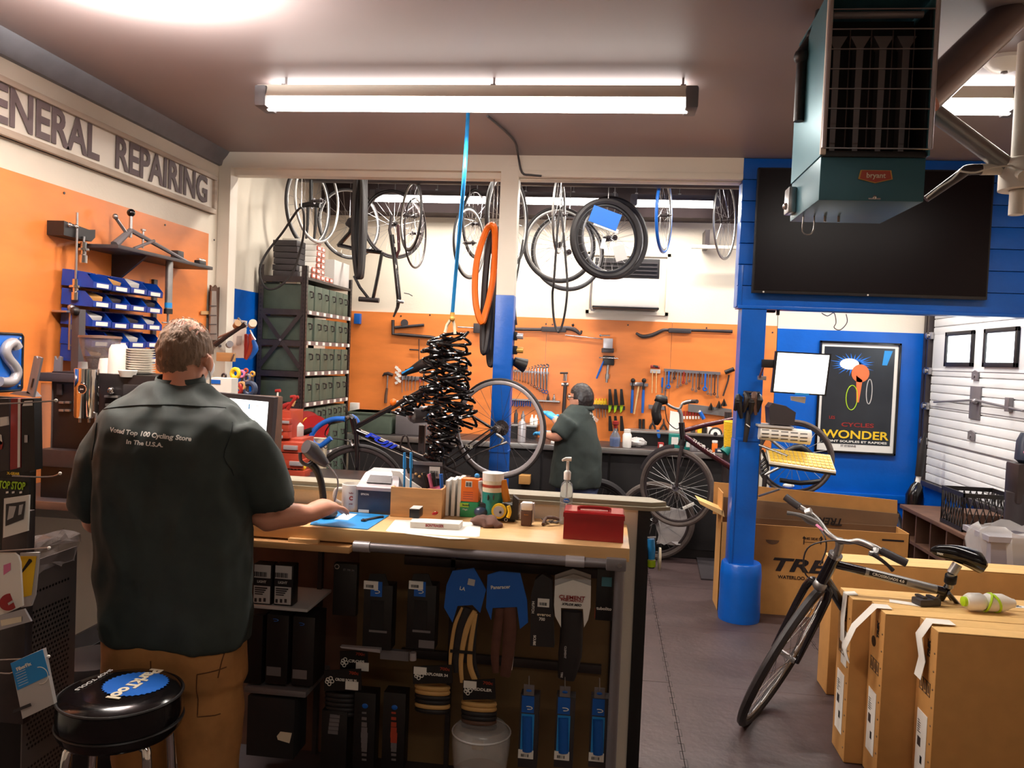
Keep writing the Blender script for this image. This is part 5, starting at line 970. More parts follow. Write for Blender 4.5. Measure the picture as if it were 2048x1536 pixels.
# ---- big open bicycle carton behind the post
cb0 = PZ(1655, 1240, 0); cy = cb0.y+.03
x0 = PY(1440, 1100, cy).x; x1 = PY(1818, 1100, cy).x; zf = PY(1660, 1058, cy).z
t = thing('bicycle_carton', 'big open brown bicycle carton with dark lettering standing behind the blue post', 'carton', ((x0+x1)/2, cy+.1, 0))
DY = .24; xb = PY(1802, 1005, cy+DY).x
B().box((x0, cy, 0), (x1, cy+.006, zf)).o('front_panel', 'cardboard', t); B().box((x0, cy+DY, 0), (x1+.02, cy+DY+.006, zf)).o('back_panel', 'cardboard_shade_print', t)
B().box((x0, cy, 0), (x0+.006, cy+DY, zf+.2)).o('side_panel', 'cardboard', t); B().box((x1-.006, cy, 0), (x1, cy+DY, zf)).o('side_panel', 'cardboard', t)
B().prism([(x0+.03, cy+DY+.01, zf-.02), (x1, cy+DY+.01, zf-.02), (x1+.02, cy+DY+.03, PY(1810, 1030, cy+DY).z), (x0+.03, cy+DY+.03, PY(1530, 1000, cy+DY).z)], (0, .006, 0)).o('inner_flap', 'cardboard_shade_print', t)  # shade inside the open carton is put into this dark colour
B().prism([(x0-.02, cy+DY+.05, zf), (xb, cy+DY+.05, zf), (xb, cy+DY+.07, PY(1800, 1004, cy+DY).z), (x0-.02, cy+DY+.07, PY(1450, 968, cy+DY).z)], (0, .006, 0)).o('rear_flap', 'cardboard', t)
B().prism([PY(1396, 1000, cy), PY(1447, 1022, cy), PY(1449, 1034, cy), PY(1400, 1008, cy)], (0, .2, 0)).o('side_flap', 'cardboard_lit', t)
def SC(x, y): return PY(x, y, cy-.0012)
a, b_ = SC(1536, 1128), SC(1692, 1140); text('TREK', (a+b_)/2, (1, 0, 0), (0, 0, 1), .085, 'ink', t, bold=.045, shear=.25, width=(b_-a).length)
a, b_ = SC(1556, 1153), SC(1668, 1162); text('WATERLOO, WISCONSIN', (a+b_)/2, (1, 0, 0), (0, 0, 1), .022, 'ink', t, bold=.03, width=(b_-a).length)
a = SC(1626, 1078); text('THIS SIDE UP', a, (1, 0, 0), (0, 0, 1), .016, 'ink', t, bold=.02)
for x in (1608, 1642): p = SC(x, 1080); B().prism([p+V(-.003, 0, -.03), p+V(.003, 0, -.03), p+V(.003, 0, .01), p+V(.011, 0, .008), p+V(0, 0, .028), p+V(-.011, 0, .008), p+V(-.003, 0, .01)], (0, -.001, 0)).o('arrow_print', 'ink', t)
p = SC(1626, 1085); B().box(p-V(.06, .001, .001), p+V(.06, 0, .001)).o('underline_print', 'ink', t)
p = SC(1786, 1081); B().box(p-V(.07, .001, .006), p+V(.07, 0, .006)).o('dark_print', 'ink', t); p = SC(1545, 1080); B().prism([p+V(.045*math.cos(k/10*PI+PI), 0, .03*math.sin(k/10*PI+PI)) for k in range(11)], (0, -.001, 0)).o('hand_hole', 'cardboard_shade_print', t)
text('TREK', PY(1660, 1035, cy+DY+.02)+V(0, -.03, -.02), (-1, 0, 0), (0, 0, -1), .05, 'ink', t, bold=.04, shear=.25)
# ---- cartons in front at the right
def carton(label, X0, X1, Y0, Y1, H, rot=0):
    t = thing('bicycle_carton', label, 'carton', (X0, (Y0+Y1)/2, 0), 'closed brown bicycle cartons')
    b = B().box((X0, Y0, .002), (X1, Y1, H-.004), .006); b.o('body', 'cardboard', t)
    B().box((X0+.002, Y0+.001, H-.004), (X1, (Y0+Y1)/2-.001, H), .001).o('top_flap', 'cardboard_lit', t); B().box((X0+.002, (Y0+Y1)/2+.001, H-.004), (X1, Y1-.001, H), .001).o('top_flap', 'cardboard_lit', t)
    return t
BH = .71
cA = carton('brown bicycle carton farthest back of the three standing together', 1.08, 2.42, 3.545, 3.73, BH)
cB = carton('brown bicycle carton in the middle of the three standing together', 1.155, 2.46, 3.365, 3.54, BH)
cC = carton('brown bicycle carton nearest the camera at the right edge', 1.285, 2.5, 3.18, 3.36, BH)
cD = carton('brown bicycle carton standing behind the silver and black bicycle', PY(1672, 1090, 4.25).x, 2.72, 4.28, 4.47, .70)
def endlabel(t, X, Y0, Y1, kind):
    w_ = Y1-Y0; e = X-.0005
    def q(v, z): return V(e, Y1-w_*v, z)          # v: 0 far .. 1 near
    lb = B().prism([q(.2, .1), q(.74, .1), q(.74, .36), q(.2, .36)], (-.0015, 0, 0)).o('address_label', 'paper', t)
    k = B()
    for j in range(6): k.prism([q(.27, .32-j*.009), q(.27+.05+.2*rn.random(), .32-j*.009), q(.27+.1, .317-j*.009), q(.27, .317-j*.009)], (-.003, 0, 0))
    k.o('label_lines', 'charcoal', lb, kind='stuff'); bars(q(.48, .16)-V(.002, 0, 0), (0, -1, 0), (0, 0, 1), w_*.1, .03, 'ink', lb)
    B().prism([q(.3, .22), q(.46, .22), q(.46, .255), q(.3, .255)], (-.003, 0, 0)).o('label_block', 'charcoal', lb)
    B().prism([q(.35+.14*math.cos(a*.5), .56+.022*math.sin(a*.5)) for a in range(13)], (-.0015, 0, 0)).o('hand_hole', 'black', t)
    for j, v in enumerate((.3, .5, .7)):
        b = B(); z = .44; u0, u1 = v-.09, v+.09
        for (a1, b1, a2, b2) in ((u0, z, u1, z+.004), (u0, z+.05, u1, z+.054), (u0, z, u0+.015, z+.054), (u1-.015, z, u1, z+.054)): b.prism([q(a1, b1), q(a2, b1), q(a2, b2), q(a1, b2)], (-.0015, 0, 0))
        b.prism([q(v-.03, z+.012), q(v+.03, z+.012), q(v+.03, z+.03), q(v, z+.044), q(v-.03, z+.03)], (-.0015, 0, 0)); b.o('care_symbol', 'cardboard_shade_print', t)
    for j in range(9): B().ball(q(.9, .06+j*.07), (.003, .005, .004), 8).o('staple_dimple', 'cardboard_shade_print', t)
    text('TREK', q(.62, .62)-V(.001, 0, 0), (0, 0, 1), (0, 1, 0), .02, 'ink', t, bold=.04, shear=.2)
    if kind == 0: 
        B().prism([q(.4, .4), q(.82, .4), q(.82, .55), q(.4, .55)], (-.001, 0, 0)).o('paper_sheet', 'paper', t)
for i, (t, X, Y0, Y1) in enumerate(((cA, 1.08, 3.545, 3.73), (cB, 1.155, 3.365, 3.54), (cC, 1.285, 3.18, 3.36))):
    endlabel(t, X, Y0, Y1, i)
def strip(label, pts, w_, wd):
    t = thing('paper_tag', label, 'tag', pts[0], 'white paper tags on the cartons'); wd = Vector(wd)*w_/2; b = B(); P = [Vector(p) for p in pts]
    b.loft([[p-wd-V(.001, 0, .001), p+wd-V(.001, 0, .001), p+wd+V(.001, 0, .001), p-wd+V(.001, 0, .001)] for p in P]); s_ = b.o('strip', 'paper', t)
    k = B(); c = (P[0]+P[1])/2
    return t
strip('long white paper tag hanging from the rearmost carton of the three', [(1.12, 3.63, .715), (1.075, 3.63, .71), (1.068, 3.625, .6), (1.07, 3.62, .5)], .055, (0, 1, 0))
strip('curled white paper tag hanging from the middle carton', [(1.2, 3.45, .715), (1.14, 3.45, .715), (1.07, 3.47, .62), (1.04, 3.49, .52), (1.06, 3.5, .46)], .06, (0, 1, 0))
strip('white paper tag folded over the edge of the nearest carton', [(1.38, 3.29, .716), (1.29, 3.28, .72), (1.255, 3.28, .66), (1.27, 3.275, .57), (1.255, 3.27, .5)], .065, (0, 1, 0))
t = thing('brake_pad_packet', 'small dark grey pedal like part lying on the cartons', 'part', PZ(1852, 1210, BH)); p = PZ(1852, 1210, BH); B().obox(p+V(0, 0, .016), (.1, .06, .03), (0, 0, .3), .008).o('body', 'charcoal', t)
for k in (-1, 1): B().obox(p+V(k*.022, 0, .035), (.02, .055, .01), (0, 0, .3), .003).o('ridge', 'charcoal', t)
t = thing('pamphlet', 'white pamphlet lying beside the dark part on the cartons', 'pamphlet', PZ(1815, 1208, BH)); p = PZ(1810, 1207, BH); B().obox(p+V(0, 0, .002), (.12, .045, .002), (0, 0, -.3)).o('sheet', 'paper', t)
t = thing('plastic_bottle', 'clear water bottle with lime green straps lying on the cartons', 'bottle', PZ(1945, 1220, BH)); p = PZ(1930, 1222, BH)+V(0, 0, .04)
B().lathe([(.001, 0), (.028, 0), (.036, .015), (.037, .06), (.03, .075), (.037, .09), (.037, .15), (.02, .19), (.018, .2)], p, (1, .12, 0)).o('bottle', 'white_plastic', t)
B().lathe([(.0, 0), (.02, 0), (.02, -.012), (.012, -.014)], p, (1, .12, 0)).o('cap', 'lime', t)
for a in (-.3, .35): B().ring(p+V(.1+a*.03, .01, 0), .039, .005, (1, .1+a, a), 24, 6).o('strap', 'lime', t)
t = thing('paper_strip', 'narrow white printed label strip on the carton top at the right edge', 'label', PZ(2010, 1215, BH)); p = PZ(2015, 1212, BH); B().box((p.x-.07, p.y-.02, BH), (p.x+.2, p.y+.015, BH+.0015)).o('strip', 'paper', t); text('TREK', p+V(.02, 0, .002), (1, 0, 0), (0, 1, 0), .018, 'navy', t, bold=.04)
# ---- low wooden shelf unit under the garage door, crate, bin, jack
SH = .60; sx0 = 2.47
t = thing('wooden_shelf_unit', 'low dark wooden shelf unit with dividers along the garage door', 'shelf', (2.45, 5.9, 0))
ya, yb_ = 5.5, 6.95
B().box((sx0-.02, ya, SH-.03), (XR-.07, yb_, SH), .003).o('top_board', 'wood_dark', t); B().box((sx0, ya, .32), (XR-.07, yb_, .345)).o('middle_board', 'wood_dark', t); B().box((sx0, ya, .03), (XR-.07, yb_, .055)).o('bottom_board', 'wood_dark', t); B().box((XR-.09, ya, 0), (XR-.07, yb_, SH-.03)).o('back_board', 'matte_black', t)
for k in range(6): y = ya+(yb_-ya-.02)*k/5; B().box((sx0+.005, y, 0), (XR-.09, y+.02, SH-.03)).o('divider', 'wood_dark', t)
t = thing('milk_crate', 'black plastic lattice crate on the wooden shelf unit', 'crate', (2.45, 5.6, SH)); x0, x1, y0, y1, h = 2.485, 2.83, 5.86, 6.22, .27
B().box((x0, y0, SH), (x1, y1, SH+.01)).o('bottom', 'black', t)
for (a, b_) in (((x0, y0), (x1, y0)), ((x0, y0), (x0, y1)), ((x1, y0), (x1, y1)), ((x0, y1), (x1, y1))):
    A_ = V(a[0], a[1], SH); B_ = V(b_[0], b_[1], SH); g = B(); g.box(A_-V(.004, .004, 0), B_+V(.004, .004, .03)); g.box(A_-V(.004, .004, -h+.03), B_+V(.004, .004, h))
    for k in range(9): p = A_+(B_-A_)*(k/8); g.cyl(p+V(0, 0, .02), A_+(B_-A_)*min(1, (k+1.5)/8)+V(0, 0, h-.03), .004, n=4); g.cyl(p+V(0, 0, .02), A_+(B_-A_)*max(0, (k-1.5)/8)+V(0, 0, h-.03), .004, n=4)
    g.o('lattice_side', 'black', t)
B().box((x0+.05, y0+.05, SH+.01), (x1-.05, y1-.05, SH+.12), .01).o('contents', 'wood_dark', t)
c = PZ(2010, 1130, .35); bxx, byy = PY(2046, 1080, 4.75).x, 4.75
t = thing('waste_bin', 'tall grey plastic waste bin lined with a clear bag at the right edge', 'waste bin', (bxx, byy, 0)); b = B(); w0, w1, hh = .15, .19, .82
b.loft([[V(bxx+sx*w*1.25, byy+sy*w*.8, z) for sx, sy in ((-1, -1), (1, -1), (1, 1), (-1, 1))] for w, z in ((w0, 0.002), (w1, hh), (w1+.012, hh), (w1+.012, hh-.03))], cap=True); b.o('body', 'bin_grey', t)
b = B(); rr_ = []
for z, e in ((hh-.14, .012), (hh-.05, .022), (hh+.02, .012), (hh+.03, -.01), (hh-.03, -.03)): rr_.append([V(bxx+(w1+e)*1.25*sx+rn.uniform(-.012, .012), byy+(w1+e)*.8*sy+rn.uniform(-.012, .012), z+rn.uniform(-.02, .02)) for sx, sy in [(math.cos(a)*1.0 if abs(math.cos(a)) < .72 else math.copysign(1, math.cos(a)), math.sin(a) if abs(math.sin(a)) < .72 else math.copysign(1, math.sin(a))) for a in [k/24*2*PI for k in range(24)]]])
b.loft(rr_, cap=False); b.o('bin_liner', 'bag_clear', t)
t = thing('tool_post', 'dark painted machine column at the right edge above the waste bin', 'machine', (2.5, 5.2, 0)); p = PY(2040, 900, 5.1)
B().cyl((p.x+.03, 5.1, 0), (p.x+.03, 5.1, 1.0), .09, n=20).o('column', 'charcoal', t); B().box((p.x-.04, 5.02, PY(2030, 1005, 5.1).z), (p.x+.12, 5.18, PY(2030, 925, 5.1).z), .015).o('motor_body', 'dark_steel', t); B().lathe([(.03, 0), (.055, .02), (.05, .13), (.03, .18)], (p.x+.03, 5.1, PY(2030, 925, 5.1).z)).o('motor_head', 'navy', t); B().cyl((p.x-.0, 5.04, PY(2033, 902, 5.1).z), (p.x-.0, 5.03, PY(2033, 902, 5.1).z), .01).o('red_button', 'pink', t)
t = thing('floor_jack', 'black floor pump like jack with a white neck standing by the blue wall', 'jack', PY(1832, 1000, 6.75)); Yj = 7.1
b = B(); b.tube([PY(1828, 1040, Yj), PY(1829, 990, Yj), PY(1833, 972, Yj), PY(1835, 964, Yj)], [.075, .07, .045, .02], 16); b.o('body', 'black_gloss', t); B().cyl(PY(1835, 966, Yj), PY(1838, 950, Yj), .02).o('neck', 'paper', t); B().tube([PY(1837, 952, Yj), PY(1843, 910, Yj), PY(1850, 866, Yj)], [.03, .035, .012], 10).o('upper_tube', 'black', t); B().cyl(PY(1826, 1070, Yj).xyz, V(PY(1826, 1070, Yj).x, Yj, 0), .08).o('foot', 'black', t)
# ---- silver and black bicycle leaning on the cartons
t = thing('city_bicycle', 'silver and black bicycle with front wheel turned, leaning behind the cartons', 'bicycle', (1.5, 3.9, 0))
Bp = PZ(1512, 1424, 0)+V(.0, 0, .0); Tp = PY(1634, 1183, Bp.y-.30); u = (Tp-Bp).normalized(); Rw = (Tp-Bp).length/2; hub = (Bp+Tp)/2; hd = V(-.48, -.88, 0); hd = (hd-u*hd.dot(u)).normalized()
wh, ax = disc_wheel(t, hub, u, hd, Rw, tr=.021, rim='alu', rimh=.012, nsp=32, nm='front_wheel', spr=.0015)
up = u; crown = hub+up*(Rw+.04)
b = B()
for s_ in (-1, 1): b.tube([crown+ax*s_*.03, crown+ax*s_*.052-up*.05, hub+ax*s_*.06+hd*.0], [.018, .017, .011], 10, sm=3)
fk = b.o('fork_blades', 'fuji_frame', t, kind=None)
B().ball(crown, (.035, .035, .03), 14).o('fork_crown', 'alu', fk)
hb0, hb1 = crown+up*.015, crown+up*.16
B().cyl(hb0, hb1, .026, n=16).o('head_tube', 'fuji_frame', t); B().cyl(hb1, hb1+up*.015, .03, n=16).o('headset', 'steel', t); B().cyl(hb0-up*.01, hb0, .03, n=16).o('lower_headset', 'steel', t)
Yb = hb1.y; ctr = PY(1680, 1082, Yb-.05)
B().tube([hb1, hb1+up*.05, ctr], [.018, .016, .02], 12).o('stem', 'alu', t)
HB = [(1574, 996, .17), (1590, 1008, .15), (1622, 1028, .11), (1640, 1046, .08), (1655, 1066, .04), (1676, 1080, 0), (1700, 1084, -.04), (1720, 1082, -.07), (1745, 1092, -.12), (1762, 1101, -.14), (1800, 1120, -.18), (1814, 1127, -.19)]
hp = [PY(x, y, ctr.y+d) for x, y, d in HB]
B().tube(hp, .0115, 10, sm=4).o('handlebar', 'alu', t)
B().tube([hp[0]-(hp[1]-hp[0])*.2, hp[1], hp[1]+(hp[2]-hp[1])*.3], .017, 12).o('grip', 'charcoal', t); B().tube([hp[9], hp[10], hp[11]], .017, 12).o('grip', 'charcoal', t)
B().tube([hp[2]+V(-.02, 0, .0), hp[2]+V(0, -.01, .01)], .022, 10).o('brake_clamp', 'alu', t); B().tube([PY(1636, 1048, ctr.y+.05), PY(1618, 1040, ctr.y+.05), PY(1604, 1032, ctr.y+.05), PY(1590, 1028, ctr.y+.06), PY(1574, 1026, ctr.y+.07)], [.014, .018, .01, .008, .009], 8, sm=3).o('brake_lever', 'alu', t)
B().tube([hp[9]+V(-.02, 0, 0), PY(1750, 1108, ctr.y-.16), PY(1738, 1106, ctr.y-.16)], [.016, .014, .01], 8, sm=2).o('brake_clamp', 'alu', t); B().tube([PY(1745, 1108, ctr.y-.17), PY(1760, 1118, ctr.y-.18), PY(1775, 1130, ctr.y-.18), PY(1786, 1141, ctr.y-.18)], [.01, .008, .007, .009], 8, sm=3).o('brake_lever', 'charcoal', t)
B().tube([PY(1634, 1050, ctr.y), PY(1650, 1075, ctr.y-.06), PY(1652, 1100, ctr.y-.06), PY(1640, 1130, ctr.y-.05)], .0035, 6, sm=4).o('brake_cable', 'charcoal', t); B().tube([PY(1633, 1050, ctr.y), PY(1640, 1056, ctr.y-.02), PY(1645, 1062, ctr.y-.03)], .006, 6).o('pink_ferrule', 'pink', t)
B().tube([PY(1748, 1102, ctr.y-.15), PY(1715, 1088, ctr.y-.15), PY(1665, 1081, ctr.y-.1), PY(1620, 1092, ctr.y-.05), PY(1607, 1120, ctr.y-.03), PY(1612, 1150, ctr.y), PY(1628, 1160, ctr.y)], .0035, 6, sm=4).o('brake_cable', 'charcoal', t)
tt0 = hb0.lerp(hb1, .75); sc0 = PY(1888, 1183, Yb-.02); k1 = tt0.lerp(sc0, .32)
B().cyl(tt0, sc0, .019, n=14).o('top_tube', 'fuji_frame', t); b = B(); b.cyl(tt0.lerp(sc0, .3), tt0.lerp(sc0, .93), .0196, n=14); sl = b.o('silver_sleeve', 'alu', t)
a, b_ = tt0.lerp(sc0, .33), tt0.lerp(sc0, .66); rdir = (b_-a).normalized(); B().obox((a+b_)/2+V(0, -.0195, .002), ((b_-a).length, .002, .02), Matrix((rdir, V(0, 1, 0), rdir.cross(V(0, 1, 0)))).transposed()).o('name_band', 'black', t)
text('CROSSROADS 4.0', (a+b_)/2+V(0, -.022, .002), rdir, V(0, 0, 1), .011, 'paper', t, bold=.02, width=(b_-a).length*.85)
bb = V(sc0.x-.12, 3.85, .28)
B().cyl(hb0.lerp(hb1, .2), bb, .022, n=14).o('down_tube', 'fuji_frame', t); B().cyl(sc0+V(.02, 0, .03), bb, .017, n=12).o('seat_tube', 'fuji_frame', t)
rh = V(hub.x+1.02, 3.88, .335)
disc_wheel(t, rh, (0, 0, 1), (-1, 0, 0), .335, tr=.021, rim='alu', nm='rear_wheel', nsp=24)
for s_ in (-1, 1): B().cyl(sc0+V(.01, s_*.02, 0), rh+V(0, s_*.06, 0), .009).o('seat_stay', 'fuji_frame', t); B().cyl(bb+V(0, s_*.03, 0), rh+V(0, s_*.06, 0), .01).o('chain_stay', 'fuji_frame', t)
b = B().ring(bb-V(0, .05, 0), .085, .005, (0, 1, 0), 28, 6); b.o('chainring', 'dark_steel', t)
sp1 = PY(1903, 1147, Yb-.04); sd = PY(1915, 1128, Yb-.04)
B().cyl(sc0+V(.02, 0, .02), sp1, .016).o('seat_post', 'alu', t); b = B()
for k in range(6): p = (sc0+V(.02, 0, .02)).lerp(sp1, .35+k*.1); b.cyl(p, p.lerp(sp1, .12), .024, n=14)
b.o('rubber_bellows', 'black', t); B().cyl(sp1, sd, .02).o('saddle_clamp', 'alu', t)
sn, sr = PY(1862, 1098, Yb-.03), PY(1962, 1120, Yb-.03); rg = []
for k in range(13):
    q = k/12; c = sn.lerp(sr, q); c.z += .012*math.sin(q*PI)-.004; w_ = .016+.02*q+(.062*(1/(1+math.exp(-(q-.6)*11)))) ; w_ *= (1-max(0, q-.9)*5.5)**.5 if q > .9 else min(1, .4+q*6); hgt = .018+.026*q; hgt *= (1-max(0, q-.92)*7) if q > .92 else min(1, .4+q*6)
    rg.append([c+V(0, w_*math.cos(a), (hgt if math.sin(a) > 0 else hgt*1.3)*math.sin(a)) for a in [j/18*2*PI for j in range(18)]])
B().loft(rg).o('saddle', 'black_gloss', t)
text('TREK', PY(1880, 1108, Yb-.09), (sr-sn), V(0, 0, 1), .008, 'paper', t, bold=.02)
# ================================================================ FRONT COUNTER
CZ = 1.08; FY = 2.60; BK = 2.99
t = thing('service_counter', 'pale wood service counter with grey pipe frame and slat display below', 'counter', (-.6, 2.75, 0))
cx0, cx1 = -1.42, .098
B().box((cx0, FY, CZ-.045), (cx1, BK, CZ), .003).o('countertop', 'wood_light', t)
B().box((-1.35, FY-.03, CZ-.075), (PY(705, 1080, FY).x, FY+.1, CZ-.052), .003).o('keyboard_tray', 'wood_edge', t); B().box(PY(575, 1098, FY-.02), PY(640, 1078, FY)+V(0, 0, 0), .002).o('tray_block', 'wood_light', t)
B().box((cx0, BK-.012, .02), (cx1-.02, BK, CZ-.045)).o('back_panel', 'wood_dark', t); mat('slat_panel', (112, 86, 52), .5, noise=.12); 
B().box((-.9, BK-.05, .02), (cx1-.04, BK-.012, CZ-.06)).o('display_panel', 'slat_panel', t)
pA, pB = PY(708, 1092, FY), PY(1228, 1128, FY)
B().cyl(pA, pB, .0155, n=16).o('front_pipe', 'grey_metal', t); B().cyl(pA, pA+(pB-pA)*.065, .0185, n=16).o('pipe_sleeve', 'silver_paint', t); B().cyl(pA+(pB-pA)*.82, pA+(pB-pA)*.89, .0185, n=16).o('pipe_sleeve', 'silver_paint', t)
e = PY(1240, 1128, FY); B().box(e-V(.045, .022, .02), e+V(.02, .03, .02), .006).o('corner_joint', 'grey_metal', t); B().cyl(e+V(-.002, -.026, 0), e+V(-.002, -.02, 0), .008).o('bolt', 'chrome', t)
B().cyl((e.x, FY, 0), (e.x, FY, e.z), .0165, n=16).o('front_leg', 'grey_metal', t); B().cyl((e.x, BK-.06, 0), (e.x, BK-.06, CZ-.05), .0165, n=16).o('rear_leg', 'dark_steel', t); B().cyl((e.x, FY, e.z), (e.x, BK-.06, e.z), .0155).o('side_pipe', 'grey_metal', t)
for x in (PY(905, 1200, BK-.06).x, PY(640, 1200, BK-.06).x): B().box((x-.008, BK-.075, .02), (x+.008, BK-.05, CZ-.07)).o('slotted_upright', 'dark_steel', t)
for z in (PY(1000, 1318, BK-.06).z, PY(1000, 1130, BK-.06).z): B().box((-.72, BK-.075, z-.02), (cx1-.07, BK-.055, z+.012), .002).o('hook_bar', 'dark_steel', t)
B().box((-1.4, BK-.3, .12), (-.05, BK-.05, .135)).o('bottom_shelf', 'charcoal', t)
for (xa, xb_, y) in ((488, 612, 1377), ):
    a, b = PY(xa, y, 2.68), PY(xb_, y+3, 2.68); B().box((a.x, 2.68, a.z-.015), (b.x, BK-.06, a.z+.008), .006).o('metal_shelf', 'grey_metal', t)
a, b = PY(498, 1211, 2.68), PY(615, 1214, 2.68); B().box((a.x, 2.68, a.z-.008), (b.x, BK-.06, a.z+.003), .002).o('pale_shelf', 'paper_grey', t)
wl2 = slab('wall_rear', (-1.75, BK+.002, 0), (.137, BK+.05, 1.135), 'cream_wall'); struct('black_end_board', B().box((.137, BK-.005, 0), (.182, BK+.055, 1.135)), 'black', wl2)
cp2 = B(); cp2.prism([(-1.9, BK-.02, 1.137), (.19, BK-.02, 1.137), (.255, BK+.02, 1.137), (.2, BK+.12, 1.137), (-1.9, BK+.12, 1.137)], (0, 0, .013)); c_ = struct('trim_8', cp2, 'ledge_wood'); c3 = B(); c3.prism([(-1.9, BK-.005, 1.15), (.185, BK-.005, 1.15), (.24, BK+.03, 1.15), (.185, BK+.11, 1.15), (-1.9, BK+.11, 1.15)], (0, 0, .016)); struct('top_board', c3, 'ledge_wood', c_)
def C(x, y, z=CZ):
    p = PZ(x, y, z)
    if p.y > BK-.065: q = PY(x, y, BK-.065); p = V(q.x, BK-.065, z)
    return p
# mouse pad, mouse, tool
t = thing('mouse_pad', 'bright blue mouse pad on the counter under the hand', 'mouse pad', C(700, 1040)); p4 = [C(620, 1050), C(735, 1060), C(778, 1032), C(640, 1020)]; B().prism(p4, (0, 0, .003)).o('pad', 'sky_blue', t); 
B().box(C(668, 1040)+V(0, 0, .003), C(715, 1030)+V(0, 0, .0036)).o('white_print', 'paper', t)
t = thing('computer_mouse', 'dark computer mouse under the fingers on the blue pad', 'mouse', C(655, 1035)); p = C(656, 1036)+V(0, 0, .016); B().ball(p, (.032, .045, .016), 16).o('mouse_body', 'charcoal', t)
t = thing('spanner', 'small dark spanner lying on the blue mouse pad', 'spanner', C(745, 1041)); a, b = C(727, 1044)+V(0, 0, .007), C(763, 1037)+V(0, 0, .007); B().tube([a, b], .004, 6).o('shaft', 'dark_steel', t); B().ring(a, .008, .004, (0, 0, 1), 10, 6, a0=.8, a1=5.5).o('jaw', 'dark_steel', t); B().ring(b, .006, .003, (0, 0, 1), 10, 6).o('ring_end', 'dark_steel', t)
# receipt printer
t = thing('receipt_printer', 'grey and navy receipt printer on the counter', 'printer', C(755, 1028)); a, b = C(714, 1026), C(795, 1031); h = PY(755, 975, a.y).z-CZ
W2 = b.x-a.x; B().box((a.x, a.y, CZ+.001), (a.x+W2, a.y+.17, CZ+h-.01), .004).o('lower_body', 'navy', t); zt = CZ+h
B().loft([[V(a.x-.004, a.y-.006, zt-.012), V(a.x+W2+.002, a.y-.006, zt-.012), V(a.x+W2+.002, a.y+.17, zt-.012), V(a.x-.004, a.y+.17, zt-.012)], [V(a.x-.004, a.y-.006, zt), V(a.x+W2+.002, a.y-.006, zt), V(a.x+W2+.002, a.y+.17, zt), V(a.x-.004, a.y+.17, zt)], [V(a.x+.012, a.y+.05, zt+.045), V(a.x+W2-.012, a.y+.05, zt+.045), V(a.x+W2-.012, a.y+.16, zt+.05), V(a.x+.012, a.y+.16, zt+.05)]]).o('lid', 'silver_paint', t)
B().prism([(a.x+.03, a.y+.01, zt+.013), (a.x+W2-.03, a.y+.01, zt+.013), (a.x+W2-.035, a.y+.036, zt+.038), (a.x+.035, a.y+.036, zt+.038)], (0, -.003, .003)).o('paper_slot', 'black', t)
text('EPSON', (a.x+.028, a.y-.001, CZ+h*.72), (1, 0, 0), (0, 0, 1), .007, 'paper', t, bold=.02); B().box((a.x+.005, a.y-.002, CZ+.004), (a.x+.045, a.y, CZ+.014)).o('sticker', 'paper', t); B().box((a.x+W2-.016, a.y-.002, CZ+h*.42), (a.x+W2-.002, a.y, CZ+h*.5)).o('power_button', 'black', t)
t = thing('mug', 'white mug with a red print behind the printer', 'mug', C(700, 1010)); p = C(704, 1009); B().lathe([(.001, .001), (.036, .001), (.039, .01), (.039, .098), (.036, .1), (.035, .094), (.034, .012), (.001, .01)], p).o('cup', 'white_plastic', t); B().tube([p+V(-.036, -.01, .08), p+V(-.06, -.015, .075), p+V(-.063, -.015, .04), p+V(-.036, -.01, .025)], .006, 8, sm=4).o('handle', 'white_plastic', t); text('C', p+V(.008, -.0395, .05), (1, 0, 0), (0, 0, 1), .014, 'red', t, bold=.06); text('club', p+V(.008, -.04, .03), (1, 0, 0), (0, 0, 1), .006, 'red', t); text('hello', p+V(.008, -.04, .07), (1, 0, 0), (0, 0, 1), .006, 'red', t)
# barcode scanner on stand
t = thing('barcode_scanner', 'grey barcode scanner resting on a curved black stand by the hand', 'scanner', C(640, 1015)); q_ = 2.86
B().tube([PY(646, 1012, q_), PY(646, 990, q_), PY(641, 960, q_), PY(632, 938, q_), PY(618, 925, q_)], [.014, .013, .013, .014, .016], 10, sm=4).o('stand', 'black', t)
B().tube([PY(612, 893, q_-.05), PY(624, 902, q_-.02), PY(645, 922, q_), PY(655, 930, q_)], [.026, .034, .022, .012], 14, sm=3, sq=.75).o('scanner_head', 'charcoal', t); B().tube([PY(600, 905, q_-.03), PY(602, 922, q_-.03), PY(615, 930, q_-.02), PY(628, 922, q_)], .007, 8, sm=3).o('cradle', 'charcoal', t)
B().tube([PY(654, 928, q_), PY(668, 945, q_), PY(676, 965, q_), PY(670, 1000, q_), PY(664, 1010, q_)], .003, 6, sm=4).o('cable', 'grey_metal', t); B().tube([C(560, 990), C(590, 985), C(612, 1005), C(625, 1015)], .003, 6, sm=4).o('floor_cable', 'black', t); B().lathe([(.001, 0), (.045, 0), (.045, .008), (.015, .012)], (PY(646, 1012, q_).x, q_, CZ)).o('foot', 'black', t)
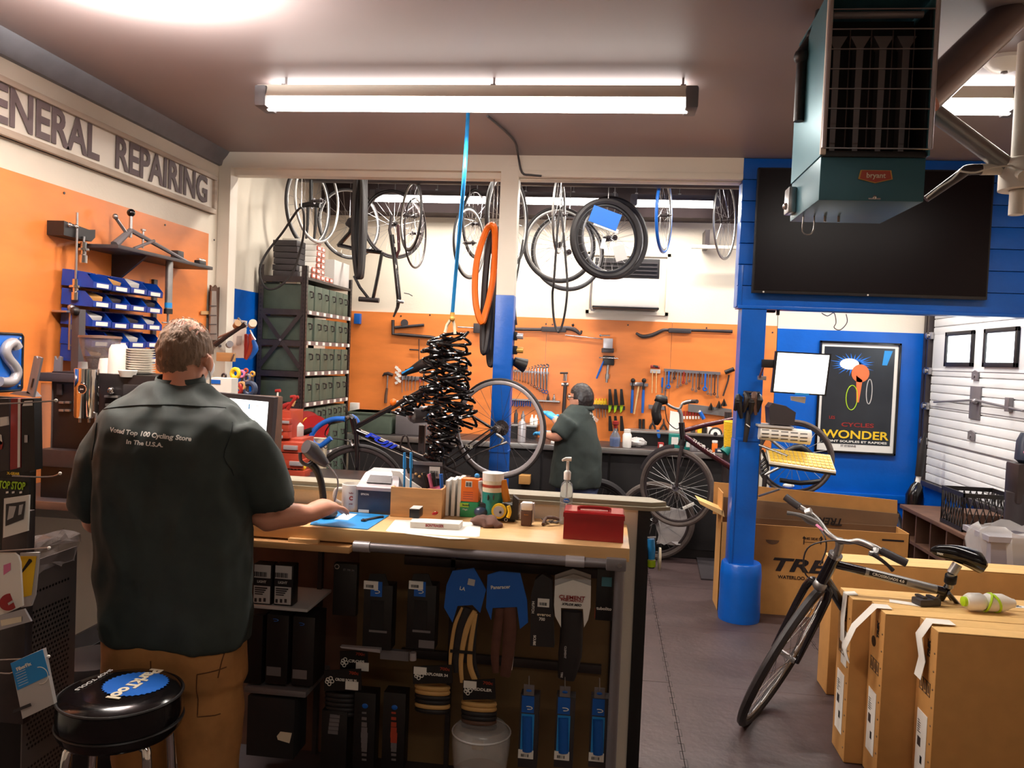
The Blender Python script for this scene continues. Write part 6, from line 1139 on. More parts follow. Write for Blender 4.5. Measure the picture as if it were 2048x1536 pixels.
# wooden pen box
t = thing('wooden_box', 'small open wooden box holding pens and cards on the counter', 'box', C(830, 1035)); a, b = C(780, 1033), C(885, 1037); h = PY(830, 977, a.y).z-CZ; d = .1; x0, x1, y0 = a.x, b.x, a.y
for nm_, A_, B2 in (('front_board', (x0, y0, 0), (x1, y0+.009, h)), ('back_board', (x0, y0+d, 0), (x1, y0+d+.009, h)), ('left_board', (x0, y0+.009, 0), (x0+.009, y0+d, h)), ('right_board', (x1-.009, y0+.009, 0), (x1, y0+d, h)), ('bottom_board', (x0+.009, y0+.009, 0), (x1-.009, y0+d, .008))): B().box(V(*A_)+V(0, 0, CZ+.001), V(*B2)+V(0, 0, CZ+.001)).o(nm_, 'wood_raw', t)
for i, x in enumerate((808, 821)):
    t = thing('ballpoint_pen', 'tall light blue pen standing in the wooden box, %s' % ['left one', 'right one'][i], 'pen', PY(x, 975, y0+.03)); B().cyl(PY(x, 1000, y0+.03), PY(x+1, 936, y0+.03), .004).o('barrel', 'sky_blue', t); B().tube([PY(x+1, 936, y0+.03), PY(x+1, 920, y0+.03), PY(x+1, 905, y0+.03)], [.0065, .006, .0045], 8).o('cap', 'sky_blue', t)
t = thing('barcode_packet', 'clear packet with a barcode sticker standing in the wooden box', 'packet', PY(855, 950, y0+.08)); a, b = PY(826, 985, y0+.085), PY(884, 926, y0+.085); B().box(a, (b.x, y0+.09, b.z), .001).o('card', 'charcoal', t); a, b = PY(858, 956, y0+.083), PY(880, 934, y0+.083); B().box(a, (b.x, y0+.085, b.z)).o('sticker', 'paper', t); bars(a+V(.003, -.0022, .008), (1, 0, 0), (0, 0, 1), (b.x-a.x)*.8, .02, 'ink', t, 14); B().box(PY(826, 929, y0+.082), PY(885, 925, y0+.085)).o('top_edge', 'grey_metal', t)
for k in range(4): B().ball(PY(832+k*7, 948+5*(k % 2), y0+.083), (.006, .002, .005), 8).o('loose_part', 'tan', t)
for i, (x, xx, c) in enumerate(((848, 858, 'black'), (858, 866, 'pink'), (866, 873, 'black'), (882, 884, 'label_blue'))): t = thing('marker', '%s marker leaning in the wooden box, %s' % (['black', 'pink', 'black', 'blue'][i], ['leftmost', 'second', 'third', 'rightmost'][i]), 'marker', PY(x, 970, y0+.05)); B().cyl(PY(xx, 985, y0+.05), PY(x, 945+(i % 2)*3, y0+.05), .007).o('barrel', c, t)
t = thing('crumpled_receipt', 'crumpled white paper and film sticking out of the wooden box', 'paper', PY(805, 960, y0+.06)); b = B(); P_ = [PY(782, 941, y0+.07), PY(800, 943, y0+.07), PY(815, 958, y0+.06), PY(842, 976, y0+.05), PY(842, 988, y0+.05), PY(784, 986, y0+.07), PY(790, 960, y0+.07)]; b.prism(P_, (0, .012, 0)); b.o('paper', 'paper', t)
t = thing('pink_card', 'pink card lying in the wooden box', 'card', PY(868, 976, y0+.04)); B().prism([PY(852, 978, y0+.03), PY(884, 970, y0+.05), PY(884, 984, y0+.04), PY(852, 986, y0+.03)], (0, .004, 0)).o('card', 'pink', t)
# booklets
for i in range(3):
    x = 893+i*12; t = thing('booklet', 'upright white booklet beside the wooden box, %s of three' % ['left', 'middle', 'right'][i], 'booklet', C(x, 1026)); a = C(x, 1028); zt = PY(x, 962-i*2, a.y).z; B().box((a.x-.006, a.y, CZ+.001), (a.x+.006, a.y+.1, zt)).o('pages', 'paper', t); B().box((a.x-.0075, a.y-.002, CZ+.001), (a.x-.006, a.y+.1, zt+.001)).o('cover', 'paper_grey', t)
def ibox(name, label, cat, x0, x1, y1, yt, m, d=.04, z=CZ, bev=.002):
    a, b = C(x0, y1, z), C(x1, y1+2, z); zt = PY((x0+x1)/2, yt, a.y).z; t = thing(name, label, cat, a); B().box((a.x, a.y, z+.001), (b.x, a.y+d, zt), bev).o('body', m, t); return t, a, b, zt
t, a, b, zt = ibox('tape_box', 'green and yellow box of tape standing on the counter', 'box', 918, 955, 1028, 1004, 'green'); text('Scotch', ((a.x+b.x)/2-.01, a.y-.001, zt-.012), (1, 0, 0), (0, 0, 1), .007, 'ink', t, bold=.04); B().box((a.x+.002, a.y-.0008, zt-.02), (a.x+.035, a.y, zt-.005)).o('yellow_band', 'lime', t); text('Magic', ((a.x+b.x)/2-.012, a.y-.001, zt-.028), (1, 0, 0), (0, 0, 1), .006, 'paper', t)
t = thing('orange_box', 'orange box with a barcode on top of the green tape box', 'box', (a.x, a.y, zt)); ax_, ay, z0 = a.x, a.y, zt+.001; zt2 = PY(938, 958, ay).z; wd = b.x-a.x; B().box((ax_+.002, ay, z0), (ax_+wd+.001, ay+.045, zt2), .002).o('body', 'orange', t); B().box((ax_+.02, ay-.001, zt2-.03), (ax_+.045, ay, zt2-.008)).o('sticker', 'paper', t); bars((ax_+.022, ay-.0012, zt2-.027), (1, 0, 0), (0, 0, 1), .02, .015, 'ink', t, 12)
for k in range(4): B().box((ax_+.012, ay-.0006, z0+.01+k*.008), (ax_+wd-.02, ay, z0+.012+k*.008)).o('printed_line', 'red_orange', t)
# canister
p = C(984, 1018); t = thing('canister', 'round canister with a white lid and green band on the counter', 'canister', p); r = .0385; zt = PY(984, 945, p.y).z-CZ
B().lathe([(.001, .001), (r, .001), (r, zt*.6)], p).o('green_band', 'teal', t); B().lathe([(r, zt*.6), (r, zt*.84)], p).o('cream_band', 'cream_plastic', t); B().lathe([(.001, zt*.84), (r+.001, zt*.84), (r+.002, zt), (.001, zt)], p).o('lid', 'white_plastic', t); B().lathe([(r+.0005, zt*.7), (r+.0005, zt*.76)], p).o('red_band', 'red_orange', t)
# box cutters and screwdriver
def htool(name, label, pts, r, m, Y, cat='tool', extra=None):
    t = thing(name, label, cat, PY(*pts[0], Y)); B().tube([PY(x, y, Y) for x, y in pts], r, 10, sm=3, sq=.7).o('handle', m, t); return t
Yt = C(970, 1022).y
htool('box_cutter', 'worn grey box cutter standing left of the green canister', [(961, 962), (962, 975), (966, 990), (966, 1010)], [.012, .014, .01, .013], 'silver_paint', Yt); t = htool('box_cutter', 'white box cutter with dark cut outs before the green canister', [(981, 981), (983, 995), (983, 1010)], [.016, .018, .02], 'white_plastic', Yt-.02)
for x in (976, 987): B().ball(PY(x, 995, Yt-.04), (.003, .004, .011), 8).o('cut_out', 'charcoal', t)
htool('screwdriver', 'amber handled tool leaning at the right of the canister', [(1006, 960), (1009, 980), (1014, 1003)], [.014, .015, .014], 'amber', Yt-.01); htool('pencil_eraser', 'orange brown tool tip behind the grey box cutter', [(960, 957), (963, 966)], [.009, .01], 'red_orange', Yt+.03)
t = thing('blue_peg', 'small light blue peg behind the orange box', 'peg', PY(954, 952, Yt+.05)); B().ball(PY(954, 952, Yt+.04), .01, 12).o('knob', 'sky_blue', t)
t, a, b, zt = ibox('tool_caddy', 'black caddy holding the knives and measuring tape', 'caddy', 958, 1032, 1040, 1008, 'black', .05, bev=.006)
B().prism([(b.x-.015, a.y-.002, CZ+.01), (b.x+.008, a.y-.002, CZ+.01), (b.x+.008, a.y-.002, zt+.02), (b.x-.012, a.y-.002, zt+.035)], (0, .03, 0)).o('pouch', 'black', t)
p = PY(998, 1022, a.y-.02); t = thing('tape_measure', 'round black and yellow measuring tape on the counter', 'tape measure', p); B().lathe([(.001, 0), (.024, 0), (.027, .008), (.027, .025)], p+V(0, .018, 0), (0, -1, 0)).o('case', 'yellow', t); B().lathe([(.001, 0), (.0195, 0), (.0195, .003)], p-V(0, .007, 0), (0, -1, 0)).o('dial', 'paper_grey', t); B().ball(p+V(.006, -.011, -.002), .005, 10).o('hole', 'black', t); B().tube([p+V(.034, -.008, .022), p+V(.04, -.008, 0), p+V(.034, -.008, -.02)], .007, 8, sm=3).o('yellow_clip', 'yellow', t); B().ring(p+V(.028, -.012, -.028), .0055, .0015, (0, 1, 0), 14, 6).o('belt_ring', 'steel', t)
t = thing('rounded_holder', 'dark blue rounded holder behind the brown cloth', 'holder', PY(962, 1025, Yt-.03)); B().ball(PY(962, 1024, Yt-.03), (.026, .02, .02), 16).o('holder', 'navy', t)
# cloth
t = thing('brown_cloth', 'crumpled brown cloth lying on the counter before the measuring tape', 'cloth', C(972, 1050)); b = B(); p = C(974, 1052); b.ball((p.x, p.y+.0, CZ+.012), (.064, .035, .02), 40)
from mathutils import noise as NZ
for v in b.bm.verts:
    n_ = NZ.noise(v.co*42)*.014+NZ.noise(v.co*18+V(5, 0, 0))*.016; v.co += V(n_*.7, n_*.5, n_*.8 if v.co.z > CZ+.005 else 0); v.co.z = max(v.co.z, CZ+.0015)
b.o('cloth', 'cloth_brown', t, ang=2)
# pencil sharpener
p = C(1052, 1052); t = thing('pencil_sharpener', 'brown and silver upright sharpener on the counter', 'sharpener', p); a, b = C(1040, 1052), C(1063, 1054); zt = PY(1052, 1006, a.y).z
B().box((a.x+.002, a.y, CZ+.001), (b.x-.002, a.y+.04, CZ+(zt-CZ)*.66), .004).o('brown_body', 'wood_dark', t); B().box((a.x+.001, a.y+.002, CZ+(zt-CZ)*.66), (b.x-.001, a.y+.04, zt), .006).o('white_top', 'white_plastic', t); B().box((a.x-.004, a.y+.01, CZ+.02), (a.x+.002, a.y+.04, zt-.006), .004).o('silver_side', 'silver_paint', t); B().box((b.x-.002, a.y+.01, CZ+.012), (b.x+.006, a.y+.04, zt-.002), .004).o('silver_side', 'silver_paint', t); text('Boston', ((a.x+b.x)/2, a.y-.001, CZ+.042), (1, 0, 0), (0, 0, 1), .004, 'amber', t)
t = thing('card_holder', 'small wire holder with yellow cards behind the sharpener', 'holder', C(1028, 1030)); p = C(1028, 1030); B().tube([p+V(-.02, .0, .01), p+V(-.018, 0, .06), p+V(.014, 0, .062), p+V(.01, 0, .02)], .0015, 5, sm=3).o('wire', 'alu', t); B().box(p+V(-.016, .004, .012), p+V(.008, .008, .05)).o('card', 'paper', t); B().box(p+V(-.008, .002, .014), p+V(.002, .004, .036)).o('yellow_piece', 'yellow', t); B().cyl(p+V(.012, -.01, .02), p+V(.03, -.01, .045), .003).o('white_stick', 'paper', t)
# keys
t = thing('key_ring', 'bunch of dark keys and coins on the counter left of the red box', 'keys', C(1102, 1048)); 
for k in range(12): p = C(1090+rn.uniform(-4, 30), 1048+rn.uniform(-6, 4))+V(0, 0, .004+.004*(k % 3)); B().obox(p, (.026, .008, .003), (rn.uniform(-.4, .4), rn.uniform(-.4, .4), rn.uniform(0, 3)), .001).o('key', random.choice(['dark_steel', 'steel', 'black']), t)
B().tube([C(1086, 1052)+V(0, 0, .006), C(1092, 1040)+V(0, 0, .016), C(1105, 1034)+V(0, 0, .02), C(1120, 1038)+V(0, 0, .014)], .006, 8, sm=3).o('leather_loop', 'wood_dark', t)
# paper + box
t = thing('paper_sheet', 'white paper sheet overhanging the counter under the small white box', 'paper', C(865, 1058)); B().prism([C(772, 1062)+V(0, -.006, 0), C(960, 1072)-V(0, .012, 0), C(962, 1045), C(790, 1040)], (0, 0, .0012)).o('sheet', 'paper', t); B().prism([C(772, 1062)+V(0, -.006, 0), C(960, 1072)-V(0, .012, 0), C(930, 1074)+V(0, -.018, -.004), C(900, 1072)+V(0, -.02, -.006)], (0, 0, .001)).o('curled_edge', 'paper', t)
t = thing('white_carton', 'flat white carton with red lettering on the paper sheet', 'carton', C(868, 1056)); a, b = C(820, 1056), C(918, 1061); h = .021; z0 = CZ+.0015; B().loft([[a.xyz+V(0, 0, .002), b.xyz+V(0, 0, .002), b.xyz+V(0, .07, .002), a.xyz+V(-.008, .07, .002)], [a.xyz+V(0, 0, h), b.xyz+V(0, 0, h), b.xyz+V(0, .07, h), a.xyz+V(-.008, .07, h)]]).o('box', 'paper', t); rd = (b-a).normalized(); text('BONTRAGER', (a+b)/2+V(0, -.001, h*.55), rd, (0, 0, 1), .009, 'red', t, bold=.03, width=.062)
t = thing('black_box', 'small black oblong box standing on the white carton', 'box', C(832, 1045, CZ+h)); p = PZ(818, 1036, CZ+h); q = PZ(836, 1037, CZ+h); B().box((p.x, p.y, CZ+h+.001), (q.x+.004, p.y+.06, CZ+h+.032), .003).o('body', 'black', t); B().box((p.x+.001, p.y+.001, CZ+h+.032), (q.x+.003, p.y+.06, CZ+h+.034)).o('pale_top', 'paper_grey', t)
t = thing('pocket_knife', 'small red pocket knife lying on the white carton', 'knife', PZ(870, 1028, CZ+h)); p = PZ(870, 1030, CZ+h)+V(0, 0, .006); B().ball(p, (.008, .022, .006), 12, Euler((0, 0, -.25)).to_matrix()).o('handle', 'red_gloss', t); B().ball(p+V(0, 0, .005), (.003, .004, .002), 8).o('emblem', 'paper', t)
# sanitizer
p = C(1131, 1034); t = thing('sanitizer_bottle', 'clear pump bottle with a blue label on the counter', 'bottle', p); H_ = PY(1131, 913, p.y).z-CZ
B().lathe([(.001, .001), (.021, .001), (.023, .006), (.023, H_*.52), (.019, H_*.6), (.009, H_*.64), (.009, H_*.68)], p, n=24).o('bottle', 'bottle_clear', t); B().lathe([(.001, H_*.66), (.0125, H_*.66), (.013, H_*.77), (.009, H_*.79), (.005, H_*.8), (.005, H_*.93)], p, n=18).o('pump_collar', 'white_plastic', t); B().tube([p+V(-.02, -.012, H_*.945), p+V(-.008, -.004, H_*.965), p+V(.012, 0, H_*.965)], [.004, .007, .008], 8, sm=2).o('pump_nozzle', 'white_plastic', t)
B().cyl(p+V(0, 0, .01), p+V(0, 0, H_*.66), .002, n=6).o('dip_tube', 'paper', t); B().ball(p+V(.002, -.0225, H_*.36), (.012, .002, .009), 14).o('blue_logo', 'label_blue', t); text('PURELL', p+V(.002, -.0245, H_*.36), (1, 0, 0), (0, 0, 1), .004, 'paper', t); text('hand', p+V(.002, -.0235, H_*.26), (1, 0, 0), (0, 0, 1), .005, 'label_blue', t); text('sanitizer', p+V(.002, -.0235, H_*.2), (1, 0, 0), (0, 0, 1), .004, 'label_blue', t)
# red tin
t = thing('cash_box', 'dark red metal cash box at the right end of the counter', 'cash box', C(1185, 1080)); a, b = C(1126, 1078), C(1246, 1087); h = PY(1186, 1036, a.y).z-CZ; zz = CZ+.001
rd = (b-a); bk = V(.0, .115, 0); lo_ = [a, b, b+bk, a+bk]; f3 = lambda z, e=0: [V(p.x+(-e if i in (0, 3) else e), p.y+(-e if i < 2 else e), zz+z) for i, p in enumerate(lo_)]
B().loft([f3(0), f3(h-.003)]).o('body', 'red_gloss', t); B().loft([f3(h-.003, .0025), f3(h+.012, .0025), f3(h+.018, -.003)]).o('lid', 'red_gloss', t)
m_ = (a+b)/2+bk*.35+V(0, 0, h+.02); B().tube([m_+V(-.05, .0, -.002), m_+V(-.045, 0, .007), m_+V(.045, 0.003, .007), m_+V(.05, 0, -.002)], .006, 8, sm=3, sq=.6).o('lid_handle', 'red_gloss', t); B().obox(m_+V(.0, .055, -.003), (.02, .01, .004)).o('latch', 'red', t)
# pump head hanging on the end board
t = thing('grip_tool', 'blue grip with a pale round disc hanging on the black end board', 'tool', PY(1303, 1100, 2.97)); Yg = 2.98; B().tube([PY(1302, 1078, Yg), PY(1303, 1100, Yg), PY(1303, 1118, Yg)], [.013, .014, .012], 12).o('blue_grip', 'sky_blue', t); B().cyl(PY(1303, 1120, Yg), PY(1303, 1133, Yg), .015, n=16).o('lime_end', 'lime', t); B().cyl(PY(1303, 1130, Yg-.003), PY(1303, 1136, Yg-.003), .011, n=16).o('dark_hole', 'black', t); p = PY(1319, 1118, Yg); B().cyl(p-V(.004, 0, 0), p+V(.004, 0, 0), .042, n=24).o('disc', 'cream_plastic', t); B().cyl(PY(1295, 1075, Yg), PY(1312, 1075, Yg), .004).o('hook', 'steel', t)
# desktop monitor in front of the man
t = thing('desktop_monitor', 'desktop monitor with a white page in front of the man', 'monitor', PY(480, 1000, 2.88)); YD = 2.86
c4 = [PY(392, 990, YD), PY(532, 1000, YD), PY(549, 795, YD), PY(400, 782, YD)]; ct = sum(c4, V(0, 0, 0))/4; B().prism(c4, (0, .035, 0)).o('housing', 'charcoal', t)
sc4 = [PY(396, 985, YD-.001), PY(522, 992, YD-.001), PY(537, 804, YD-.001), PY(402, 791, YD-.001)]; B().prism(sc4, (0, -.001, 0)).o('screen', 'screen_white', t)
B().prism([PY(498, 808, YD-.003), PY(500, 808, YD-.003), PY(499, 818, YD-.003), PY(497, 818, YD-.003)], (0, -.0005, 0)).o('screen_mark', 'sky_blue', t); B().prism([PY(502, 810, YD-.003), PY(528, 812, YD-.003), PY(528, 813, YD-.003), PY(502, 811, YD-.003)], (0, -.0005, 0)).o('screen_line', 'paper_grey', t)
B().box((ct.x-.03, YD+.04, CZ), (ct.x+.03, YD+.07, ct.z-.02)).o('stand', 'charcoal', t); B().box((ct.x-.11, YD-.02, CZ+.001), (ct.x+.11, YD+.08, CZ+.012), .004).o('foot', 'charcoal', t)
# ---------------- goods under the counter
YG = 2.69
def pk(name, label, cat, x0, y0, x1, y1, m, d=.05, Y=None, group=None, bev=.002):
    Y = Y or YG; a, b = PY(x0, y1, Y), PY(x1, y0, Y); t = thing(name, label, cat, a, group); B().box((a.x, Y, a.z), (b.x, Y+d, b.z), bev).o('box', m, t); return t
def on(t, x0, y0, x1, y1, m, nm='label', Y=None, e=.0015):
    Y = (Y or YG); a, b = PY(x0, y1, Y), PY(x1, y0, Y); return B().box((a.x, Y-e, a.z), (b.x, Y+.0005, b.z)).o(nm, m, t)
def tx(t, s, x, y, hpx, m, Y=None, rot=0, wpx=None, bold=.03, e=.002, **k):
    Y = (Y or YG); r_ = V(math.cos(rot), 0, math.sin(rot)); u_ = V(-math.sin(rot), 0, math.cos(rot)); return text(s, PY(x, y, Y)-V(0, e, 0), r_, u_, hpx*Y/F_PX, m, t, bold=bold, width=wpx*Y/F_PX if wpx else None, **k)
for i, x in enumerate((505, 547)):
    t = pk('light_box', 'black box with a big white label on the upper left shelf, %s one' % ['left', 'right'][i], 'box', x, 1130+i*2, x+40, 1207+i*2, 'black'); on(t, x+2, 1131+i*2, x+37, 1205+i*2, 'paper_grey', 'white_label'); bars(PY(x+4, 1152+i*2, YG)-V(0, .002, 0), (1, 0, 0), (0, 0, 1), 28*YG/F_PX, 10*YG/F_PX, 'ink', t, 14); on(t, x+2, 1157+i*2, x+37, 1170+i*2, 'ink', 'dark_band', e=.0022); tx(t, 'LIGHT', x+19, 1163+i*2, 5, 'paper_grey', e=.0025)
    for k in range(4): on(t, x+5, 1175+i*2+k*4, x+30-3*k, 1176+i*2+k*4, 'charcoal', 'text_line', e=.0022)
    for k in range(3): on(t, x+4+k*9, 1196+i*2, x+9+k*9, 1203+i*2, 'charcoal', 'symbol', e=.0022)
for i, x in enumerate((530, 582)):
    t = pk('tyre_box', 'black tyre box below the pale shelf, %s of the two' % ['left', 'right'][i], 'box', x, 1232+i*4, x+48, 1366+i*3, 'black', .12); B().ring(PY(x+20, 1240+i*8, YG)-V(0, .001, 0), .012, .0012, (0, 1, 0), 20, 5, Rz=.004, a0=1, a1=5).o('swoosh_print', 'label_blue', t); on(t, x+3, 1335+i*6, x+32, 1350+i*6, 'grey_metal', 'price_label')
t = pk('tyre_box', 'dark box farthest left beside the black tyre boxes', 'box', 486, 1232, 526, 1366, 'black', .1)
t = pk('dark_goods', 'dark boxed goods on the bottom shelf left of the price tag', 'box', 492, 1400, 590, 1510, 'matte_black', .12)
t = thing('price_tag', 'small cream price tag hanging over the bottom shelf', 'tag', PY(570, 1475, YG)); B().prism([PY(554, 1472, YG), PY(561, 1463, YG), PY(584, 1466, YG), PY(579, 1486, YG), PY(556, 1479, YG)], (0, -.002, 0)).o('card', 'cream_plastic', t)
HG = 'hanging boxed tubes'
for i, x in enumerate((724, 811)):
    t = pk('hanging_box', 'black hanging box with a blue and white label, %s of the two' % ['left', 'right'][i], 'box', x, 1172, x+62, 1297, 'black', .06); B().prism([PY(x+8, 1172, YG), PY(x+54, 1172, YG), PY(x+46, 1148, YG), PY(x+16, 1148, YG)], (0, .004, 0)).o('hang_tab', 'black', t); on(t, x+4+i*3, 1163, x+33+i*3, 1177, 'paper', 'price_label', e=.004); on(t, x+17, 1164, x+41, 1192, 'label_blue', 'blue_patch', e=.002)
    bars(PY(x+8+i*3, 1174, YG)-V(0, .0045, 0), (1, 0, 0), (0, 0, 1), 18*YG/F_PX, 6*YG/F_PX, 'ink', t, 10); B().ring(PY(x+29, 1183, YG)-V(0, .003, 0), .012, .0014, (0, 1, 0), 20, 5, Rz=.005, a0=1, a1=5).o('swoosh_print', 'paper', t); on(t, x+14, 1262, x+50, 1263.5, 'grey_metal', 'thin_line')
    b = B(); b.box(PY(x+16, 1258, YG-.002), PY(x+44, 1202, YG)); b.o('window', 'matte_black', t); on(t, x+26+i*0, 1282, x+58, 1295, 'grey_metal', 'price_label') if i else None
def wtb(label, x0, y0, x1, y1, s, coil, cm, Y=YG, tilt=0):
    t = thing('folded_tyre_pack', label, 'tyre', PY(x0, y1, Y), 'folded tyres on black header cards'); B().prism([PY(x0, y0+3, Y), PY(x1, y0, Y), PY(x1+1, y1-2, Y), PY(x0, y1, Y)], (0, .004, 0)).o('header_card', 'black', t)
    w_ = x1-x0; tx(t, s, x0+w_*.6, y0+(y1-y0)*.5, 5.5, 'paper', Y, wpx=w_*.62); tx(t, '700c', x1-14, y0+8, 6, 'red_orange', Y, wpx=20)
    for (u, v) in ((.08, .42), (.16, .36), (.2, .5), (.12, .62), (.06, .52)): B().ring(PY(x0+w_*u+2, y0+(y1-y0)*(v+.05), Y)-V(0, .002, 0), .006, .0016, (0, 1, 0), 10, 4).o('emblem_loop', 'paper', t)
    on(t, x0+w_*(.58 if 'CROSS' in s else .02), y0+(26 if 'CROSS' in s else 5), x0+w_*(.58 if 'CROSS' in s else .02)+26, y0+(40 if 'CROSS' in s else 17), 'paper', 'price_label', Y, e=.003)
    for k in range(coil):
        p = PY((x0+x1)/2, y1+6+k*9, Y+.045); B().ring(p, .055, .0085, (0, .25, 1), 28, 8, Rz=.04).o('folded_casing', cm[k % len(cm)], t)
    return t
wtb('folded black tyre with a tilted card, behind the front one', 680, 1300, 735, 1345, 'CROSS', 0, ['rubber'], YG+.06)
wtb('folded black tyre with a black card and white print, left', 648, 1338, 722, 1382, 'CROSS BOSS 35', 5, ['rubber'])
wtb('folded tan wall tyre with a black card in the middle', 826, 1330, 904, 1368, 'EXPLORER 34', 6, ['tan', 'tan', 'rubber', 'rubber', 'tan', 'rubber'])
wtb('folded tan wall tyre hanging below the striped tyre', 926, 1358, 990, 1400, 'RIDDLER', 6, ['tan', 'tan', 'rubber', 'rubber', 'wood_dark', 'rubber'])
t = thing('folded_tyre_pack', 'dark folded tyre with small white print hanging in the upper middle', 'tyre', PY(690, 1200, YG+.05), 'folded tyres on black header cards'); B().box(PY(664, 1230, YG+.06), PY(720, 1125, YG+.09), .004).o('card', 'black', t); tx(t, 'ST 700 34', 698, 1140, 4, 'grey_metal', YG+.06); B().ring(PY(674, 1133, YG+.06)-V(0, .001, 0), .008, .0016, (0, 1, 0), 10, 4).o('emblem_loop', 'paper_grey', t)
for i, (x0, x1, c) in enumerate(((704, 752, 'grey_metal'), (762, 812, 'red_orange'))):
    t = pk('tyre_box', 'upright black box with a vertical %s pattern under the middle' % ['grey', 'red'][i], 'box', x0, 1388, x1, 1534, 'black', .06); B().ball(PY((x0+x1)/2+2, 1412+i*3, YG), (.011, .002, .009), 12).o('blue_mark', 'label_blue', t)
    for k, (h_, w_) in enumerate(((3, 9), (5, 10), (8, 11), (12, 12), (16, 14), (14, 13), (9, 12), (6, 11), (4, 10), (3, 9))): y = 1424+k*10.4; on(t, (x0+x1)/2-w_*.45, y, (x0+x1)/2+w_*.55, y+min(h_, 9), c if (k < 6 or i == 0) else 'grey_metal', 'bar_print')
t = pk('tyre_box', 'tilted black box leaning left of the two upright patterned boxes', 'box', 640, 1425, 695, 1536, 'black', .08)
for k in range(5): on(t, 660-k*1, 1430+k*8, 680-k, 1435+k*8, 'grey_metal', 'bar_print')
t = thing('metal_hook', 'grey metal display arm pointing left above the folded tyres', 'hook', PY(720, 1305, YG)); B().prism([PY(680, 1293, YG-.02), PY(760, 1299, YG-.02), PY(760, 1306, YG-.02), PY(682, 1296, YG-.02)], (0, .02, 0)).o('arm', 'silver_paint', t); B().box(PY(760, 1318, YG+.02), PY(820, 1300, YG+.04)).o('plate', 'grey_metal', t); B().cyl(PY(826, 1305, YG), PY(826, 1320, YG), .012).o('end_knob', 'silver_paint', t)
def tyre_card(label, bx, card_m, strips, name, s, sx, sy, tilt):
    t = thing('tyre_pack', label, 'tyre', PY(bx, 1290, YG)); B().prism([PY(x, y, YG) for x, y in name], (0, .006, 0)).o('blue_card', card_m, t)
    for (pts, r, m) in strips: B().tube([PY(x, y, YG+.012) for x, y in pts], [q*YG/F_PX for q in r], 10, sm=5, sq=.55, up=(0, -1, 0)).o('tyre_strand', m, t)
    tx(t, s, sx, sy, 7, 'paper', rot=tilt); return t
t = tyre_card('folded black and tan tyre hanging on a bright blue card', 930, 'label_blue', [([(925, 1215), (910, 1250), (902, 1300), (900, 1330)], [3, 4, 4, 3], 'tan'), ([(935, 1215), (920, 1260), (912, 1310), (912, 1345)], [8, 9, 7, 5], 'rubber'), ([(950, 1222), (932, 1260), (922, 1320), (924, 1365)], [5, 7, 5, 4], 'tan'), ([(952, 1226), (942, 1290), (940, 1330), (950, 1360)], [5, 6, 6, 6], 'tan'), ([(955, 1226), (948, 1290), (950, 1330), (958, 1356)], [3, 4, 4, 3], 'rubber')], [(905, 1142), (948, 1136), (972, 1180), (960, 1226), (945, 1210), (915, 1212), (905, 1245), (888, 1215), (893, 1170)], 'LA', 925, 1177, -.15)
B().obox(PY(943, 1164, YG)-V(0, .003, 0), (.024, .001, .022), (0, .15, 0)).o('price_label', 'paper_grey', t); on(t, 900, 1303, 950, 1305, 'black', 'strap', e=-.0)
t = tyre_card('folded brown tyre with white edge lines hanging on a blue card', 1010, 'label_blue', [([(1000, 1215), (995, 1260), (990, 1310), (992, 1345)], [9, 10, 9, 7], 'brown_rubber'), ([(1020, 1213), (1020, 1260), (1016, 1310), (1010, 1352)], [13, 14, 13, 11], 'brown_rubber'), ([(995, 1228), (994, 1270), (989, 1340)], [2, 2, 1.5], 'paper'), ([(1031, 1238), (1029, 1290), (1023, 1340)], [1.5, 1.5, 1.2], 'paper')], [(975, 1150), (1000, 1142), (1040, 1146), (1054, 1200), (1056, 1245), (1040, 1258), (1034, 1214), (985, 1216), (982, 1240), (972, 1215)], 'Panaracer', 1001, 1174, .12)
t = thing('tyre_pack', 'black folded tyre in a sleeve with a white price label', 'tyre', PY(1083, 1230, YG)); B().prism([PY(x, y, YG) for x, y in ((1062, 1190), (1070, 1160), (1085, 1148), (1104, 1160), (1108, 1295), (1060, 1292))], (0, .04, 0)).o('sleeve', 'rubber', t); on(t, 1075, 1198, 1099, 1213, 'paper', 'price_label'); bars(PY(1078, 1210, YG)-V(0, .002, 0), (1, 0, 0), (0, 0, 1), 17*YG/F_PX, 6*YG/F_PX, 'ink', t, 10); tx(t, 'everoc', 1088, 1229, 6, 'cream_plastic', wpx=28); tx(t, '700', 1084, 1238, 6, 'paper', wpx=12); tx(t, 'HUTCH', 1066, 1214, 5, 'paper', rot=-PI/2); tx(t, 'SCUBE', 1069, 1280, 5, 'paper', rot=-PI/2)
t = thing('tyre_pack', 'black folded tyre hanging from a white rounded header card', 'tyre', PY(1143, 1290, YG)); 
for k, dy in enumerate((-22, -12, 0)): B().prism([PY(x, y+dy, YG+.012*(2-k)) for x, y in ((1110, 1172), (1130, 1165), (1146, 1160), (1162, 1165), (1182, 1172), (1181, 1215), (1176, 1240), (1168, 1255), (1166, 1218), (1122, 1216), (1122, 1255), (1110, 1232), (1108, 1210))], (0, .003, 0)).o('header_card', 'paper' if k == 2 else 'paper_grey', t)
tx(t, 'CLEMENT', 1144, 1195, 7, 'red', wpx=52); tx(t, 'PNEUMATICI', 1144, 1201, 4, 'red', wpx=44); tx(t, "X'PLOR MSO", 1143, 1209, 4.5, 'ink', wpx=40, shear=.3)
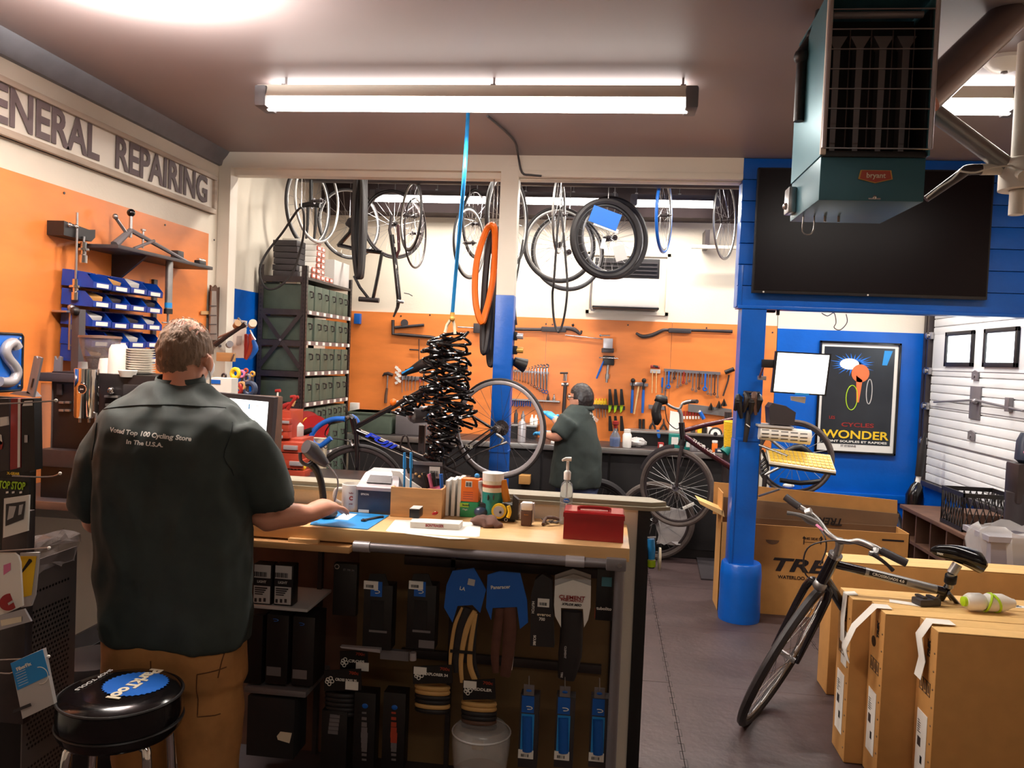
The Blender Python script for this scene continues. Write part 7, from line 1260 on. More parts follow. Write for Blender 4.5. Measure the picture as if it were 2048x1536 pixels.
B().tube([PY(1144, 1222, YG+.015), PY(1143, 1260, YG+.015), PY(1140, 1310, YG+.015), PY(1132, 1358, YG+.015)], [21*YG/F_PX, 23*YG/F_PX, 24*YG/F_PX, 17*YG/F_PX], 12, sm=4, sq=.5, up=(0, -1, 0)).o('folded_casing', 'rubber', t); tx(t, 'CLEMENT', 1131, 1300, 4, 'paper_grey', rot=-PI/2, e=.02); tx(t, 'TIRE', 1124, 1345, 4, 'paper_grey', rot=-PI/2, e=.02)
t = pk('tube_pack', 'black and blue pack with white lettering hanging beside the grey leg', 'packet', 1190, 1140, 1228, 1240, 'black', .04); on(t, 1203, 1155, 1224, 1172, 'teal_metal', 'blue_patch'); tx(t, 'tubolito', 1208, 1217, 6, 'paper', wpx=30); on(t, 1189, 1216, 1191, 1236, 'red_orange', 'orange_edge')
for i, x in enumerate((1035, 1107, 1176)):
    t = pk('grip_box', 'grey boxed bright blue cylinder with a price label, %s of three' % ['left', 'middle', 'right'][i], 'box', x, 1392+i*3, x+44, 1534, 'charcoal', .05, group='three boxed blue cylinders'); B().box(PY(x+12, 1392+i*3, YG), PY(x+34, 1370+i*3, YG+.004)).o('hang_tab', 'grey_metal', t); B().cyl(PY(x+23, 1352+i*2, YG), PY(x+23, 1378+i*2, YG), .002, n=6).o('hook', 'alu', t); B().ball(PY(x+23, 1381+i*3, YG)-V(0, .001, 0), (.01, .002, .005), 10).o('tab_mark', 'label_blue', t)
    on(t, x+8, 1393+i*3, x+34, 1424+i*3, 'label_blue', 'blue_panel'); B().ring(PY(x+22, 1415+i*3, YG)-V(0, .003, 0), .013, .0016, (0, 1, 0), 20, 5, Rz=.005, a0=1, a1=5).o('swoosh_print', 'paper', t); on(t, x+5, 1429+i*3, x+34, 1500+i*3, 'sky_blue', 'window'); B().cyl(PY(x+20, 1500+i*3, YG+.008), PY(x+20, 1430+i*3, YG+.008), .02, n=16).o('cylinder', 'label_blue', t); on(t, x+1, 1501+i*3, x+32, 1515+i*3, 'paper', 'price_label', e=.003); bars(PY(x+7, 1512+i*3, YG)-V(0, .0036, 0), (1, 0, 0), (0, 0, 1), 16*YG/F_PX, 6*YG/F_PX, 'ink', t, 9)
t = thing('glass_bowl', 'round clear bowl low under the hanging tyres', 'bowl', PY(963, 1530, YG-.03)); p = PY(963, 1462, YG+.01); B().lathe([(.085, .02), (.1, 0), (.1, -.05), (.09, -.14), (.088, -.14), (.096, -.05), (.096, -.002)], p, n=32).o('bowl', 'plastic_clear', t); B().ring(p, .1, .003, (0, 0, 1), 32, 6).o('rim', 'paper_grey', t); B().box(p+V(-.03, -.02, -.06), p+V(.01, .0, -.03), .006).o('contents', 'tan', t)
# ---------------- stool
sp = V(*PZ(243, 1374, .72)); t = thing('shop_stool', 'black padded round stool with chrome legs and a blue gear emblem', 'stool', (sp.x, sp.y, 0)); R_ = .16
B().lathe([(.001, .60), (R_-.01, .60), (R_, .615), (R_+.003, .66), (R_, .70), (R_-.02, .717), (R_-.05, .722), (.001, .722)], (sp.x, sp.y, 0), n=48).o('seat', 'black_gloss', t); B().ring((sp.x, sp.y, .632), R_+.002, .004, (0, 0, 1), 48, 6).o('seam', 'black', t); B().ring((sp.x, sp.y, .703), R_+.0, .004, (0, 0, 1), 48, 6).o('piping', 'black', t)
ur = V(-.04, -1, 0).normalized(); uu = V(1, -.04, 0); ec = V(sp.x+.03, sp.y+.02, .7235)
B().prism([ec+V((.082+.006*(k % 2))*math.cos(k/72*2*PI), (.078+.006*(k % 2))*math.sin(k/72*2*PI), 0) for k in range(72)], (0, 0, .0008)).o('gear_emblem', 'label_blue', t)
text('ParkTool', ec+V(-.002, 0, .0012), ur, uu, .036, 'cream_plastic', t, bold=.06, shear=.0, width=.205)
text('SHOP TOOLS', V(sp.x-.095, sp.y+.02, .7235), ur, uu, .012, 'paper_grey', t, bold=.01, width=.15)
for k in range(4):
    a = PI/4+k*PI/2+.25; d = V(math.cos(a), math.sin(a), 0); c = V(sp.x, sp.y, 0); B().tube([c+d*.09+V(0, 0, .595), c+d*.125+V(0, 0, .59), c+d*.145+V(0, 0, .565), c+d*.165+V(0, 0, .3), c+d*.185+V(0, 0, .0)], .0125, 12, sm=4).o('leg', 'chrome', t)
B().ring((sp.x, sp.y, .25), .165, .009, (0, 0, 1), 40, 8).o('foot_ring', 'chrome', t)
# ================================================================ LEFT CORNER
t = thing('side_counter', 'dark side counter with a brown wooden edge along the left wall', 'counter', (-2.4, 4, 0))
B().box((XL+.02, 3.2, .945), (-1.98, 5.2, .97), .004).o('worktop', 'charcoal', t); B().box((XL+.02, 3.19, .94), (-1.98, 3.2, .975), .003).o('front_edge', 'wood_dark', t)
B().box((XL+.02, 3.22, .9), (-2.0, 5.15, .945)).o('apron', 'black', t); B().box((-2.1, 3.26, .0), (-2.04, 3.32, .955)).o('leg', 'black', t)
YE = 3.3
def E(x, y, d=0): return PY(x, y, YE+d)
def ebox(nm, x0, y0, x1, y1, m, t, d0=0, d1=.3, bev=.004):
    a, b = E(x0, y1, d0), E(x1, y0, d0); return B().box((a.x, YE+d0, a.z), (b.x, YE+d1, b.z), bev).o(nm, m, t)
t = thing('coffee_machine', 'black automatic coffee machine with a clear side tank on the side counter', 'coffee machine', E(130, 1000))
a = E(95, 998).z
ebox('body', 100, 752, 312, 905, 'black', t, .02); ebox('top_lid', 76, 750, 190, 762, 'charcoal', t, -.01); ebox('side_tank', 78, 766, 101, 912, 'hopper_smoke', t, 0, .2); ebox('drip_cavity', 105, 858, 240, 925, 'matte_black', t, .1); ebox('panel', 130, 865, 175, 905, 'charcoal', t, .08); ebox('base', 76, 908, 250, 932, 'dark_steel', t, -.04); ebox('lower_cabinet', 80, 930, 250, 998, 'black', t, -.0)
for y in (803, 819):
    for x in (117, 129): ebox('button', x, y, x+10, y+4, 'alu', t, .008, .022, .001)
ebox('control_panel', 245, 772, 312, 800, 'matte_black', t, .005, .03); B().ball(E(222, 781, .0), .016, 14).o('dial', 'chrome', t); ebox('button_row', 208, 792, 236, 795, 'alu', t, .0, .025, .001); ebox('button_row', 210, 808, 222, 812, 'alu', t, .0, .025, .001); ebox('small_display', 112, 768, 124, 790, 'charcoal', t, .012, .025)
t = thing('frother_unit', 'polished steel cylinder with a round emblem in front of the coffee machine', 'dispenser', E(173, 835, -.1)); c0, c1 = E(172, 835, -.08), E(173, 738, -.08)
B().lathe([(.001, 0), (.045, 0), (.048, .008), (.05, c1.z-c0.z), (.046, c1.z-c0.z+.003), (.001, c1.z-c0.z+.003)], (c0.x, c0.y, c0.z), n=32).o('cylinder', 'chrome', t); B().lathe([(.02, c1.z-c0.z), (.018, c1.z-c0.z+.03)], (c0.x-.02, c0.y, c0.z), n=16).o('cap', 'alu', t); e = E(165, 778, -.135); B().cyl(e, e-V(0, .004, 0), .02, n=24).o('emblem', 'black', t); B().ring(e-V(0, .004, 0), .02, .002, (0, 1, 0), 24, 6).o('emblem_ring', 'chrome', t); text('jura', e-V(0, .0055, 0), (1, 0, 0), (0, 0, 1), .007, 'paper', t, shear=.3)
for x in (160, 178, 192): B().cyl(E(x, 845, -.09), E(x, 826, -.09), .006).o('spout', 'alu', t)
t = thing('coffee_grinder', 'coffee grinder with a smoky bean hopper behind the steel cylinder', 'grinder', E(200, 745, .12)); p = E(199, 748, .14); hh = E(199, 674, .14).z-p.z
B().lathe([(.001, 0), (.045, 0), (.062, hh*.3), (.083, hh*.75), (.088, hh*.97), (.085, hh*.97), (.078, hh*.7), (.055, hh*.28), (.04, .005)], p, n=36).o('hopper', 'hopper_smoke', t); B().lathe([(.001, hh*.97), (.092, hh*.97), (.09, hh*1.03), (.001, hh*1.05)], p, n=36).o('hopper_lid', 'wood_dark', t)
b = B().lathe([(.001, .004), (.04, .004), (.055, hh*.3), (.066, hh*.47), (.001, hh*.5)], p, n=36); b.o('beans', 'bean', t, kind='stuff'); B().box(p+V(-.06, -.04, -.14), p+V(.06, .08, .0), .01).o('grinder_body', 'black', t)
t = thing('dark_column', 'tall dark metal column standing at the orange wall left of the bins', 'column', E(148, 700, .3)); a, b = E(140, 770, .35), E(155, 618, .35); B().box((a.x, YE+.35, .985), (b.x+.01, YE+.4, b.z), .003).o('column', 'charcoal', t); B().ball(E(150, 622, .34), .022, 12).o('top_knob', 'black', t)
# cups, lids, saucers on top of the coffee machine
ztop = E(200, 752, .02).z
p = E(213, 760, .1); p.z = ztop+.001; t = thing('paper_cup', 'white paper cup upside down on the coffee machine, left', 'cup', p); B().lathe([(.001, 0), (.038, 0), (.034, .05), (.03, .075), (.001, .078)], p).o('cup', 'paper', t)
p = E(236, 760, .1); p.z = ztop+.001; t = thing('paper_cup', 'taller pile of white paper cups on the coffee machine, middle', 'cup', p); B().lathe([(.001, 0), (.045, 0), (.043, .06), (.04, .12), (.03, .14), (.001, .143)], p).o('cups', 'paper', t)
for k in range(12): p = E(281, 760, .12); p.z = ztop+.001+k*.0105; t = thing('cup_lid', 'white saucer in the pile on the coffee machine, %s' % (['bottom one'] + ['%s from the bottom' % o for o in ('second', 'third', 'fourth', 'fifth', 'sixth', 'seventh', 'eighth', 'ninth', 'tenth', 'eleventh')] + ['top one'])[k], 'saucer', p, 'pile of white saucers'); B().lathe([(.001, 0), (.04, 0), (.062, .008), (.063, .0098), (.04, .004), (.001, .004)], p, n=28).o('saucer', 'paper', t)
p = E(255, 765, .03); p.z = ztop+.001; t = thing('sugar_bowl', 'low white dish between the cups and the saucers', 'dish', p); B().lathe([(.001, 0), (.03, 0), (.04, .028), (.038, .03), (.001, .02)], p).o('dish', 'paper', t)
# notched grey gauges
def gauge(label, pts, th=.012):
    t = thing('notched_gauge', label, 'gauge', pts[0]); B().prism(pts, (th, 0, 0) if abs(pts[0].x-pts[1].x) < .02 else (0, th, 0)).o('plate', 'grey_metal', t); return t
g = lambda x, y: PY(x, y, 2.9)
t = gauge('long slanting grey V notched steel gauge beside the blue sign', [g(52, 790), g(66, 795), g(83, 716), g(76, 713), g(77, 721), g(72, 712), g(68, 712)]); B().prism([g(62, 775)-V(0, .003, 0), g(65, 775)-V(0, .003, 0), g(69, 757)-V(0, .003, 0), g(66, 757)-V(0, .003, 0)], (0, .002, 0)).o('slot', 'black', t)
g2 = lambda x, y: PY(x, y, 3.35)
gauge('short grey V notched steel gauge standing above the coffee machine', [g2(106, 750), g2(121, 752), g2(123, 714), g2(118, 712), g2(115, 720), g2(112, 719), g2(109, 712)])
t = thing('steel_plate', 'grey steel base plate under the blue sign', 'plate', g(40, 790)); B().prism([g(18, 788), g(66, 794), g(56, 783), g(30, 783)], (0, .05, 0)).o('plate', 'grey_metal', t)
lw_ = lambda x, y, d=.03: PX(x, y, XL+d)
t = thing('notched_gauge', 'tall tan and steel toothed gauge at the end of the orange panel', 'gauge', lw_(425, 640)); B().prism([lw_(419, 570, .02), lw_(424, 576, .02), lw_(429, 570, .02), lw_(433, 577, .02), lw_(439, 572, .02), lw_(440, 592, .02), lw_(444, 660, .02), lw_(446, 690, .02), lw_(416, 690, .02)], (.012, 0, 0)).o('back_plate', 'wood_dark', t); b = B(); b.prism([lw_(421, 582, .034), lw_(430, 582, .034), lw_(432, 680, .034), lw_(417, 680, .034)], (.01, 0, 0)); b.o('steel_scale', 'alu', t)
for y in (611, 630, 648, 667): B().prism([lw_(418, y, .046), lw_(432, y, .046), lw_(432, y+2, .046), lw_(418, y+2, .046)], (.004, 0, 0)).o('rung', 'charcoal', t)
B().prism([lw_(401, 622, .02), lw_(417, 622, .02), lw_(417, 629, .02), lw_(401, 629, .02)], (.006, 0, 0)).o('side_tab', 'wood_edge', t)
# truing tool cluster before the blue panel
YC = 5.15
c = lambda x, y, d=0: PY(x, y, YC+d)
t = thing('truing_stand', 'steel truing tool with round pads hanging before the blue wall panel', 'tool', c(480, 680)); b = B()
B().tube([c(430, 690), c(455, 672), c(480, 655), c(492, 648)], [.018, .014, .014, .02], 8).o('arm', 'dark_steel', t); B().tube([c(436, 675), c(460, 665), c(482, 652)], .007, 8).o('rod', 'steel', t); B().cyl(c(472, 652, .03), c(476, 646, -.03), .022, n=18).o('round_pad', 'wood_edge', t); B().cyl(c(504, 650, .02), c(506, 646, -.04), .026, n=18).o('round_pad', 'cream_plastic', t); B().cyl(c(458, 690, .02), c(460, 688, -.03), .022, n=18).o('round_pad', 'grey_metal', t)
B().tube([c(500, 660), c(506, 672), c(511, 680)], .006, 6).o('lever', 'steel', t); B().tube([c(476, 636), c(486, 646), c(494, 655)], .008, 6).o('lever', 'steel', t); B().box(c(432, 722), c(472, 706, .03), .003).o('lower_plate', 'wood_edge', t); B().cyl(c(440, 692), V(XL+.01, YC+.3, c(440, 692).z), .01).o('wall_rod', 'dark_steel', t); B().cyl(c(462, 722, -.01), c(468, 708, -.01), .006).o('lower_bolt', 'steel', t)
t = thing('instruction_card', 'white instruction card hanging on the blue wall panel', 'card', c(478, 690, .2)); B().prism([c(463, 716, .2), c(488, 716, .2), c(494, 642, .2), c(468, 638, .2)], (0, .004, 0)).o('card', 'paper', t); B().prism([c(472, 690, .195), c(482, 690, .195), c(484, 672, .195), c(474, 672, .195)], (0, .002, 0)).o('print', 'paper_grey', t)
for i, (pts, m) in enumerate(((((492, 668), (494, 690), (490, 718)), 'red'), (((500, 668), (504, 690), (492, 719)), 'red_orange'), (((506, 680), (511, 698), (500, 718)), 'label_blue'))): t = thing('strap_bag', '%s strap hanging right of the white instruction card' % ['red', 'orange red', 'blue'][i], 'strap', c(*pts[0], .15)); B().tube([c(x, y, .15-.02*i) for x, y in pts], [.012, .022, .008], 8, sm=4, sq=.4).o('strap', m, t)
YC2 = 4.6
c = lambda x, y, d=0: PY(x, y, YC2+d)
t = thing('tool_table', 'low dark table carrying the red tool chest behind the monitor', 'table', (-1.9, 4.6, 0)); B().box((-1.97, 3.6, .885), (-1.15, 5.0, .912), .004).o('top', 'dark_steel', t)
for x in (-1.93, -1.2):
    for y in (3.65, 4.95): B().box((x-.02, y-.02, 0), (x+.02, y+.02, .885)).o('leg', 'dark_steel', t)
# tools standing in holders behind the monitor
t = thing('paper_box', 'white box with a blue label standing above the monitor', 'box', PY(436, 785, 3.1)); a, b = PY(408, 800, 3.1), PY(462, 756, 3.1); B().prism([PY(412, 800, 3.1), PY(462, 800, 3.1), PY(463, 757, 3.1), PY(420, 755, 3.1)], (0, .06, 0)).o('box', 'paper', t); B().box(PY(421, 767, 3.098), PY(441, 760, 3.1)).o('blue_label', 'label_blue', t); B().box((a.x+.01, 3.04, CZ+.088), (b.x-.01, 3.1, a.z+.003)).o('support', 'charcoal', t)
for i, (x, y, m, rr) in enumerate(((471, 747, 'yellow', .03), (484, 748, 'pink', .02), (495, 756, 'grey_metal', .022), (505, 748, 'gold', .015), (448, 752, 'dark_steel', .015), (484, 772, 'wood_edge', .024), (476, 778, 'red', .03), (500, 778, 'navy', .04), (492, 742, 'red_orange', .014))):
    p = PY(x, y, 3.7); t = thing('hand_tool', 'small %s hand tool in the cluster behind the monitor, %s' % (['yellow ringed', 'pink', 'grey', 'brass', 'dark', 'tan round', 'red', 'dark blue', 'orange red'][i], ['by the blue panel', 'beside the yellow one', 'right of the pink one', 'upper right', 'leftmost', 'in the middle', 'low in the cluster', 'lowest right', 'topmost'][i]), 'tool', p); B().ring(p, rr*.7, rr*.35, (.2, 1, 0), 20, 8).o('head', m, t); B().cyl(p-V(0, 0, rr), V(p.x+.01, p.y, 1.17 if False else p.z-.16), .006).o('shank', 'dark_steel', t)
t = thing('tool_holder_block', 'dark red block full of tools behind the monitor', 'tool holder', PY(490, 790, 3.7)); p = PY(490, 800, 3.72); B().box((p.x-.16, 3.68, .914), (p.x+.14, 3.85, p.z+.02), .01).o('block', 'wood_dark', t)
# red tool chest
t = thing('tool_chest', 'open red stepped tool chest with pale drawer handles behind the monitor', 'tool chest', c(575, 950))
def cb(nm, x0, y0, x1, y1, m, d0=0, d1=.25, par=None, bev=.004): a, b = c(x0, y1, d0), c(x1, y0, d0); return B().box((a.x, YC2+d0, a.z), (b.x, YC2+d1, b.z), bev).o(nm, m, par or t)
cb('upper_case', 549, 822, 582, 878, 'red_orange', .05); cb('lower_case', 543, 878, 604, 952, 'red_orange', .05)
for (x0, y0, x1, y1, h) in ((550, 838, 578, 848, (550, 842, 579, 846)), (549, 850, 577, 862, (549, 858, 566, 862)), (548, 864, 576, 876, (547, 871, 566, 876)), (546, 886, 606, 903, (566, 892, 594, 899)), (552, 908, 602, 920, None), (556, 920, 606, 936, (578, 924, 605, 931)), (556, 942, 610, 952, None)):
    d = cb('drawer', x0, y0, x1, y1, 'red_orange', -.03+(.03 if y0 < 880 else 0), .06)
    if h: cb('handle', *h, 'silver_paint', -.045+(.03 if y0 < 880 else 0), -.02, d, .002)
for k in range(7): B().cyl(c(560+k*7, 945, .0), c(559+k*7, 934+3*(k % 2), .0), .006).o('socket', 'steel', t)
B().ball(c(606, 934, 0), .02, 10).o('yellow_ball', 'yellow', t)
for i, (pts, m, r) in enumerate(((((562, 820), (555, 800), (556, 782)), 'paper', .006), (((575, 818), (584, 806), (592, 795)), 'red', .012), (((560, 818), (568, 812), (578, 808)), 'red', .014), (((585, 812), (590, 800), (586, 794)), 'wood_edge', .008))): tt_ = thing('long_tool', '%s standing on top of the red tool chest' % ['thin pale handled tool', 'red T handled tool', 'short red tool', 'tan handled tool'][i], 'tool', c(*pts[0])); B().tube([c(x, y, .1) for x, y in pts], r, 8, sm=2).o('shaft', m, tt_); B().cyl(c(pts[-1][0]-5, pts[-1][1], .1), c(pts[-1][0]+5, pts[-1][1]-1, .1), .01).o('tee_handle', 'red', tt_)
t = thing('hose_reel', 'round red hose reel beside the shelving behind the blue bar tape', 'reel', c(613, 850, .6)); B().cyl(c(613, 852, .75), c(613, 852, .55), .1, n=32).o('drum', 'red', t); B().cyl(c(630, 858, .6), c(630, 858, .5), .09, n=32).o('side_plate', 'red_gloss', t); B().ring(c(613, 848, .5), .022, .007, (0, 1, 0), 16, 6, Rz=.035).o('yellow_mark', 'yellow', t); B().box((c(613, 852, .6).x-.03, YC2+.56, .7), (c(613, 852, .6).x+.03, YC2+.66, c(613, 870, .6).z)).o('stand', 'dark_steel', t)
t = thing('reel_table', 'low dark stand under the red reel', 'table', c(625, 960, .6)); B().box((c(590, 900, .6).x, YC2+.45, .0), (c(665, 900, .6).x, YC2+.85, .7), .01).o('case', 'matte_black', t)
t = thing('plastic_bin', 'smoky clear round plastic container right of the red chest', 'container', c(586, 870, .15)); B().lathe([(.04, 0), (.06, .03), (.06, .09), (.03, .12)], c(587, 880, .2)).o('container', 'paper_grey', t)
t = thing('cream_drawers', 'cream box with small square handles below the blue bar tape', 'box', c(645, 905, .1)); a, b = c(633, 915, .5), c(660, 874, .5); B().box((a.x, YC2+.38, .72), (b.x, YC2+.45, b.z), .003).o('box', 'cream_plastic', t)
for x in (641, 651): B().ring(c(x, 893, .37), .012, .003, (0, 1, 0), 8, 4).o('square_handle', 'wood_dark', t)
# ================================================================ DISPLAY RACK AT THE LEFT EDGE
YR = 1.98
def D(x, y, d=0): return PY(x, y, YR+d)
t = thing('display_rack', 'dark metal display rack with a perforated side panel at the left edge', 'rack', (-1.75, 2.2, 0))
mat('panel_grey', (104, 96, 94), .5, .2); pxr = -1.60; ya = PX(48, 1300, pxr).y; yb_ = PX(152, 1200, pxr).y; zt = PX(75, 1120, pxr).z
B().box((pxr-.35, ya, .02), (pxr-.34, yb_, 1.5)).o('far_panel', 'black', t); B().box((pxr-.34, ya+.03, .05), (pxr-.004, ya+.04, D(60, 797, .1).z), .002).o('front_board', 'black', t)
B().box((pxr-.004, ya, .03), (pxr, yb_, zt), .0).o('side_panel', 'panel_grey', t)
b = B(); ny = int((yb_-ya-.04)/.0135); 
for j in range(int((zt-.15)/.0145)):
    for i in range(ny):
        y = ya+.02+i*.0135+(j % 2)*.0067; z = .08+j*.0145
        if (z % .45) > .04: b.prism([(pxr+.0004, y+.0042*math.cos(q*PI/3), z+.0042*math.sin(q*PI/3)) for q in range(6)], (.0006, 0, 0))
b.o('perforations', 'black', t, kind='stuff')
B().box(D(46, 1450, -.0), (pxr, YR+.03, D(60, 800).z-.3), .003).o('front_post', 'dark_steel', t)
B().box(D(60, 945, .05), D(72, 797, .07)).o('upper_post', 'charcoal', t)
for y in (1120, 1240, 1340, 1430): B().box(D(-30, y+10, .06), D(46, y-6, .08)).o('cross_bar', 'dark_steel', t)
def hook(label, pts, d=-.06): t = thing('display_hook', label, 'hook', D(*pts[0], d), 'wire hooks on the display rack'); B().tube([D(x, y, d) for x, y in pts], .0022, 6, sm=3).o('wire', 'steel', t); B().ball(D(*pts[-1], d), .0045, 8).o('tip', 'paper', t)
hook('top wire hook with a flat tip on the rack', [(-10, 808), (40, 806), (90, 803), (112, 801)]); hook('wire hook with a white tip above the green lettered card', [(25, 952), (70, 954), (105, 953), (120, 947)]); hook('wire hook carrying the yellow packet', [(-10, 1103), (50, 1099), (98, 1096)]); hook('wire hook carrying the blue card packet', [(-10, 1320), (60, 1317), (97, 1313)]); hook('lower short wire hook at the left edge', [(-10, 1345), (20, 1347), (30, 1340)])
def hp_(name, label, pts, m, d=-.03, th=.006, cat='packet'): t = thing(name, label, cat, D(*pts[0], d)); B().prism([D(x, y, d) for x, y in pts], (0, th, 0)).o('packet', m, t); return t
def dn(t, pts, m, nm='print', d=-.03, e=.0015): B().prism([D(x, y, d)-V(0, e, 0) for x, y in pts], (0, -.0008, 0)).o(nm, m, t)
t = hp_('long_packet', 'tall red and white packet at the top of the rack', [(20, 940), (41, 935), (42, 797), (22, 797)], 'red', .02, .03); dn(t, [(36, 935), (41, 934), (42, 797), (37, 797)], 'paper', 'white_edge', .02)
t = hp_('long_packet', 'tall black packet with a red and white stripe at the top of the rack', [(43, 945), (70, 940), (68, 797), (43, 797)], 'black', .02, .03); dn(t, [(46, 812), (66, 811), (66, 801), (50, 802)], 'paper', 'white_mark', .02); dn(t, [(50, 885), (56, 885), (56, 870), (50, 870)], 'paper_grey', 'small_mark', .02)
t = hp_('white_packet', 'small white card at the far left edge of the rack', [(0, 853), (15, 850), (14, 833), (0, 835)], 'paper', 0); t = hp_('dark_packet', 'dark packet with red corner at the far left edge', [(-6, 945), (18, 940), (18, 797), (-6, 797)], 'charcoal', .03, .03); dn(t, [(0, 890), (6, 888), (4, 870), (0, 868)], 'paper', 'white_mark', .03); dn(t, [(0, 900), (5, 898), (7, 885), (0, 880)], 'red', 'red_mark', .03)
t = hp_('black_card', 'black card with green lettering on the rack', [(-8, 1000), (58, 988), (58, 955), (-8, 957)], 'black', -.01); text('STOP STOP', D(22, 971, -.01)-V(0, .002, 0), (1, 0, 0), (0, 0, 1), .02, 'lime', t, bold=.03, shear=.2, width=.085); text('X-GEAR', D(28, 947, -.01)-V(0, .002, 0), (1, 0, 0), (0, 0, 1), .007, 'yellow', t, bold=.03)
for x in (13, 25, 40): dn(t, [(x, 987), (x+5, 986), (x+5, 982), (x, 983)], 'paper', 'small_mark', -.01)
t = hp_('photo_packet', 'white packet with a grey photo on the rack', [(6, 1076), (55, 1062), (58, 990), (8, 997)], 'paper', -.03); dn(t, [(12, 1052), (48, 1038), (52, 1002), (13, 1008)], 'charcoal', 'photo'); dn(t, [(16, 1040), (28, 1034), (34, 1012), (20, 1012)], 'paper_grey', 'photo_light', e=.0022); dn(t, [(38, 1030), (44, 1028), (48, 1008), (40, 1010)], 'paper_grey', 'photo_light', e=.0022)
t = hp_('white_card', 'white rounded card with a dark red round badge on the rack', [(-6, 1235), (45, 1212), (40, 1125), (36, 1112), (28, 1106), (-6, 1106)], 'paper', -.05); B().cyl(D(18, 1204, -.052), D(18, 1204, -.056), .022, n=24).o('red_badge', 'red_gloss', t); dn(t, [(10, 1210), (26, 1200), (28, 1204), (12, 1214)], 'paper_grey', 'badge_text', -.056); dn(t, [(8, 1150), (22, 1140), (22, 1125), (8, 1130)], 'pink', 'faint_print', -.05, .001)
t = hp_('yellow_packet', 'yellow packet with a dark tool drawing hanging behind the white card', [(42, 1215), (62, 1212), (70, 1190), (78, 1105), (40, 1106)], 'paper_grey', -.01); dn(t, [(44, 1195), (64, 1190), (74, 1112), (42, 1112)], 'yellow', 'yellow_panel', -.01); dn(t, [(42, 1146), (44, 1148), (66, 1122), (64, 1118), (60, 1117)], 'ink', 'tool_drawing', -.01, .003)
t = hp_('price_holder', 'grey blue price holder with a cream label on the rack', [(-6, 1262), (62, 1243), (48, 1218), (-6, 1232)], 'silver_paint', -.06); dn(t, [(4, 1252), (44, 1243), (44, 1232), (2, 1240)], 'cream_plastic', 'price_label', -.06)
t = hp_('tube_packet', 'blue and clear card packet hanging low on the rack', [(45, 1438), (108, 1408), (86, 1298), (22, 1326)], 'paper_grey', -.07, .012); dn(t, [(36, 1380), (100, 1350), (86, 1298), (22, 1326)], 'sky_blue', 'blue_header', -.07)
ud = (D(86, 1298)-D(108, 1408)).normalized(); rdd = (D(86, 1298)-D(22, 1326)).normalized(); text('FiberFix', D(50, 1332, -.07)-V(0, .004, 0), rdd, ud, .009, 'paper', t, bold=.04, width=.045); B().ring(D(82, 1350, -.07)-V(0, .003, 0), .022, .0012, (0, 1, 0), 24, 5, a0=1.2, a1=4.8).o('round_print', 'paper', t)
for k in range(6): a = D(33+k*1.2, 1346+k*5, -.07)-V(0, .003, 0); B().prism([a, a+rdd*.03, a+rdd*.03-ud*.001, a-ud*.001], (0, -.0006, 0)).o('text_line', 'paper', t)
dn(t, [(52, 1418), (98, 1398), (92, 1368), (44, 1392)], 'paper', 'blister'); dn(t, [(54, 1410), (90, 1396), (88, 1390), (54, 1404)], 'charcoal', 'blister_print', e=.05)
t = thing('plastic_sheet', 'crumpled dark clear plastic hanging at the top of the perforated panel', 'sheet', (pxr-.05, ya+.1, zt)); b = B(); b.box((pxr-.06, ya+.02, zt-.02), (pxr+.02, yb_-.02, zt+.05)); bmesh.ops.subdivide_edges(b.bm, edges=b.bm.edges[:], cuts=5)
for v in b.bm.verts: v.co += V(rn.uniform(-.01, .01), rn.uniform(-.01, .01), rn.uniform(-.02, .015))
b.o('sheet', 'hopper_smoke', t)
t = thing('waste_basket', 'round black basket standing behind the stool at the left', 'basket', (-1.72, 3.0, 0)); p = PY(185, 1330, 2.85); B().lathe([(.001, .002), (.13, .002), (.15, p.z), (.14, p.z+.03), (.1, p.z+.04), (.001, p.z+.04)], (p.x, 2.85, 0), n=28).o('basket', 'black', t)
t = thing('computer_tower', 'dark computer tower standing under the counter left of the man', 'computer', (-1.45, 2.8, 0)); a, b = PY(193, 1262, 2.78), PY(225, 1090, 2.78); B().box((a.x, 2.78, a.z), (b.x+.1, 2.93, b.z), .006).o('case', 'black', t)
# ================================================================ PEOPLE
from mathutils import noise as NZ
def fuse(b, name, m, parent, vox=.01, smooth=4, wr=0, wf=8, drop=(), sd=0):
    """union of closed pieces -> one continuous surface, softened, with folds"""
    me = bpy.data.meshes.new('tmp'); bmesh.ops.recalc_face_normals(b.bm, faces=b.bm.faces); b.bm.to_mesh(me); b.bm.free()
    ob = bpy.data.objects.new('tmp', me); COL.objects.link(ob)
    r = ob.modifiers.new('r', 'REMESH'); r.mode = 'VOXEL'; r.voxel_size = vox
    s_ = ob.modifiers.new('s', 'SMOOTH'); s_.iterations = smooth; s_.factor = .5
    bpy.context.view_layer.update(); dg = bpy.context.evaluated_depsgraph_get(); m2 = bpy.data.meshes.new_from_object(ob.evaluated_get(dg)); bpy.data.objects.remove(ob)
    bm = bmesh.new(); bm.from_mesh(m2); bm.normal_update()
    if wr:
        mv = [(v, v.normal.copy()) for v in bm.verts]
        for v, n in mv:
            c = v.co; q = V(c.x*wf, c.y*wf, c.z*wf*.55); f_ = NZ.noise(q+V(sd, 0, 0)); g_ = NZ.noise(q*2.3+V(0, sd, 3)); ridge = (1-abs(f_)*2.2)
            v.co = c+n*(wr*(ridge*.7+g_*.5))
    nb = B(); nb.bm.free(); nb.bm = bm; return nb.o(name, m, parent, ang=3, rec=False)
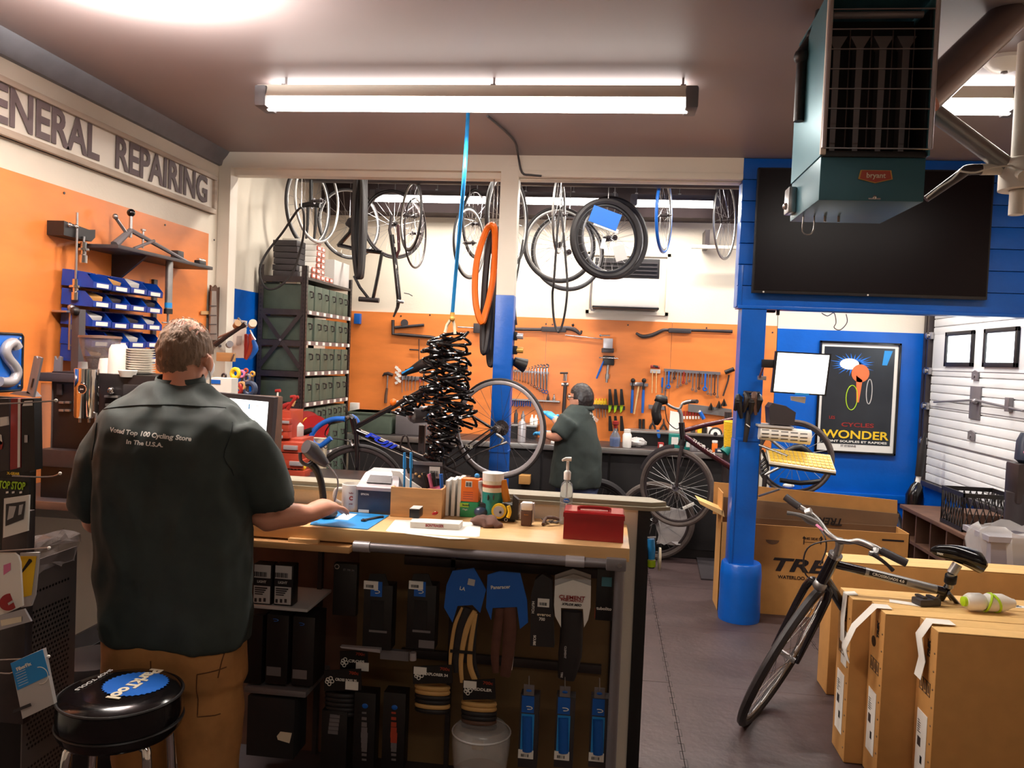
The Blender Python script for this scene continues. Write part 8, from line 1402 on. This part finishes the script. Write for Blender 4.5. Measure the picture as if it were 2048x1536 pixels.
def ell(c, rx, ry, n=20, tilt=0): return [V(c[0]+rx*math.copysign(abs(math.cos(a))**.85, math.cos(a)), c[1]+ry*math.copysign(abs(math.sin(a))**.85, math.sin(a)), c[2]+tilt*math.sin(a)) for a in [k/n*2*PI for k in range(n)]]
def torso(b, rows, Y):
    rg = []
    for (y, xl, xr, ry, dy) in rows:
        l, r = PY(xl, y, Y+dy), PY(xr, y, Y+dy); rg.append(ell(((l.x+r.x)/2, Y+dy, (l.z+r.z)/2), (r.x-l.x)/2, ry))
    b.loft(rg); return b
def finger(b, p0, d, L, r, up=V(0, 0, 1), curl=.5):
    pts = [Vector(p0)]; dd = Vector(d).normalized()
    for k in range(3): pts.append(pts[-1]+dd*L*(.45, .32, .23)[k]); dd = (dd-up*curl*.45).normalized()
    b.tube(pts, [r, r*.98, r*.9, r*.75], 8, sm=2)
# ---------------- man at the counter
Ym = 2.40
t = thing('person', 'person in dark green work shirt and brown trousers standing at the counter, seen from behind', 'person', (-1.27, Ym, 0))
def P(x, y, d=0): return PY(x, y, Ym+d)
b = B()
hc = P(370, 703, .07)
b.ball(hc, (.077, .1, .108), 24); b.ball(hc+V(0, .045, -.045), (.058, .06, .07), 18); b.ball(hc+V(.0, .1, -.02), (.013, .022, .02), 10)
b.tube([P(366, 725, .05), P(364, 760, .04), P(360, 800, .03)], [.058, .058, .075], 18)
for s_, x in ((1, 419), (-1, 320)): p = P(x, 728, .06); b.ball(p, (.011, .02, .034), 12, Euler((.2, 0, .35*s_)).to_matrix()); b.ring(p+V(s_*.003, -.003, .002), .018, .0045, (1, -.3*s_, 0), 14, 6)
torso(b, [(800, 290, 430, .07, .03), (840, 225, 485, .1, .02), (900, 212, 480, .115, 0), (1000, 222, 470, .11, 0), (1150, 220, 472, .11, 0), (1300, 228, 470, .115, 0)], Ym)
el, wr_ = V(*P(527, 1030, .1)), V(*PZ(614, 1030, CZ+.048)); sh_ = P(480, 860, .01)
b.tube([sh_, P(505, 950, .06), el, el.lerp(wr_, .35), wr_], [.058, .05, .048, .047, .034], 14, sm=3)
hn = PZ(642, 1020, CZ+.058); hdir = (hn-wr_).normalized(); side = hdir.cross(V(0, 0, 1)).normalized()
b.loft([[wr_+hdir*s_*1.0+side*(w_*math.cos(a))+V(0, 0, h_*math.sin(a)+o_) for a in [k/12*2*PI for k in range(12)]] for s_, w_, h_, o_ in ((-.01, .033, .028, 0), (.03, .043, .032, .004), (.07, .049, .03, .006), (.1, .045, .02, .002))])
kn = wr_+hdir*.09
for k, (o_, L) in enumerate(((-.035, .075), (-.012, .088), (.012, .082), (.034, .066))): finger(b, kn+side*o_+V(0, 0, .004), V(hdir.x, hdir.y, -.22)+side*o_*4, L, .0105, curl=1.0)
finger(b, wr_+hdir*.03-side*.035, hdir*.75-side*.75-V(0, 0, .25), .065, .012, curl=.25)
e2, s2 = P(192, 1042, .1), P(232, 860, .01)
b.tube([s2, P(205, 950, .03), e2, P(225, 1030, .3), P(262, 1020, .42)], [.058, .05, .044, .038, .028], 14, sm=3)
h2 = P(262, 1020, .42); b.ball(h2+V(.01, .04, -.0), (.038, .045, .018), 14)
for k in range(4): finger(b, h2+V(-.02+k*.018, .075, 0), V(.02*k, 1, -.2), .06, .0088)
finger(b, h2+V(.04, .03, 0), V(.7, .6, -.2), .05, .01)
for s_, x in ((-1, 290), (1, 420)):
    hip = P(x, 1290, 0); b.tube([hip, V(hip.x+s_*.01, Ym+.0, .5), V(hip.x+s_*.02, Ym+.01, .09)], [.085, .06, .045], 14); b.tube([V(hip.x+s_*.02, Ym-.06, .05), V(hip.x+s_*.02, Ym+.15, .04)], .04, 12)
body = fuse(b, 'body', 'skin', t, .0075, 5)
# shirt
b = B()
torso(b, [(1274, 213, 492, .135, -.005), (1225, 207, 497, .14, -.005), (1150, 207, 497, .138, 0), (1050, 204, 493, .138, 0), (960, 200, 492, .14, -.0), (900, 200, 494, .142, -.0), (860, 203, 498, .137, .005), (832, 216, 486, .128, .012), (808, 243, 460, .112, .022), (788, 277, 432, .09, .032), (770, 303, 412, .07, .04)], Ym)
b.tube([P(470, 862, .01), P(508, 920, .03), P(528, 965, .06), P(542, 1003, .09)], [.072, .077, .078, .077], 18, sm=3); b.tube([P(240, 862, .01), P(203, 930, .01), P(190, 985, .03), P(182, 1018, .05)], [.072, .072, .069, .066], 18, sm=3)
shirt = fuse(b, 'shirt', 'shirt', t, .009, 7, wr=.017, wf=8, sd=4)
# collar, yoke seam, hem
cl = B(); cc = P(360, 762, .045)
cl.loft([[cc+V(rx*math.cos(a), ry*math.sin(a), z+(.012*math.sin(a))) for a in [k/28*2*PI for k in range(28)]] for rx, ry, z in ((.083, .078, -.02), (.079, .072, .0), (.074, .066, .016), (.07, .062, .014), (.076, .07, -.012))], cap=False)
cl.o('collar', 'shirt', shirt, ang=3, rec=False)
mat('seam', (34, 40, 38), .9, noise=0)
bv = bvh_of(shirt, mw(shirt))
def on_surf(pts, dir_=V(0, 1, 0), off=.002):
    out = []
    for p in pts:
        h = bv.ray_cast(p-dir_*.5, dir_, 1.2)
        if h[0] is not None: out.append(h[0]-dir_*off)
    return out
for pts in ([P(x, 806+.0008*(x-350)**2*.9, 0) for x in range(228, 475, 8)],): B().tube(on_surf(pts), .0016, 5).o('yoke_seam', 'seam', shirt)
B().tube(on_surf([P(480+4*math.sin(k), 842+k*13, 0) for k in range(9)]), .0016, 5).o('sleeve_seam', 'seam', shirt); B().tube(on_surf([P(222-1.2*k, 842+k*12, 0) for k in range(7)]), .0016, 5).o('sleeve_seam', 'seam', shirt)
text('Voted Top 100 Cycling Store', P(312, 867, -.1), V(1, 0, -.055), (0, 0, 1), .0135, 'paper', shirt, bold=.045, bvh=bv, bdir=V(0, 1, 0), width=188*2.27/F_PX); text('In The U.S.A.', P(307, 884, -.1), V(1, 0, -.04), (0, 0, 1), .0125, 'paper', shirt, bold=.045, bvh=bv, bdir=V(0, 1, 0), width=82*2.27/F_PX)
# trousers
b = B()
torso(b, [(1225, 222, 482, .12, 0), (1290, 215, 488, .132, -.005), (1350, 214, 488, .13, 0)], Ym)
for s_, xs in ((-1, ((292, 1330, .1), (285, 1420, .098), (283, 1540, .086))), (1, ((412, 1330, .104), (418, 1420, .104), (417, 1530, .092)))):
    pts = [P(x, y, 0) for x, y, r in xs]; rs = [r for *_, r in xs]; pts += [V(pts[-1].x, Ym+.01, .22), V(pts[-1].x, Ym+.01, .06)]; rs += [.08, .085]; b.tube(pts, rs, 20, sm=2)
tr_ = fuse(b, 'trousers', 'trousers', t, .011, 5, wr=.008, wf=9, sd=9)
bv = bvh_of(tr_, mw(tr_)); mat('stitch', (96, 58, 26), .9, noise=0)
for pts in ([(478, 1262), (470, 1300), (462, 1340)], [(432, 1320), (430, 1370), (428, 1405), (470, 1408)], [(432, 1320), (460, 1318), (478, 1316)], [(350, 1290), (352, 1400), (354, 1500)]):
    q = []
    for (a, b_) in zip(pts, pts[1:]): q += [P(a[0]+(b_[0]-a[0])*k/6, a[1]+(b_[1]-a[1])*k/6) for k in range(6)]
    q = on_surf(q, off=.001)
    if len(q) > 2: B().tube(q, .0018, 5).o('stitched_seam', 'stitch', tr_)
for s_, x in ((-1, 283), (1, 417)): fx = P(x, 1500).x; B().tube([V(fx, Ym-.1, .045), V(fx, Ym, .055), V(fx, Ym+.12, .045), V(fx, Ym+.17, .035)], [.035, .048, .045, .03], 12, sm=3).o('shoe', 'black', t)
# hair : shell over the back and sides, thin on the crown
b = B(); bmesh.ops.create_icosphere(b.bm, subdivisions=6, radius=1)
for v in b.bm.verts:
    n_ = v.co.normalized(); k = 1.04+.035*NZ.noise(n_*5)+.022*NZ.noise(V(n_.x*34, n_.y*34, n_.z*5)); v.co = V(n_.x*.0785*k, n_.y*.1*k, n_.z*.108*k)
kill = []
for f in b.bm.faces:
    c = f.calc_center_median(); z = c.z/.108; yb = c.y/.1; xx = abs(c.x)/.0785
    low = -.42+.10*NZ.noise(c*60)-(.22 if yb < -.2 and xx < .6 else 0); 
    if z < low or (yb > .55 and z < .75) or (yb > .1 and z < -.05) or (xx > .8 and z < -.15 and yb > -.35): kill.append(f)
    elif z > .5 and yb > -.75 and NZ.noise(V(c.x*200, c.y*60, c.z*60)) > -.3+(1.0-z)*1.1+max(0, -yb-.3)*.8: kill.append(f)
bmesh.ops.delete(b.bm, geom=kill, context='FACES'); bmesh.ops.translate(b.bm, vec=hc, verts=b.bm.verts); b.o('hair', 'hair_brown', t, ang=3, rec=False)
for s_, x in ((1, 424),): B().tube([P(418, 742, .045), P(421, 757, .06), P(419, 775, .1), P(410, 790, .13)], .0025, 5, sm=3).o('mask_loop', 'mask', t)
b = B(); b.ball(hc+V(0, .075, -.05), (.06, .052, .055), 18); b.o('face_mask', 'mask', t)
for s_ in (-1, 1): B().ball(hc+V(s_*.03, .098, .012), (.013, .008, .008), 10).o('eye', 'white_plastic', t)
# ---------------- mechanic at the workbench
Ym = 6.62
t = thing('person', 'person in a dark green shirt, glasses and blue gloves working at the bench', 'person', (-.1, Ym, 0))
b = B(); hc = P(1163, 796, 0); fw = V(-.92, .38, -.05).normalized(); sd_ = V(-.38, -.92, 0)
rotm = Matrix((fw, sd_, fw.cross(sd_))).transposed()
b.ball(hc, (.098, .078, .115), 22, rotm); b.ball(hc+fw*.05-V(0, 0, .05), (.05, .055, .06), 16, rotm); b.ball(hc+fw*.103-V(0, 0, .012), (.022, .014, .02), 10, rotm)
b.tube([hc-V(-.01, 0, .06), P(1168, 835, 0)], [.06, .065], 14)
for q in (-1, 1): b.ball(hc-fw*.0+sd_*q*.078-V(0, 0, .01), (.02, .01, .034), 10, rotm)
torso(b, [(830, 1135, 1180, .08, 0), (870, 1118, 1190, .13, 0), (930, 1112, 1195, .12, 0), (980, 1112, 1192, .12, 0)], Ym)
ar = [((1140, 842, -.12), (1116, 872, -.16), (1092, 868, .02), .0), ((1150, 838, .12), (1125, 850, .2), (1108, 836, .3), 0)]
hands = []
for s1, e1, w1, _ in ar: S1, E1, W1 = P(*s1), P(*e1), P(*w1); b.tube([S1, E1, W1], [.058, .046, .032], 12, sm=4); hands.append((W1, (W1-E1).normalized()))
lg = []
for s_, x in ((-1, 1138), (1, 1172)): h = P(x, 975, .03*s_); b.tube([h, V(h.x, Ym, .5), V(h.x, Ym, .08)], [.09, .06, .045], 12); b.tube([V(h.x+.06, Ym-.02, .05), V(h.x-.14, Ym+.03, .04)], .04, 10); lg.append(h)
fuse(b, 'body', 'skin', t, .012, 4)
for W1, d in hands:
    g = B(); sdv = d.cross(V(0, 0, 1)).normalized(); g.loft([[W1+d*q+sdv*(w_*math.cos(a))+V(0, 0, h_*math.sin(a)) for a in [k/10*2*PI for k in range(10)]] for q, w_, h_ in ((-.05, .036, .034), (0, .034, .03), (.04, .046, .026), (.085, .044, .022))])
    for k, o_ in enumerate((-.034, -.012, .012, .034)): finger(g, W1+d*.08+sdv*o_, d+sdv*o_*3, (.07, .08, .075, .06)[k], .012, curl=.8)
    finger(g, W1+d*.03+sdv*.04, d*.6+sdv*.8, .06, .013, curl=.3); g.o('glove', 'glove_blue', t, ang=2)
b = B()
torso(b, [(972, 1097, 1199, .17, 0), (945, 1101, 1203, .17, 0), (905, 1108, 1203, .165, 0), (870, 1111, 1196, .16, 0), (845, 1117, 1190, .15, 0), (825, 1127, 1184, .13, 0), (810, 1143, 1178, .09, 0)], Ym)
for s1, e1, w1, _ in ar: S1, E1 = P(*s1), P(*e1); b.tube([S1, S1.lerp(E1, .5), S1.lerp(E1, 1.0)], [.09, .082, .075], 14, sm=3)
sh2 = fuse(b, 'shirt', 'shirt', t, .014, 5, wr=.013, wf=6, sd=2)
cl = B(); cc = P(1166, 815, 0); cl.ring(cc, .078, .02, (.05, 0, 1), 24, 8); cl.o('collar', 'shirt', sh2, ang=3)
bv = bvh_of(sh2, mw(sh2)); text('Voted Top 100 Cycling Store', P(1188, 834, -.2), V(1, 0, -.6), (0, 0, 1), .016, 'paper', sh2, bold=.04, bvh=bv, bdir=V(0, 1, 0), width=.085); text('In The U.S.A.', P(1190, 840, -.2), V(1, 0, -.6), (0, 0, 1), .016, 'paper', sh2, bold=.04, bvh=bv, bdir=V(0, 1, 0), width=.05)
b = B(); torso(b, [(960, 1112, 1192, .13, 0), (1000, 1110, 1194, .135, 0)], Ym)
for h in lg: b.tube([V(h.x, Ym, h.z), V(h.x, Ym, .5), V(h.x, Ym, .07)], [.1, .082, .075], 14, sm=2)
fuse(b, 'jeans', 'jeans', t, .016, 4, wr=.008, wf=8)
for h in lg: B().tube([V(h.x+.08, Ym-.02, .05), V(h.x-.02, Ym, .06), V(h.x-.16, Ym+.04, .04)], [.035, .05, .035], 10, sm=3).o('shoe', 'black', t)
b = B(); bmesh.ops.create_icosphere(b.bm, subdivisions=5, radius=1)
for v in b.bm.verts: n_ = v.co.normalized(); v.co = V(n_.x*.106, n_.y*.088, n_.z*.125)*(1.0+.04*NZ.noise(n_*8))
kill = [f for f in b.bm.faces if (lambda c: c.z < -.085 or (c.x > .035 and c.z < .04) or (c.x > -.01 and c.z < -.01) or (c.x > .075 and c.z < .07))(f.calc_center_median())]
bmesh.ops.delete(b.bm, geom=kill, context='FACES'); bmesh.ops.transform(b.bm, matrix=Matrix.Translation(hc) @ rotm.to_4x4(), verts=b.bm.verts); b.o('hair', 'hair_dark', t, ang=3, rec=False)
b = B()
for q in (-1, 1): p = hc+fw*.1+sd_*q*.034+V(0, 0, .01); b.ring(p, .024, .003, fw, 18, 5); b.tube([p+sd_*q*.024, hc+sd_*q*.085+V(0, 0, .008)], .003, 5)
b.o('glasses', 'black', t)
for q in (-1, 1): B().ball(hc+fw*.093+sd_*q*.034+V(0, 0, .01), .012, 8).o('eye', 'white_plastic', t)
